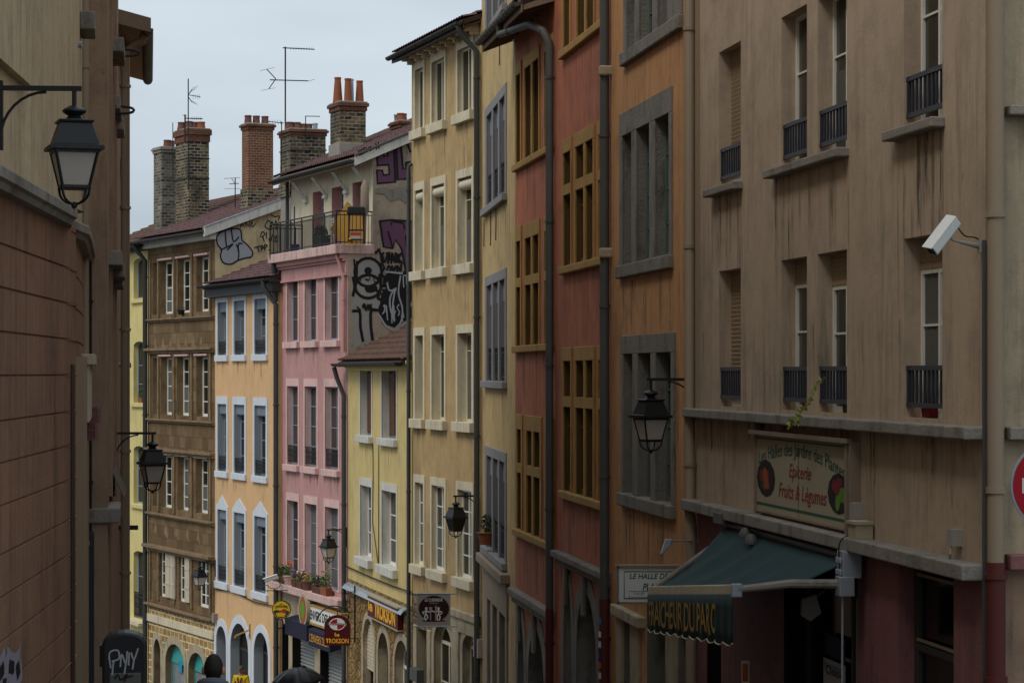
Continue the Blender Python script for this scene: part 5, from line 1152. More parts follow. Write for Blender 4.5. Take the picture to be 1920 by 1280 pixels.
# ============================================================ awning
aw = thing('awning', 'dark green shop awning with scalloped valance and yellow lettering', 'awning', B.root.location, B.ang)
def loc_(v): q = Vector((v.x, v.y))-B.O; return Vector((q.dot(B.d), q.dot(B.n), v.z-B.base))
A0 = loc_(px3(1379, 981, BG.D(1379))); A1 = loc_(px3(1616, 1046, BG.D(1616))); A0.y = A1.y = -.1
F0 = loc_(px3(1219, 1106, 29.75)); F1 = loc_(px3(1380, 1104, 24.45))
m = MB(); n = 16; g = 60
for i in range(g+1):
    for j in range(n+1):
        u, v = i/g, j/n; p = (A0.lerp(A1, u)).lerp(F0.lerp(F1, u), v)
        sag = -.13*math.sin(math.pi*v)*(.6+.4*math.sin(math.pi*u)) - .035*abs(math.sin((u+.12*v)*math.pi*5))**.6*math.sin(math.pi*v)**.5 + .012*math.sin(u*31+v*9)*math.sin(math.pi*v)
        m.v.append((p.x, p.y, p.z+sag))
for i in range(g):
    for j in range(n): a = i*(n+1)+j; m.f.append((a, a+1, a+n+2, a+n+1)); m.m.append(0)
cl = m.build('canopy', 'awning', aw, smooth=True); md = cl.modifiers.new('s', 'SOLIDIFY'); md.thickness = .01
m = MB(); dF = (F1-F0); nb = Vector((0, 0, 1))
m.prism([tuple(F0+Vector((0, -.03, .05))), tuple(F0+Vector((0, .04, .05))), tuple(F0+Vector((0, .04, -.06))), tuple(F0+Vector((0, -.03, -.06)))], dF); m.build('front_bar', 'creamtrim', aw, bev=.01)
m = MB(); m.box(F1.x-.02, F1.x+.03, F1.y-.05, F1.y+.06, F1.z-.08, F1.z+.06); m.build('end_cap', 'zinc_light', aw, bev=.01)
# valance, gently pleated and scalloped
NV = 150; H0 = .5; m = MB()
def vfold(u): return .028*math.sin(u*2*math.pi*14)+.012*math.sin(u*2*math.pi*5.3+1)
def valp(u, v, o=0.):
    p = F0.lerp(F1, u); return (p.x, p.y-.035-o+vfold(u)*.3*(v), p.z-.05-(H0*(.86+.14*u)+.035*abs(math.sin(u*math.pi*11)))*v)
for i in range(NV+1):
    for j in range(5): m.v.append(valp(i/NV, j/4))
for i in range(NV):
    for j in range(4): a = i*5+j; m.f.append((a, a+1, a+6, a+5)); m.m.append(0)
vl = m.build('valance', 'awning', aw, smooth=True); md = vl.modifiers.new('s', 'SOLIDIFY'); md.thickness = .006
m = MB(); m.tube([valp(i/NV, 1.0) for i in range(NV+1)], .009, 4); m.build('valance_piping', 'shutter_cream', vl)
def vtext(s_, u0, u1):
    def fnv(u, v, o): return valp(u0+(u1-u0)*u, 1-(.16+.66*v), .012)
    cu = bpy.data.curves.new('t', 'FONT'); cu.body = s_; cu.resolution_u = 3; cu.offset = .012; ob = bpy.data.objects.new('t', cu); COL.objects.link(ob)
    me = bpy.data.meshes.new_from_object(ob.evaluated_get(bpy.context.evaluated_depsgraph_get())); bpy.data.objects.remove(ob)
    bm = bmesh.new(); bm.from_mesh(me); bmesh.ops.triangulate(bm, faces=bm.faces[:])
    for _ in range(3):
        le = [e for e in bm.edges if abs(e.verts[0].co.x-e.verts[1].co.x) > .08]
        if le: bmesh.ops.subdivide_edges(bm, edges=le, cuts=1); bmesh.ops.triangulate(bm, faces=[f for f in bm.faces if len(f.verts) > 3])
    bm.to_mesh(me); bm.free()
    xs = [v.co.x for v in me.vertices]; ys = [v.co.y for v in me.vertices]; ax, bx2, ay, by = min(xs), max(xs), min(ys), max(ys)
    for v in me.vertices: v.co = Vector(fnv((v.co.x-ax)/(bx2-ax), (v.co.y-ay)/(by-ay), 0))
    me.materials.append(MATS['awn_text']); o = bpy.data.objects.new('lettering', me); COL.objects.link(o); o.parent = vl
vtext('FRAICHEUR DU PARC', .03, .84)
# arm, gearbox and crank
m = MB(); e0 = A1+Vector((.1, -.12, -.25)); m.tube([tuple(e0), tuple(e0.lerp(F1, .5)+Vector((0, 0, .03))), tuple(F1+Vector((0, .02, 0)))], [.05, .045, .035], 8); m.build('folding_arm', 'stonegrey', aw, smooth=True)
e1 = A0+Vector((-.1, -.12, -.25)); m = MB(); m.tube([tuple(e1), tuple(F0+Vector((0, .02, 0)))], .035, 8); m.build('folding_arm', 'stonegrey', aw, smooth=True)
m = MB(); m.tube([tuple(A0+Vector((-.05, 0, .0))), tuple(A1+Vector((.05, 0, .0)))], .05, 10); m.build('roller', 'zinc', aw, smooth=True)
m = MB(); q = A1+Vector((.1, -.06, -.05))
m.box(q.x-.12, q.x+.1, q.y-.1, q.y+.1, q.z-.14, q.z+.14); m.box(q.x-.05, q.x+.12, q.y-.14, q.y+.02, q.z-.32, q.z-.12)
for dx in (-.08, 0, .06):
    for dz in (-.08, .04): m.box(q.x+dx-.015, q.x+dx+.02, q.y-.125, q.y-.1, q.z+dz-.03, q.z+dz+.03)
m.build('gearbox', 'zinc_light', aw, bev=.01)
m = MB(); m.tube([(q.x+.02, q.y-.08, q.z-.3), (q.x+.12, q.y-.12, q.z-2.6)], .012, 8); m.build('crank_rod', 'zinc_light', aw)
m = MB(); q2 = A0+Vector((-.1, -.06, .06)); m.box(q2.x-.1, q2.x+.35, q2.y-.08, q2.y+.1, q2.z-.06, q2.z+.08); m.build('wall_bracket', 'zinc', aw, bev=.01)
# floodlights above the awning and under it
m = MB(); q = loc_(px3(1432, 993, BG.D(1432)))
sp2 = thing('twin_spotlight', 'pair of small round spotlights under the ledge just above the green awning', 'spotlight', B.root.location, B.ang)
for dx in (0, .28): m = MB(); m.lathe([(.03, .03), (.06, 0), (.09, -.05), (.09, -.09), (.03, -.1)], (q.x+dx, -.22, q.z-.05*dx*4), 12); m.tube([(q.x+dx, -.2, q.z+.03), (q.x+dx, -.02, q.z+.06)], .012, 6); m.build('lamp_head', 'zinc', sp2, smooth=True)
q = px3(1506, 1140, 26.0); m = MB(); m.prism([(0, 0, .1), (.14, 0, .15), (.2, 0, -.05), (.08, 0, -.14), (-.02, 0, -.08)], (0, .16, 0)); m.tube([(.15, .05, .12), (.28, .2, .2), (.7, .35, .42)], .012, 6)
fl2 = tag(m.build('floodlight', 'sign_grey', loc=q), 'pale square floodlight on an arm under the awning before the shop window', 'floodlight')
q = px3(1590, 1108, 25.2); m = MB(); m.poly([(0, 0, 0), (.16, 0, .03), (.14, 0, -.1)]); m.poly([(-.1, .03, .06), (0, .03, .12), (.12, .03, .02)])
# menu card on a post at the bottom edge
c = px3(1390, 1282, 26.5); m = MB(); w_ = 15/F*26.5; h_ = 44/F*26.5; m.box(0, w_, 0, .015, 0, h_); m.box(w_*.4, w_*.6, .015, .04, -2.2, h_*.5)
tg = thing('menu_board', 'small worn notice board on a stake below the awning', 'notice board', c, 0); m.build('board', 'shutter_cream', tg)
m = MB(); m.box(.012, w_-.012, -.003, 0, .03, h_-.03); m.build('notice', 'pic_orange', tg)
# ============================================================ pub and restaurant signs on the right side
def hang(B, name, lab, cat='sign'): return thing(name, lab, cat, B.root.location, B.ang)
# long yellow-lettered box on the yellow house
B = YL; t = hang(B, 'pub_sign', 'dark red box sign with big yellow lettering mounted on the yellow house rubble wall')
y0_ = -.16; q_ = B.off(y0_); s0, s1 = q_.S(689), q_.S(745.5); zt, zb = q_.Z(689, 1115), q_.Z(689, 1153)
m = MB(); m.box(s0, s1, y0_, -.02, zb, zt); bx_ = m.build('box', 'sign_maroon', t, bev=.01); m = MB(); m.box(s0-.02, s1+.02, y0_-.01, -.02, zt, zt+.04); m.box(s0-.02, s1+.02, y0_-.01, -.02, zb-.03, zb); m.build('rim', 'sign_cream', t)
fn = fac(B, y0_-.003); W_ = s1-s0; H_ = zt-zb
text('le', s0+W_*.03, zb+H_*.28, W_*.15, H_*.55, 'sign_yellow', bx_, fn, off=.003, bold=.03); text('TROKSON', s0+W_*.25, zb+H_*.1, W_*.68, H_*.78, 'sign_yellow', bx_, fn, off=.003, bold=.045)
# hanging round-topped sign
def frontal(px, py, d, w_px, h_px): p = px3(px, py, d); return p, w_px/F*d, h_px/F*d
c, W_, H_ = frontal(608, 1209, 69.0, 49, 57); t = thing('pub_sign', 'dark red round-topped hanging sign with yellow lettering on a scrolled iron bracket', 'sign', c, R(-4))
pts = [(0, 0), (W_, 0), (W_, H_-W_*.42)]+[(W_/2+W_/2*math.cos(u), H_-W_*.42+W_*.42*math.sin(u)) for u in [k*math.pi/14 for k in range(1, 14)]]+[(0, H_-W_*.42)]
m = MB(); m.prism([(u, 0, v) for u, v in pts], (0, .05, 0)); bd = m.build('board', 'sign_maroon', t)
fs = lambda u, v, o=0.: (u, -.003-o, v)
text('TROKSON', W_*.06, H_*.07, W_*.88, H_*.16, 'sign_yellow', bd, fs, off=.002, bold=.03); text('le', W_*.4, H_*.29, W_*.19, H_*.13, 'sign_yellow', bd, fs, off=.002, bold=.03)
m = MB(); m.poly([fs(u, v, .001) for u, v in ell(W_/2, H_*.7, W_*.31, H_*.2)]); m.build('emblem', 'ink_white', bd)
for (a0, a1, mt) in ((180, 270, 'noentry'), (0, 90, 'noentry')):
    m = MB(); m.poly([fs(W_/2, H_*.7, .003)]+[fs(u, v, .003) for u, v in ell(W_/2, H_*.7, W_*.27, H_*.17, a0+90, a1+90 if 1 else 0, 8)]); m.build('emblem_quarter', mt, bd)
text('Kronenbourg', W_*.13, H_*.64, W_*.74, H_*.12, 'ink_white', bd, fs, off=.006, bold=.05)
text('Kronenbourg', W_*.13, H_*.64, W_*.74, H_*.12, 'ink_black', bd, fs, off=.009, bold=.005)
m = MB(); z = H_+.12
m.tube([(W_/2, .02, H_-.02), (W_/2, .02, z)], .012, 5)
m.tube(smoothpath([(-.22, .02, z-.25), (-.1, .02, z-.05), (.15, .02, z+.12), (W_/2, .02, z+.13), (W_*.8, .02, z+.05), (W_, .02, z-.05), (W_+.05, .02, z+.0)]), .018, 6)
m.tube([(W_+.13, .02, z-.9), (W_+.13, .02, z+.72)], .025, 6); m.tube(smoothpath([(W_+.13, .02, z+.55), (W_*.9, .02, z+.52), (W_*.72, .02, z+.3), (W_*.75, .02, z+.12), (W_*.95, .02, z+.12), (W_*.98, .02, z+.27), (W_*.86, .02, z+.27)]), .014, 5)
m.tube(smoothpath([(W_+.13, .02, z+.35), (W_+.02, .02, z+.4), (W_*.95, .02, z+.3)]), .012, 5); m.tube([(W_, .02, .2), (W_+.22, .02, .2)], .014, 5); m.build('iron_bracket', 'black_metal', t)
# round beer sign
c, W_, _ = frontal(527.5, 1142.5, 75.6, 35, 35); t = thing('bar_sign', 'round yellow beer sign with black lettering beside the pipe between peach and pink houses', 'sign', c, 0)
r = W_/2; m = MB(); m.tube([(0, .1, 0), (0, -.02, 0)], r, 32); m.build('rim', 'black_metal', t); m = MB(); m.poly([(x, -.024, z) for x, z in ell(0, 0, r*.93, r*.93)]); dc = m.build('disc', 'yellow_thing', t)
fs2 = lambda u, v, o=0.: (u, -.026-o, v)
m = MB(); m.poly([fs2(x, z) for x, z in [(-r*.85, -r*.12), (-r*.5, r*.02), (-r*.1, -r*.1), (r*.3, r*.05), (r*.85, -r*.15)]+ell(0, 0, r*.88, r*.88, -15, -165, 10)]); m.build('green_field', 'leaf_dark', dc, tri=True)
m = MB(); m.poly([fs2(x, z, .002) for x, z in ell(r*.3, -r*.1, r*.3, r*.2)]); m.build('red_patch', 'flower_red', dc); m = MB(); m.poly([fs2(x, z, .002) for x, z in [(-r*.6, -r*.35), (0, -r*.25), (r*.5, -r*.4), (r*.3, -r*.75), (-r*.4, -r*.7)]]); m.build('yellow_patch', 'sign_yellow', dc)
text('CHOUFFE', -r*.68, r*.25, r*1.36, r*.28, 'ink_black', dc, fs2, off=.003, bold=.03, warp=lambda u, q: (u, q-.25*((u-r*.68)**2)/r)); text('LA', -r*.14, r*.58, r*.28, r*.14, 'ink_black', dc, fs2, off=.003, bold=.02)
m = MB(); m.tube([(-.5, .05, r+.3), (.75, .05, r+.32)], .014, 5); m.tube([(.75, .05, -.4), (.75, .05, r+.45)], .02, 5); m.tube(smoothpath([(-.5, .05, r+.3), (-.6, .05, r+.4), (-.45, .05, r+.48), (-.35, .05, r+.38), (-.1, .05, r+.4), (.0, .05, r+.55), (.12, .05, r+.6)]), .012, 5); m.tube([(0, .05, r), (0, .05, r+.3)], .012, 5); m.tube(ell(-.05, -r-.15, .1, .16) and [(x, .05, z) for x, z in ell(-.05, -r-.15, .1, .16)], .02, 5); m.build('iron_bracket', 'black_metal', t)
# white long sign and purple boxes over the shutters of the pink house
B = PK; t = hang(B, 'bar_sign', 'long white box sign with black lettering and oval emblem above the rolling shutters')
y0_ = -.25; q_ = B.off(y0_); s0, s1 = q_.S(575), q_.S(640); zt = q_.Z(575, 1133); H_ = .5; zb = zt-H_
m = MB(); m.box(s0, s1, y0_, -.05, zb, zt); bx_ = m.build('box', 'sign_white', t, bev=.01); m = MB(); m.box(s0-.03, s1+.03, y0_-.02, -.03, zt, zt+.06); m.box(s0-.03, s1+.03, y0_-.02, -.03, zb-.06, zb); m.build('rim', 'stonegold', t)
fn = fac(B, y0_-.003); text("L'ENVERS DES PENTES", s0+.12, zb+.1, s1-s0-.2, .3, 'ink_black', bx_, fn, off=.003, bold=.02)
m = MB(); q_ = B.off(y0_-.12); sc_ = q_.S(567.5); zc_ = q_.Z(567.5, 1143); m.prism([(u, y0_-.12, v) for u, v in ell(sc_, zc_, .45, .5)], (0, .12, 0)); em = m.build('emblem', 'sign_cream', t); m = MB(); m.poly([(u, y0_-.123, v) for u, v in ell(sc_, zc_, .36, .42)]); m.build('emblem_field', 'pic_orange', em); m = MB(); m.poly([(u, y0_-.126, v) for u, v in ell(sc_, zc_, .2, .28)]); m.build('emblem_centre', 'pic_green', em)
for k, (p, q, yt_, tx) in enumerate(((534, 575, 1158, ''), (578, 618, 1178, "L'ENVERS DES P"))):
    q_ = B.off(-.4); s0, s1 = q_.S(p), q_.S(q); zt = q_.Z(p, yt_); zb = zt-.5; m = MB(); m.prism([(s0, -.4, zb), (s0, -.4, zt), (s0, 0, zt+.1), (s0, 0, zb+.1)], (s1-s0, 0, 0))
    ob = m.build('shutter_box', 'sign_purple', loc=B.root.location, rotz=B.ang, bev=.01); tag(ob, 'dark purple awning box under the white sign, %s' % ('the left one without lettering' if k == 0 else 'the right one with orange lettering'), 'awning box', 'purple awning boxes of the bar')
    if tx: text(tx, s0+.15, zb+.14, s1-s0-.2, .25, 'sign_yellow', ob, lambda u, v, o: (u, -.403-o, v), off=.002)
# restaurant banner
c, W_, H_ = frontal(782.5, 1173, 57.3, 62, 60); t = thing('restaurant_banner', 'grey square hanging banner with brown oval and two cutlery figures', 'banner', c, 0)
m = MB(); m.box(0, W_, 0, .012, 0, H_); cl = m.build('cloth', 'sign_grey', t); m = MB(); m.tube([(-.1, .006, H_+.01), (W_+.15, .006, H_+.01)], .018, 8); m.tube([(-.1, .006, -.01), (W_+.15, .006, -.01)], .018, 8)
for k in range(6): m.tube([(x*W_/6+.05+.05*math.cos(u) if 0 else W_*k/6+.07+.05*math.cos(u), .006, .02+.04*math.sin(u)) for u in [q*math.pi/4 for q in range(9)]], .006, 4)
m.build('rod', 'zinc_light', t)
m = MB(); m.poly([fs(u, v, .002) for u, v in ell(W_/2, H_*.55, W_*.46, H_*.4, 0, 360, 36)[:-1]]); ov_ = m.build('oval', 'sign_brown', cl)
m = MB(); m.poly([fs(u, v, .001) for u, v in ell(W_/2, H_*.17, W_*.36, H_*.03, 0, 360, 20)[:-1]]); m.build('shadow_print', 'pic_dark', cl)
text('LE CUISINEUR', W_*.23, H_*.77, W_*.54, H_*.1, 'ink_white', cl, fs, off=.004, bold=.02); text('Restaurant', W_*.37, H_*.7, W_*.26, H_*.05, 'sign_pink', cl, fs, off=.004, bold=.01)
for k, x in enumerate((.27, .64)):
    X = W_*x; sgn = 1 if k == 0 else -1
    m = MB(); m.poly([fs(u, v, .005) for u, v in ell(X, H_*.55, W_*.04, H_*.045, 0, 330, 11)]); m.build('figure_head', 'ink_white', cl)
    strokes([[(X, H_*.5), (X-.01*sgn, H_*.38)], [(X, H_*.38), (X+.04*sgn, H_*.28), (X-.01, H_*.19)], [(X, H_*.38), (X-.04*sgn, H_*.29), (X-.02*sgn, H_*.19)], [(X, H_*.48), (X-.09*sgn, H_*.43), (X-.05*sgn, H_*.37)], [(X, H_*.48), (X+.07*sgn, H_*.44), (X+.14*sgn, H_*.47)]], 'ink_white', cl, fs, .032, 'figure_print', .0055)
strokes([[(W_*.4, H_*.19), (W_*.4, H_*.5)], [(W_*.37, H_*.58), (W_*.38, H_*.5), (W_*.42, H_*.5), (W_*.43, H_*.58)], [(W_*.4, H_*.5), (W_*.4, H_*.59)]], 'sign_pink', cl, fs, .03, 'fork_print', .007); strokes([[(W_*.565, H_*.19), (W_*.565, H_*.62)]], 'sign_pink', cl, fs, .04, 'knife_print', .007)
# ============================================================ surveillance cameras
def cctv(p_body, yaw, pitch, s, lab, armto):
    t = thing('surveillance_camera', lab, 'camera', p_body, 0)
    f_ = Vector(yaw).normalized(); x_ = f_.cross(Vector(pitch)).normalized(); z_ = x_.cross(f_); rot_ = Matrix((x_, -f_, z_)).transposed()
    m = MB(); L = .56*s; a, h = .085*s, .085*s
    prof = [(-a, -h*.7), (-a*.75, -h), (a*.75, -h), (a, -h*.7), (a, h*.7), (a*.8, h), (-a*.8, h), (-a, h*.7)]
    m.prism([(x, -L/2, z) for x, z in prof], (0, L, 0)); m.v = [tuple(rot_ @ Vector(v)) for v in m.v]; m.build('housing', 'sign_white', t, bev=.012*s)
    m = MB(); m.prism([(x*1.15, -L/2-.03*s, z) for x, z in ((-a, h*.9), (-a, h+.012*s), (a, h+.012*s), (a, h*.9))], (0, L+.03*s, 0)); m.v = [tuple(rot_ @ Vector(v)) for v in m.v]; m.build('sunshield', 'ink_white', t, bev=.01*s)
    m = MB(); m.box(-a*.8, a*.8, -L/2-.004, -L/2+.01, -h*.75, h*.65); m.v = [tuple(rot_ @ Vector(v)) for v in m.v]; m.build('lens', 'glass_dark', t)
    m = MB(); b0 = rot_ @ Vector((0, L*.1, -h)); A = Vector(armto); m.tube([tuple(b0), tuple(b0.lerp(A, .15)+Vector((0, 0, -.02))), tuple(A)], [.02*s, .018*s, .04*s], 8); m.box(A.x-.01, A.x+.03*s, A.y-.05*s, A.y+.05*s, A.z-.09*s, A.z+.09*s); m.build('arm', 'sign_grey', t)
    m = MB(); c0 = rot_ @ Vector((0, L*.45, -h*.3)); m.tube(smoothpath([tuple(c0), tuple(c0.lerp(A, .4)+Vector((0, 0, -.03))), tuple(A+Vector((-.05*s, 0, .12*s))), tuple(A+Vector((.06*s, 0, .02)))], 4), .01*s, 6); m.build('cable', 'black_metal', t, smooth=True)
p = px3(1768, 441, 20.75); A = px3(1836, 462, 21.05)-p; cctv(p, (-.60, -.22, -.74), (-.6, -.5, .6), .64, 'large white surveillance camera high on the beige building near the right edge', A)
m = MB(); q = px3(1838, 0, 21.0); q.z = 0; m.tube([(q.x+.04, q.y, px3(1836, 450, 21.0).z), (q.x+.04, q.y, px3(1836, 800, 21.0).z-.0)], .018, 8); tag(m.build('cable_conduit', 'zinc'), 'thin grey conduit running down from the large surveillance camera', 'conduit')
p = px3(508, 1084, 76.0); A = px3(522, 1086, 76.6)-p; cctv(p, (-.9, -.35, -.28), (0, 0, 1), .8, 'small white surveillance camera beside the pipe between peach and pink houses', A)
# ============================================================ no-entry sign
c = px3(1979.5, 910, 17.3); t = thing('no_entry_sign', 'round red no-entry traffic sign cut by the right edge', 'traffic sign', (c.x, c.y, ground(0, c.y)))
zc = c.z-ground(0, c.y); r = .325
m = MB(); m.tube([(0, .015, zc), (0, -.005, zc)], r, 48); m.build('rim', 'zinc_light', t)
m = MB(); m.tube([(0, .0, zc), (0, -.009, zc)], r*.955, 48); dcs = m.build('disc', 'noentry', t); m = MB(); m.box(-r*.75, r*.75, -.012, -.0095, zc-.055, zc+.055); m.build('bar', 'ink_white', dcs)
m = MB(); m.tube([(0, .05, 0), (0, .05, zc+.4)], .03, 12); m.build('post', 'zinc', t)
# ============================================================ access terminal with graffiti tag
c = px3(234, 1182, 18.0); g_ = ground(0, 18); t = thing('control_terminal', 'dark rounded-top street terminal with a scratched white tag on the left', 'terminal', (c.x, c.y, g_), R(8)); Ht = c.z-g_; w2 = .165
m = MB(); pts = [(-w2, 0), (w2, 0), (w2, Ht-.09)]+[(w2*math.cos(u), Ht-.09+.09*math.sin(u)) for u in [k*math.pi/10 for k in range(1, 10)]]+[(-w2, Ht-.09)]
m.prism([(x, -.12, z) for x, z in pts], (0, .26, 0)); bd = m.build('body', 'black_metal', t, bev=.02); MATS['black_metal']
m = MB(); m.box(-.11, .12, -.126, -.1, Ht-.75, Ht-.3); pnl = m.build('front_panel', 'zinc', t, bev=.005); m = MB(); m.box(-w2-.02, -w2+.005, -.05, .05, Ht-.26, Ht-.1); m.build('side_box', 'black_metal', t)
ft = lambda u, v, o=0.: (u, -.1225-o, v)
z = Ht-.2
strokes([smoothpath(q) for q in ([(-.1, z-.06), (-.11, z+.05), (-.05, z+.07), (-.04, z+.01), (-.09, z-.01)], [(-.03, z-.05), (-.02, z+.04), (.01, z-.03), (.02, z+.06)], [(.03, z-.04), (.035, z+.05)], [(.05, z+.05), (.07, z), (.1, z+.08)], [(.07, z), (.06, z-.07)], [(-.08, z-.01), (-.09, z-.11)], [(.01, z-.03), (.0, z-.1)])], 'ink_silver', bd, ft, .012, 'tag')
strokes([smoothpath(q) for q in ([(-.07, Ht-.34), (-.05, Ht-.3-.01), (-.03, Ht-.35)], [(-.02, Ht-.35), (.02, Ht-.31), (.0, Ht-.36)], [(.02, Ht-.33), (.06, Ht-.32)])], 'ink_black', pnl, lambda u, v, o=0.: (u, -.1275-o, v), .012, 'tag')
mm, t_, p_ = base_nodes('led_red'); p_.inputs['Emission Color'].default_value = (1, .02, .01, 1); p_.inputs['Emission Strength'].default_value = 3
m = MB(); m.box(-.0, .04, -.13, -.126, Ht-.395, Ht-.38); m.build('indicator', 'led_red', t)
# ============================================================ antennas
def antenna(px, ybot, ytop, d, label, els, r=.02):
    b = px3(px, ybot, d); H = (ybot-ytop)/F*d; t = thing('tv_antenna', label, 'antenna', b, 0, 'antennas above the roofs'); k = d/F
    m = MB(); m.tube([(0, 0, -.5), (0, 0, H)], r, 6); m.build('mast', 'iron', t)
    m = MB()
    for (p, q, rr) in els: m.tube([(p[0]*k, 0, (ybot-p[1])*k), (q[0]*k, .12 if len(q) > 2 else 0, (ybot-q[1])*k)], rr, 4)
    m.build('aerial', 'iron', t)
E = lambda x0, y0_, x1, y1_, r=.014, px=0: ((x0-px, y0_), (x1-px, y1_), r)
antenna(535, 236, 88, 80.5, 'tall roof antenna with a long horizontal aerial and a forked one', [E(530, 90, 590, 93, .018, 535), E(506, 150, 578, 152, .018, 535), E(500, 130, 517, 148, .016, 535), E(517, 148, 504, 167, .016, 535), E(488, 133, 514, 127, .006, 535), E(490, 170, 516, 165, .006, 535), E(577, 153, 590, 149, .006, 535)]+[E(545+5*k, 89, 545+5*k, 94, .006, 535) for k in range(9)], .026)
antenna(353, 330, 148, 90.0, 'antenna with comb reflector clamped to the nearer of the twin chimneys at left', [E(352, 178, 376, 182, .014, 353), E(352, 180, 360, 168, .012, 353), E(352, 180, 360, 192, .012, 353)]+[E(354+3*k, 176-2*k, 362+3*k, 164-k, .005, 353) for k in range(4)]+[E(354+3*k, 185+2*k, 362+3*k, 194+k, .005, 353) for k in range(4)]+[E(362+4*k, 177, 362+4*k, 186, .005, 353) for k in range(4)], .022)
antenna(324, 300, 230, 92.3, 'bare thin mast beside the farthest left chimney', [E(321, 288, 328, 288, .012, 324)], .016)
antenna(441, 372, 334, 88.0, 'small low antenna on the tiled roof left of the red brick chimney', [E(420, 335, 450, 333, .008, 441), E(430, 345, 448, 344, .014, 441), E(421, 354, 451, 354, .006, 441), E(434, 334, 440, 344, .01, 441)], .02)
antenna(573, 241, 218, 79.6, 'short antenna with a horizontal aerial on the wide dark chimney', [E(572, 218, 600, 218.5, .014, 573)], .016)
antenna(528, 300, 228, 79.3, 'aerial strapped to the left edge of the wide dark chimney', [E(502, 228, 532, 231, .014, 528)]+[E(505+5*k, 225, 507+5*k, 234, .006, 528) for k in range(5)], .018)
antenna(347, 243, 215, 90.2, 'forked aerial cluster on top of the nearer left chimney', [E(347, 222, 380, 223, .02, 347), E(342, 216, 350, 218, .01, 347)]+[E(360+4*k, 219, 360+4*k, 226, .006, 347) for k in range(5)], .03)
# ============================================================ graffiti
B = BR; sp = B.side(B.L); Lb = B.L
def gf(B, L): return lambda u, v, o=0.: (L+.002+o, u, v)
def pxs(sp, pts): return [sp.SZ(x, y) for x, y in pts]
def Z7(pts, ox=380, oy=360, k=3.555): return [(ox+x/k, oy+y/k) for x, y in pts]
g7 = lambda pts, n=5, closed=False: pxs(sp, smoothpath(Z7(pts), n, closed))
silver = [[(95, 295), (150, 255), (245, 248), (262, 320), (290, 345), (330, 395), (325, 430), (285, 440), (235, 455), (190, 480), (140, 472), (118, 430), (125, 385), (100, 350)]]
m = MB(); fnb = gf(B, Lb); m.poly([fnb(*p, .003) for p in g7(silver[0], 4, True)[:-1]]); m.build('graffiti', 'ink_silver', B.root, tri=True)
strokes([g7(silver[0], 5, True), g7([(150, 260), (160, 360), (200, 345), (165, 385)], 5), g7([(190, 250), (205, 330), (240, 300)]), g7([(225, 350), (240, 400), (235, 455)]), g7([(262, 345), (240, 345), (235, 390)]), g7([(120, 385), (200, 350)])], 'ink_black', B.root, fnb, .05, off=.006)
strokes([g7(q, 4) for q in ([(250, 240), (265, 200), (275, 235)], [(252, 222), (272, 222)], [(290, 235), (288, 200), (305, 230), (312, 190)], [(315, 235), (330, 195), (330, 235), (352, 210)], [(240, 200), (290, 185), (340, 180)])], 'ink_black', B.root, fnb, .03, off=.005)
strokes([g7(q, 4) for q in ([(440, 250), (415, 225), (440, 190), (455, 225), (440, 250)], [(460, 250), (460, 195), (475, 225), (488, 190), (490, 250)], [(500, 245), (500, 205)], [(455, 150), (480, 165), (510, 160), (505, 185)],
   [(385, 300), (395, 265), (415, 280), (395, 300)], [(425, 310), (425, 270)], [(440, 310), (450, 330), (465, 285)], [(470, 310), (495, 290), (480, 330), (500, 325)], [(400, 300), (410, 330)], [(345, 370), (380, 360)], [(365, 365), (375, 400)], [(390, 395), (390, 355), (405, 370), (392, 378)], [(415, 390), (412, 350), (430, 358), (415, 372)], [(440, 385), (442, 387)])], 'ink_black', B.root, fnb, .04, off=.005)
# big pieces on the pink house's side wall
B = PK; sp = B.side(B.L); fnb = gf(B, B.L)
def Z8(pts, ox=500, oy=370, k=4.13): return [(ox+x/k, oy+y/k) for x, y in pts]
g8 = lambda pts, n=5, closed=False: pxs(sp, smoothpath(Z8(pts), n, closed) if n > 1 else Z8(pts))
def fill(pts, mt, o=.003, name='graffiti'): m = MB(); m.poly([fnb(*p, o) for p in pts]); return m.build(name, mt, B.root, tri=True)
fill(g8([(875, 185), (960, 175), (965, 190), (1060, 200), (1140, 185), (1140, 560), (1075, 565), (1045, 400), (1000, 330), (975, 395), (905, 385)], 1), 'ink_purple')
strokes([g8([(875, 185), (905, 385), (975, 395), (1000, 330), (1045, 400), (1075, 565), (1140, 560)], 1), g8([(875, 185), (960, 175), (965, 220), (975, 185), (1060, 200), (1065, 240)], 1), g8([(960, 175), (1140, 188)], 1), g8([(940, 265), (975, 390)], 1), g8([(1075, 300), (1110, 540)], 1)], 'ink_black', B.root, fnb, .06, off=.006)
g6 = lambda pts: pxs(sp, [(270+x/3.555, 60+y/3.555) for x, y in pts])
fill(g6([(1552, 800), (1595, 790), (1600, 830), (1625, 825), (1620, 785), (1665, 765), (1675, 1000), (1555, 1010), (1552, 920), (1590, 925), (1595, 955), (1635, 950), (1630, 885), (1555, 890)]), 'ink_purple'); fill(g6([(1680, 765), (1712, 755), (1725, 915), (1745, 915), (1745, 870), (1775, 868), (1775, 975), (1690, 985)]), 'ink_purple')
strokes([g6([(1552, 800), (1595, 790), (1600, 830), (1625, 825), (1620, 785), (1665, 765), (1675, 1000), (1555, 1010), (1552, 920), (1590, 925), (1595, 955), (1635, 950), (1630, 885), (1555, 890), (1552, 800)]), g6([(1680, 765), (1712, 755), (1725, 915), (1745, 915), (1745, 870), (1775, 868)]), g6([(1775, 975), (1690, 985), (1680, 765)]), g6([(1755, 740), (1775, 800)])], 'ink_black', B.root, fnb, .07, off=.006)
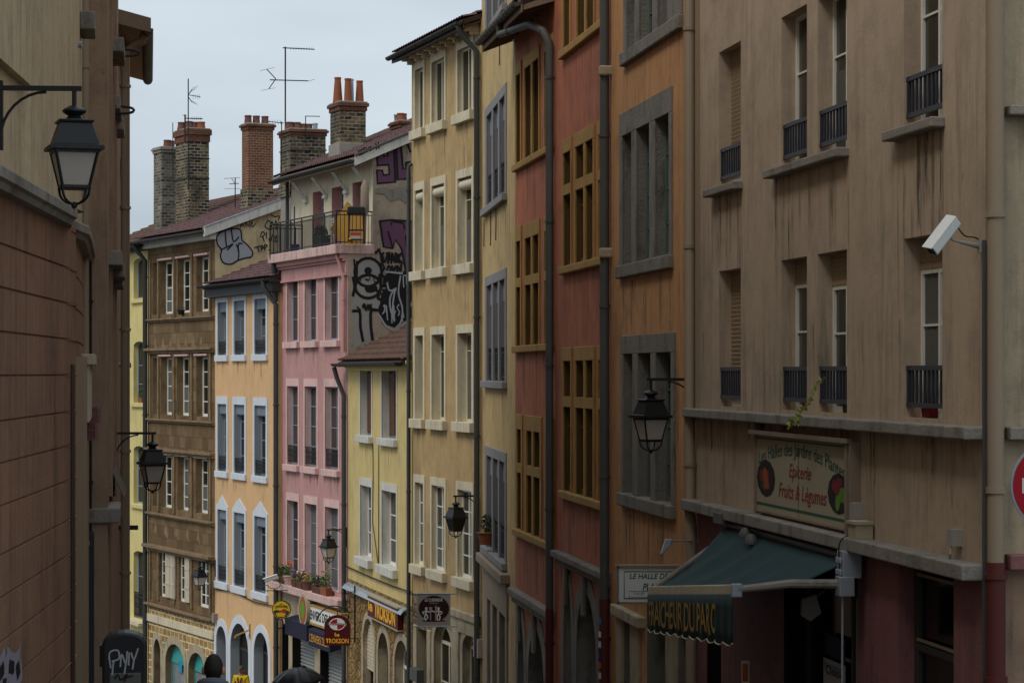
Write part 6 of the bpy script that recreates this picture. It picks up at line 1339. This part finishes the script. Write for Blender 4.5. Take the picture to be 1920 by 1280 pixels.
fill(g8([(668, 690), (680, 520), (740, 470), (830, 470), (895, 560), (880, 690), (900, 800), (880, 870), (812, 875), (815, 1150), (740, 1130), (668, 1180)], 1), 'wallgrey', .0015)
strokes([g8(ell(785, 580, 105, 110, 0, 360, 18), 1), g8(ell(785, 690, 100, 90, 10, 360, 18)[1:]+[(880, 690)], 1)], 'ink_black', B.root, fnb, .09, off=.005)
strokes([g8([(668, 760), (680, 690), (668, 620)], 4), g8([(668, 880), (720, 890), (725, 1000), (745, 1110)], 4), g8([(890, 785), (880, 870), (812, 875), (805, 980), (818, 1100)], 4), g8([(850, 720), (870, 745), (860, 780), (890, 790)], 4)], 'ink_black', B.root, fnb, .09, off=.0052)
fill(g8(ell(785, 568, 30, 30, 0, 330, 11), 1), 'ink_black'); fill(g8([(815, 565), (770, 570), (770, 590), (800, 595)], 1), 'ink_black', .004); fill(g8([(760, 690), (820, 675), (860, 700), (830, 735), (775, 735)], 3, True)[:-1], 'ink_black')
fill(g8([(925, 575), (1050, 590), (1060, 570), (1140, 570), (1140, 930), (1060, 960), (1000, 1010), (920, 985), (870, 910), (865, 850), (890, 800), (880, 740), (950, 720)], 1), 'ink_black', .0035)
strokes([g8(q) for q in ([(1000, 705), (960, 760), (955, 850), (990, 960), (975, 860), (985, 760), (1000, 705)], [(1035, 610), (1020, 740), (1050, 860), (1040, 960), (1000, 1010)], [(925, 575), (945, 715), (1000, 705)], [(870, 910), (930, 1000), (1000, 1025), (1060, 980), (1130, 940)], [(925, 575), (1050, 590)], [(1105, 640), (1085, 700), (1110, 760)], [(1095, 880), (1130, 800)])], 'ink_silver', B.root, fnb, .05, off=.008)
strokes([g8(q, 4) for q in ([(905, 430), (885, 460), (900, 500), (920, 490)], [(930, 430), (940, 470), (950, 425)], [(945, 470), (940, 510)], [(965, 510), (970, 430), (990, 500), (998, 430)], [(1010, 500), (1012, 440)], [(1025, 500), (1020, 440)], [(1045, 430), (1020, 470), (1050, 510)], [(885, 510), (910, 545), (890, 590), (930, 640)], [(930, 560), (945, 530), (960, 560), (940, 575)], [(970, 530), (980, 570), (1000, 530)], [(1010, 575), (1012, 530), (1035, 570), (1040, 525)], [(870, 400), (880, 440)], [(685, 395), (690, 430)], [(700, 425), (705, 385), (725, 420), (735, 380)], [(745, 420), (750, 385), (765, 415), (775, 380)], [(785, 380), (820, 415)], [(820, 375), (790, 425)], [(830, 420), (845, 430), (860, 410)])], 'ink_black', B.root, fnb, .07, off=.005)
strokes([g8(q, 4) for q in ([(870, 745), (890, 690), (930, 690), (935, 720)], [(900, 720), (930, 720)])], 'ink_black', B.root, fnb, .09, off=.0045)
strokes([pxs(sp, [(270+x/3.555, 60+y/3.555) for x, y in q]) for q in ([(1448, 785), (1418, 800), (1425, 825), (1450, 815)], [(1420, 812), (1440, 802)], [(1455, 775), (1460, 812), (1478, 800), (1470, 775), (1455, 775)], [(1505, 765), (1482, 780), (1500, 795), (1508, 778)], [(1535, 745), (1540, 785)], [(1552, 740), (1556, 780)])], 'ink_black', B.root, lambda u, v, o=0.: (B.L+.142+o, u, v), .04, off=.003, name='tag')
rnd = random.Random(11)
def scrib(cx_, cy_, w_, h_, n, seed):
    r_ = random.Random(seed); out = []
    for k in range(n):
        x0 = cx_-w_/2+w_*k/n; out.append(g8([(x0+r_.uniform(0, w_/n), cy_+r_.uniform(-h_, h_)/2) for _ in range(4)], 4))
    return out
strokes(scrib(740, 405, 110, 50, 6, 1)+scrib(690, 560, 30, 200, 2, 2)+scrib(1080, 700, 90, 200, 5, 3)+scrib(900, 640, 70, 110, 4, 4)+scrib(760, 850, 120, 60, 4, 5)+scrib(960, 470, 150, 80, 6, 6), 'ink_black', B.root, fnb, .055, off=.0075)
strokes(scrib(980, 900, 170, 160, 6, 7)+scrib(1090, 640, 70, 120, 3, 8), 'ink_silver', B.root, fnb, .035, off=.0095)
strokes(scrib(785, 640, 160, 60, 3, 9), 'ink_black', B.root, fnb, .03, off=.0085)
fill(g6([(1535, 1045), (1600, 1035), (1660, 1050), (1720, 1030), (1775, 1020), (1775, 1110), (1740, 1140), (1700, 1110), (1640, 1130), (1600, 1080), (1545, 1075)]), 'stonedark', .012, 'bare_masonry')
def rain(B, s0, s1, ztop, n, seed, lmin=.3, lmax=1.3, w_=.12, y0=0.):
    r_ = random.Random(seed); m = MB(); 
    for k in range(n):
        x = r_.uniform(s0, s1); L_ = r_.uniform(lmin, lmax); w2 = w_*r_.uniform(.4, 1.2); o_ = .0015+.0002*k; xs = [x+r_.uniform(-.02, .02) for _ in range(5)]
        pts = [(xs[0]-w2/2, ztop), (xs[0]+w2/2, ztop), (xs[1]+w2*.45, ztop-L_*.4), (xs[2]+w2*.3, ztop-L_*.75), (xs[3], ztop-L_), (xs[2]-w2*.3, ztop-L_*.75), (xs[1]-w2*.45, ztop-L_*.4)]
        m.poly([(u, y0-o_, v) for u, v in pts])
    m.build('rain_stain', 'rain_stain', B.root, tri=True)['kind'] = 'stuff'
for k, (p_, q_) in enumerate(((1337, 1393), (1451, 1592), (1678, 1772))): rain(BG, BG.S(p_), BG.S(q_), zA0_BG-.1, 9+5*(k > 0), k, .4, 1.9, .13)
rain(BG, .3, BG.L-.2, zl_BG-.118, 34, 9, .15, .7, .22); rain(BG, .3, BG.L-.2, zl_BG+1.0, 12, 19, .3, .9, .1)
for (B_, cs, xr_, ys) in ((YL, [(676, 697), (716, 743)], 730, (833, 1078)), (OC, [(779, 795), (811, 834), (859, 886)], 873, (227, 508, 804, 1100)), (PE, [(409, 425), (439, 459), (478, 499)], 488, (673, 902)), (PK, [(539, 559), (572, 594), (610, 635)], 622, (650, 893))):
    for y_ in ys:
        for k, (p_, q_) in enumerate(cs): rain(B_, B_.S(p_)-.1, B_.S(q_)+.1, B_.Z(xr_, y_)-.0, 6, int(y_)+k, .15, .8, .12)
for (B_, x_, ys) in ((OR, 1215, (520, 965)), (RB, 1098, (500, 942)), (RA, 1000, (302, 655, 1012)), (CR, 930, (392, 724, 1050))):
    for y_ in ys: rain(B_, .25, B_.L-.25, B_.Z(x_, y_), 16, int(y_), .2, 1.5, .16)
# ============================================================ flower boxes, plants
def leaves(m, c, rx, ry, rz, n, size, mi=0, seed=1):
    rnd = random.Random(seed)
    for _ in range(n):
        while True:
            q = Vector((rnd.uniform(-1, 1), rnd.uniform(-1, 1), rnd.uniform(-1, 1)))
            if q.length < 1: break
        p = Vector(c)+Vector((q.x*rx, q.y*ry, q.z*rz)); a = Vector((rnd.gauss(0, 1), rnd.gauss(0, 1), rnd.gauss(0, 1))).normalized(); b = a.orthogonal().normalized(); s = size*rnd.uniform(.6, 1.3)
        m.add([p-a*s, p+b*s*.4, p+a*s, p-b*s*.4], [(0, 1, 2, 3)], mi)
def pot(B, px, zbase, y, w_, h, lab, plants, potm='clay_pot', boxy=True, group='flower pots on the pink house ledge', dp=.2):
    s = B.S(px); t = thing('flower_pot', lab, 'flower pot', B.W(s, y, zbase), B.ang, group); m = MB()
    if boxy: m.prism([(-w_/2*.9, -dp*.45, 0), (w_/2*.9, -dp*.45, 0), (w_/2, -dp*.55, h), (-w_/2, -dp*.55, h)], (0, dp, 0))
    else: m.lathe([(w_*.35, 0), (w_*.48, h), (w_*.52, h), (w_*.52, h+.02)], (0, 0, 0), 14)
    m.build('pot', potm, t)
    for k, (mt, n, rz, cz, sz) in enumerate(plants):
        m = MB(); leaves(m, (0, 0, h+cz), w_*.5, dp*.8, rz, n, sz, 0, k+int(px)); m.build('foliage' if 'leaf' in mt else 'blossom', mt, t)
zz = zled+.002
pot(PK, 541, zz, -.18, .75, .22, 'long brown box of green plants at the left end of the pink ledge', [('leaf_dark', 160, .2, .14, .05), ('leaf', 90, .22, .18, .05)], 'wood_brown')
pot(PK, 552.5, zz, -.18, .4, .26, 'pinkish round pot with orange flowers on the pink ledge', [('leaf', 60, .2, .2, .05), ('flower_orange', 26, .12, .42, .05)], 'pinkledge', False)
pot(PK, 566, zz, -.18, .45, .22, 'box with violet flowers on the pink ledge', [('leaf', 90, .22, .12, .05), ('flower_violet', 40, .14, .2, .05)], 'wood_brown')
pot(PK, 576, zz, -.18, .65, .22, 'brown box crowded with white and red flowers on the pink ledge', [('leaf', 110, .2, .15, .05), ('flower_white', 26, .12, .28, .04), ('flower_red', 34, .12, .2, .045)], 'wood_brown')
pot(PK, 587, zz, -.18, .38, .25, 'round pot with yellow green and red flowers on the pink ledge', [('leaf_lime', 60, .16, .14, .05), ('flower_red', 16, .1, .2, .045)], 'clay_dark', False)
pot(PK, 608, zz, -.18, .9, .22, 'long brown box of dark low plants on the pink ledge', [('leaf_dark', 170, .2, .12, .05)], 'wood_brown')
pot(PK, 622, zz, -.18, .65, .24, 'terracotta box with tall thin stems at the right end of the pink ledge', [('leaf', 130, .3, .2, .05), ('leaf_lime', 50, .5, .55, .04)], 'clay_pot')
pot(FY, 261, FY.Z(261, 755)+.002, .12, .5, .2, 'terracotta pot with a spiky plant on the far yellow window sill', [('leaf', 90, .22, .15, .06)], 'clay_pot', group=None)
pot(CR, 923, CR.Z(923, 1020), -.12, .45, .25, 'terracotta pot with a dense green plant outside the cream house window', [('leaf_dark', 220, .22, .2, .04)], 'clay_pot', False, group=None)
pot(BR, 343.5, BR.Z(343, 590)+.0, -.08, .3, .16, 'small dark pot on the brown house top floor string course', [('leaf_dark', 20, .08, .08, .03)], 'black_metal', False, group=None)
t = thing('climbing_plant', 'thin yellow green vine hanging over the ledge from the middle window railing', 'plant', BG.W(BG.S(1548), 0, zl), BG.ang)
m = MB(); path_ = smoothpath([(.25, -.1, .42), (.1, -.16, .3), (.12, -.22, .15), (-.02, -.28, .05), (0, -.31, -.05), (-.2, -.33, -.08), (-.3, -.33, -.1)], 6); m.tube(path_, .006, 4); m.build('stem', 'leaf_lime', t); m = MB()
for k, p in enumerate(path_): leaves(m, p, .04, .03, .04, 3, .03, 0, k)
m.build('foliage', 'leaf_lime', t)
pot(BG, 1572, zl+.045, .12, .25, .12, 'dark green flower pot behind the railing above the ledge', [('leaf_dark', 30, .06, .05, .03)], 'leaf_dark', dp=.08, group='flower pots behind the beige building railings'); pot(BG, 1500, zl+.045, .12, .4, .1, 'orange flower box with a red bloom behind the railing', [('leaf_dark', 30, .06, .06, .03), ('flower_red', 8, .05, .2, .03)], 'clay_pot', dp=.08, group='flower pots behind the beige building railings')
pot(BG, 1720, zl+.045, .12, .25, .09, 'low red flower box behind the rightmost lower railing', [('leaf_dark', 20, .04, .04, .03)], 'pic_red', dp=.08, group='flower pots behind the beige building railings')
# ============================================================ things on the balcony
bp = PK.off(.3); zf = zslab+.003
def bal(name, lab, cat, px, y=.3): s = PK.off(y).S(px); return thing(name, lab, cat, PK.W(s, y, zf), PK.ang)
t = bal('bucket', 'blue plastic bucket at the left end of the balcony', 'bucket', 553, .2); m = MB(); m.lathe([(.25, 0), (.34, .55), (.36, .56), (.36, .6), (.33, .6), (.31, .55)], (0, 0, 0), 18); m.build('tub', 'bucket', t, smooth=True)
t.scale = (.45, .45, .5)
t = bal('broom', 'blue stick standing upright beside the bucket', 'stick', 551.5, .35); m = MB(); m.tube([(0, 0, 0), (.03, 0, 1.55)], .022, 6); m.build('stick', 'bucket', t)
t = bal('barbecue', 'black barbecue stand with a bright bag on its shelf at the right balcony end', 'barbecue', 668, .15)
m = MB()
for sx in (-1, 1):
    for sy in (-1, 1): m.tube([(sx*.32, sy*.15, 0), (sx*.28, sy*.13, .95)], .025, 5)
m.box(-.33, .33, -.17, .17, .42, .46); m.box(-.33, .33, -.17, .17, .1, .13); m.build('frame', 'black_metal', t); m = MB(); m.prism([(-.38, -.22, .95), (.38, -.22, .95), (.34, -.22, 1.2), (-.34, -.22, 1.2)], (0, .4, 0)); m.build('lid', 'black_metal', t, bev=.03)
m = MB(); m.box(-.22, .2, -.14, .12, .135, .38); bg_ = m.build('bag', 'sign_cream', t, bev=.03); m = MB(); m.box(-.23, .21, -.15, -.12, .27, .36); m.build('bag_print', 'flower_red', t)
t.rotation_euler = (0, 0, 0); t.scale = (.72, .72, .9)
t = bal('yellow_jug', 'small yellow jug on the balcony floor beside the barbecue', 'jug', 656, .0); m = MB(); m.lathe([(.09, 0), (.1, .18), (.04, .26), (.04, .3)], (0, 0, 0), 10); m.build('jug', 'sign_yellow', t); t.scale = (.6, .6, .6)
t = bal('plywood_sheet', 'large ochre plywood sheet leaning on its corner behind the barbecue', 'board', 652, .35); t.rotation_euler = (0, 0, R(-8)); m = MB(); m.prism([(-.55, 0, .5), (-.02, 0, 1.35), (.62, 0, .75), (.4, 0, .0), (-.1, 0, .0)], (0, .03, 0)); m.build('sheet', 'ply', t)
t = bal('folded_parasol', 'upright grey folded parasol at the right end of the balcony', 'parasol', 684, .45); m = MB(); m.lathe([(.03, 0), (.05, .8), (.13, 1.0), (.12, 1.7), (.05, 1.85), (.02, 1.9)], (0, 0, 0), 10); m.build('parasol', 'wood_old', t, smooth=True)
t = bal('garden_chair', 'white folding chair among pots in the middle of the balcony', 'chair', 612, .35); m = MB(); m.box(-.2, .2, -.2, .2, .42, .45)
for k in range(5): m.box(-.2, .2, .17, .2, .55+.09*k, .6+.09*k)
for sx in (-.2, .18):
    m.box(sx, sx+.02, .17, .2, 0, 1.0); m.box(sx, sx+.02, -.2, -.17, 0, .42)
m.build('chair_frame', 'ink_white', t)
t = bal('storage_crate', 'dark crate with plants standing by the balcony railing', 'crate', 604, .0); m = MB()
for k in range(4): m.box(-.38, .38, -.16, -.14, .02+.1*k, .09+.1*k); m.box(-.38, .38, .14, .16, .02+.1*k, .09+.1*k)
m.box(-.38, .38, -.14, .14, 0, .3); m.build('crate', 'zinc_dark', t); m = MB(); leaves(m, (0, 0, .5), .35, .15, .18, 200, .05, 0, 4); m.build('foliage', 'leaf_dark', t)
pot(PK, 586, zf, .2, .4, .25, 'small pot with a green bush on the balcony behind the railing', [('leaf_dark', 160, .3, .25, .05)], 'clay_pot', False, group=None)
# ============================================================ people
def skin_mesh(name, J, E, parent, mat, sub=2):
    me = bpy.data.meshes.new(name); me.from_pydata([j[0] for j in J], E, []); o = bpy.data.objects.new(name, me); COL.objects.link(o)
    mo = o.modifiers.new('skin', 'SKIN'); mo.use_smooth_shade = True
    for i, j in enumerate(J): me.skin_vertices[0].data[i].radius = (j[1], j[2] if len(j) > 2 else j[1])
    me.skin_vertices[0].data[0].use_root = True
    sb_ = o.modifiers.new('s', 'SUBSURF'); sb_.levels = sub; sb_.render_levels = sub
    dg = bpy.context.evaluated_depsgraph_get(); m2 = bpy.data.meshes.new_from_object(o.evaluated_get(dg)); bpy.data.objects.remove(o)
    m2.materials.clear(); m2.materials.append(MATS[mat]); m2.polygons.foreach_set('use_smooth', [True]*len(m2.polygons))
    o = bpy.data.objects.new(name, m2); COL.objects.link(o); o.parent = parent; return o
def blob(name, c, r, mat, parent, f=None, seg=24):
    bm = bmesh.new(); bmesh.ops.create_uvsphere(bm, u_segments=seg, v_segments=seg*2//3, radius=1)
    for v in bm.verts:
        q = v.co.copy()
        if f: q = f(q)
        v.co = Vector((c[0]+q.x*r[0], c[1]+q.y*r[1], c[2]+q.z*r[2]))
    me = bpy.data.meshes.new(name); bm.to_mesh(me); bm.free(); me.polygons.foreach_set('use_smooth', [True]*len(me.polygons)); me.materials.append(MATS[mat])
    o = bpy.data.objects.new(name, me); COL.objects.link(o); o.parent = parent; return o
def headf(q):      # face looks along -Y; narrower jaw, fuller back of the skull
    z = q.z; s = 1-.26*max(0, -z)**1.4; x = q.x*s; y = q.y*(1-.12*max(0, -z))
    if q.y > 0: y *= 1.08-.15*max(0, -z)
    if q.y < -.6 and abs(q.x) < .22 and -.35 < z < .15: y -= .14*(1-abs(q.x)/.22)*(1-abs(z+.15)/.3 if abs(z+.15) < .3 else 0)
    return Vector((x, y, z))
def person(loc, yaw, h, label, top, legs, hair=None, arms='down', cap=None, sk='skin', hood=False, lean=0):
    # local frame faces -Y
    t = thing('person', label, 'person', loc, yaw, None); k = h/1.75
    def P(x, y, z): return (x*k, y*k, z*k)
    hands = {'down': [((.27, .02, 1.1), (.29, -.02, .84)), ((-.27, .02, 1.1), (-.29, -.02, .84))], 'phone': [((.25, .0, 1.14), (.08, -.26, 1.2)), ((-.25, .0, 1.14), (-.1, -.27, 1.22))], 'umbrella': [((.25, .0, 1.14), (.12, -.24, 1.3)), ((-.27, .02, 1.1), (-.29, -.02, .84))]}[arms]
    J = [(P(0, 0, .95), .15*k, .11*k), (P(0, 0, 1.12), .145*k, .1*k), (P(0, .01, 1.3), .17*k, .115*k), (P(0, .01, 1.43), .12*k, .09*k), (P(0, 0, 1.5), .062*k, .062*k), (P(0, -.01, 1.58), .058*k, .058*k)]
    E_ = [(0, 1), (1, 2), (2, 3), (3, 4), (4, 5)]
    for si, (sx, (el, ha)) in enumerate(zip((1, -1), hands)):
        b = len(J); J += [(P(sx*.185, .01, 1.415), .068*k), (P(*el), .048*k), (P(*ha), .03*k)]; E_ += [(3, b), (b, b+1), (b+1, b+2)]
    for sx in (1, -1):
        b = len(J); J += [(P(sx*.1, 0, .88), .1*k), (P(sx*.11, -.02, .5), .065*k), (P(sx*.11, .02, .1), .045*k), (P(sx*.11, -.13, .04), .04*k)]; E_ += [(0, b), (b, b+1), (b+1, b+2), (b+2, b+3)]
    skin_mesh('body', J, E_, t, sk)
    # jacket and trousers: the same skeleton a little fuller
    Jt = [(p[0], p[1]*1.16+.012, (p[2] if len(p) > 2 else p[1])*1.16+.012) for p in J[:4]]+[(P(0, .012, 1.475), .085*k, .08*k)]
    Et = [(0, 1), (1, 2), (2, 3), (3, 4)]; 
    for q, (sx, (el, ha)) in enumerate(zip((1, -1), hands)):
        b = len(Jt); hv = Vector(el).lerp(Vector(ha), .88); Jt += [(P(sx*.19, .01, 1.42), .083*k), (P(*el), .064*k), (P(*hv), .046*k)]; Et += [(3, b), (b, b+1), (b+1, b+2)]
    skin_mesh('jacket', Jt, Et, t, top)
    Jl = [(P(0, 0, .95), .16*k, .125*k)]; El = []
    for sx in (1, -1): b = len(Jl); Jl += [(P(sx*.1, 0, .86), .112*k), (P(sx*.11, -.02, .5), .08*k), (P(sx*.11, .02, .1), .065*k)]; El += [(0, b), (b, b+1), (b+1, b+2)]
    skin_mesh('trousers', Jl, El, t, legs)
    for sx in (1, -1): blob('shoe', P(sx*.11, -.08, .045), (.05*k, .14*k, .05*k), 'black_metal', t)
    hc = P(0, -.015, 1.635); hr = (.076*k, .096*k, .122*k)
    hd = blob('head', hc, hr, sk, t, headf, 32)
    for sx in (1, -1):
        blob('ear', (hc[0]+sx*.083*k, hc[1]+.012, hc[2]-.012*k), (.017*k, .024*k, .036*k), 'skin_pink' if sk == 'skin' else sk, t)
        blob('eye', (sx*.03*k, hc[1]-.088*k, hc[2]+.012*k), (.013*k, .008*k, .008*k), 'ink_black', t, None, 10)
    m = MB(); m.box(-.024*k, .024*k, hc[1]-.094*k, hc[1]-.078*k, hc[2]-.062*k, hc[2]-.054*k); m.build('mouth', 'skin_pink', t, bev=.004)
    if hair:
        def hf(q):
            q = headf(q)
            if q.y < -.35: zc_ = .35
            else: zc_ = -.62 if q.y > .2 else -.1
            if q.z < zc_: return Vector((q.x*.93, q.y*.93, q.z))*.97
            rr_ = 1.0+.015*math.sin(q.x*40)*math.sin(q.z*33)
            return Vector((q.x*rr_, q.y*rr_, q.z))
        blob('hair', hc, (hr[0]*1.06, hr[1]*1.06, hr[2]*1.05), hair, t, hf, 48)
    if cap:
        blob('cap', (hc[0], hc[1]+.004, hc[2]+.035*k), (hr[0]*1.12, hr[1]*1.08, hr[2]*.82), cap, t, lambda q: Vector((q.x, q.y, max(q.z, 0))))
        m = MB(); m.prism([(-.06*k, hc[1]-.08*k, hc[2]+.04*k), (.06*k, hc[1]-.08*k, hc[2]+.04*k), (.045*k, hc[1]-.17*k, hc[2]+.025*k), (-.045*k, hc[1]-.17*k, hc[2]+.025*k)], (0, 0, .008)); m.build('cap_peak', cap, t)
    if hood:
        m = MB()
        for i in range(25):
            a_ = 2*math.pi*i/24
        m.tube([(math.cos(a_)*.098*k, .03+math.sin(a_)*.09*k, (1.505+.035*max(0, math.sin(a_)))*k) for a_ in [2*math.pi*i/24 for i in range(25)]], .042*k, 10); m.build('hood', top, t, smooth=True)
    # hands: palm, four fingers and a thumb on the side, curled
    for q, (sx, (el, ha)) in enumerate(zip((1, -1), hands)):
        hv = Vector(P(*ha)); dv = (hv-Vector(P(*el))).normalized(); side = dv.cross(Vector((0, -1, .3))).normalized()*(1 if sx > 0 else -1)*-1; nrm = dv.cross(side).normalized()
        Jh = [(tuple(hv), .026*k, .018*k), (tuple(hv+dv*.075*k), .032*k, .014*k)]; Eh = [(0, 1)]
        for f_, (o_, l_) in enumerate(((-.028, .058), (-.01, .07), (.01, .065), (.028, .05))):
            b = len(Jh); r0 = hv+dv*.085*k+side*o_*k; Jh += [(tuple(r0), .0095*k), (tuple(r0+dv*l_*.5*k+nrm*.01*k), .0085*k), (tuple(r0+dv*l_*.75*k+nrm*.035*k), .0075*k)]; Eh += [(1, b), (b, b+1), (b+1, b+2)]
        b = len(Jh); r0 = hv+dv*.03*k-side*.03*k; Jh += [(tuple(r0), .012*k), (tuple(r0+dv*.035*k-side*.022*k+nrm*.012*k), .009*k)]; Eh += [(0, b), (b, b+1)]
        skin_mesh('hand', Jh, Eh, t, sk, 1)
    return t
def ground_at(d): return ground(0, d)
# man seen from behind
d = 20.; k_ = px3(400, 1228, d); gz_ = ground_at(d); person((k_.x, d, gz_), R(180), (k_.z-gz_), 'person seen from behind with short dark hair and grey hooded top', 'hoodie', 'jeans', hair='hair', hood=True)
# yellow jacket
d = 74.; k_ = px3(452, 1248, d); gz_ = ground_at(d); hy = k_.z-gz_
yp = person((k_.x, d, gz_), R(-18), min(hy, 1.78), 'person in yellow jacket and green cap holding a phone before the peach house arches', 'jacket', 'jeans', hair='hair', arms='phone', cap='cap')
yp.location.z = k_.z-min(hy, 1.78)*1.0
m = MB(); m.box(-.03, .03, -.42, -.405, 1.24, 1.36); m.build('phone', 'black_metal', yp); m = MB(); m.tube([(-.06, -.13, 1.45), (-.02, -.17, 1.22), (.03, -.17, 1.22), (.07, -.13, 1.45)], .02, 5); m.box(-.035, .04, -.19, -.175, 1.08, 1.22); m.build('lanyard', 'lanyard', yp)
# umbrella and its bearer
d = 49.; c = px3(569, 1249, d); gz_ = ground_at(d)
up = person((c.x, d, gz_), R(180), 1.74, 'person in dark clothes under the black umbrella', 'ink_black', 'ink_black', hair='hair', arms='umbrella')
ut = thing('umbrella', 'open black umbrella held above a person at the bottom of the street', 'umbrella', (c.x+.0, d-.0, gz_+.0)); H = c.z-gz_
m = MB(); ns = 8; rr = .56; rings = 7
for i in range(rings+1):
    v = i/rings; ang_ = v*1.12
    for k in range(ns*4):
        a_ = 2*math.pi*k/(ns*4); sag = .5-.5*math.cos(ns*a_); R_ = rr*math.sin(ang_)/math.sin(1.12)*(1-.11*sag); m.v.append((R_*math.cos(a_), R_*math.sin(a_), H-.3*(1-math.cos(ang_))/(1-math.cos(1.12))-.03*sag*math.sin(v*3)+.03*sag*v*v))
n4 = ns*4
for i in range(rings):
    for k in range(n4): m.f.append((i*n4+k, i*n4+(k+1) % n4, (i+1)*n4+(k+1) % n4, (i+1)*n4+k)); m.m.append(0)
cn = m.build('canopy', 'umbrella', ut, smooth=True); md = cn.modifiers.new('s', 'SOLIDIFY'); md.thickness = .004
m = MB(); m.tube([(0, 0, H+.05), (0, 0, H-.85)], .008, 6); m.tube([(0, 0, H-.85), (0, .0, H-.95), (.04, 0, H-.97)], .014, 6); m.build('shaft', 'iron', ut); m = MB()
for k in range(8):
    a_ = 2*math.pi*k/8; m.tube([(0, 0, H-.35), (rr*.5*math.cos(a_), rr*.5*math.sin(a_), H-.1)], .004, 4)
m.build('ribs', 'iron', ut)
ut.rotation_euler = (R(3), R(-4), 0)
# coral pink wall piece and lamp-sized things on the peach house: arrow bracket
t = thing('arrow_bracket', 'small golden arrow on a dark rod over the peach house middle arch', 'bracket', PE.W(PE.S(469), 0, PE.Z(469, 1186)), PE.ang); m = MB(); m.tube([(0, 0, -.25), (0, 0, .3)], .03, 5); m.build('rod', 'iron', t); m = MB(); m.tube([(0, -.05, .1), (-.2, -.45, -.1)], .03, 5); m.tube([(-.2, -.45, -.1), (-.25, -.35, -.16)], .02, 4); m.tube([(-.2, -.45, -.1), (-.1, -.5, -.16)], .02, 4); m.build('arrow', 'stonegold', t)
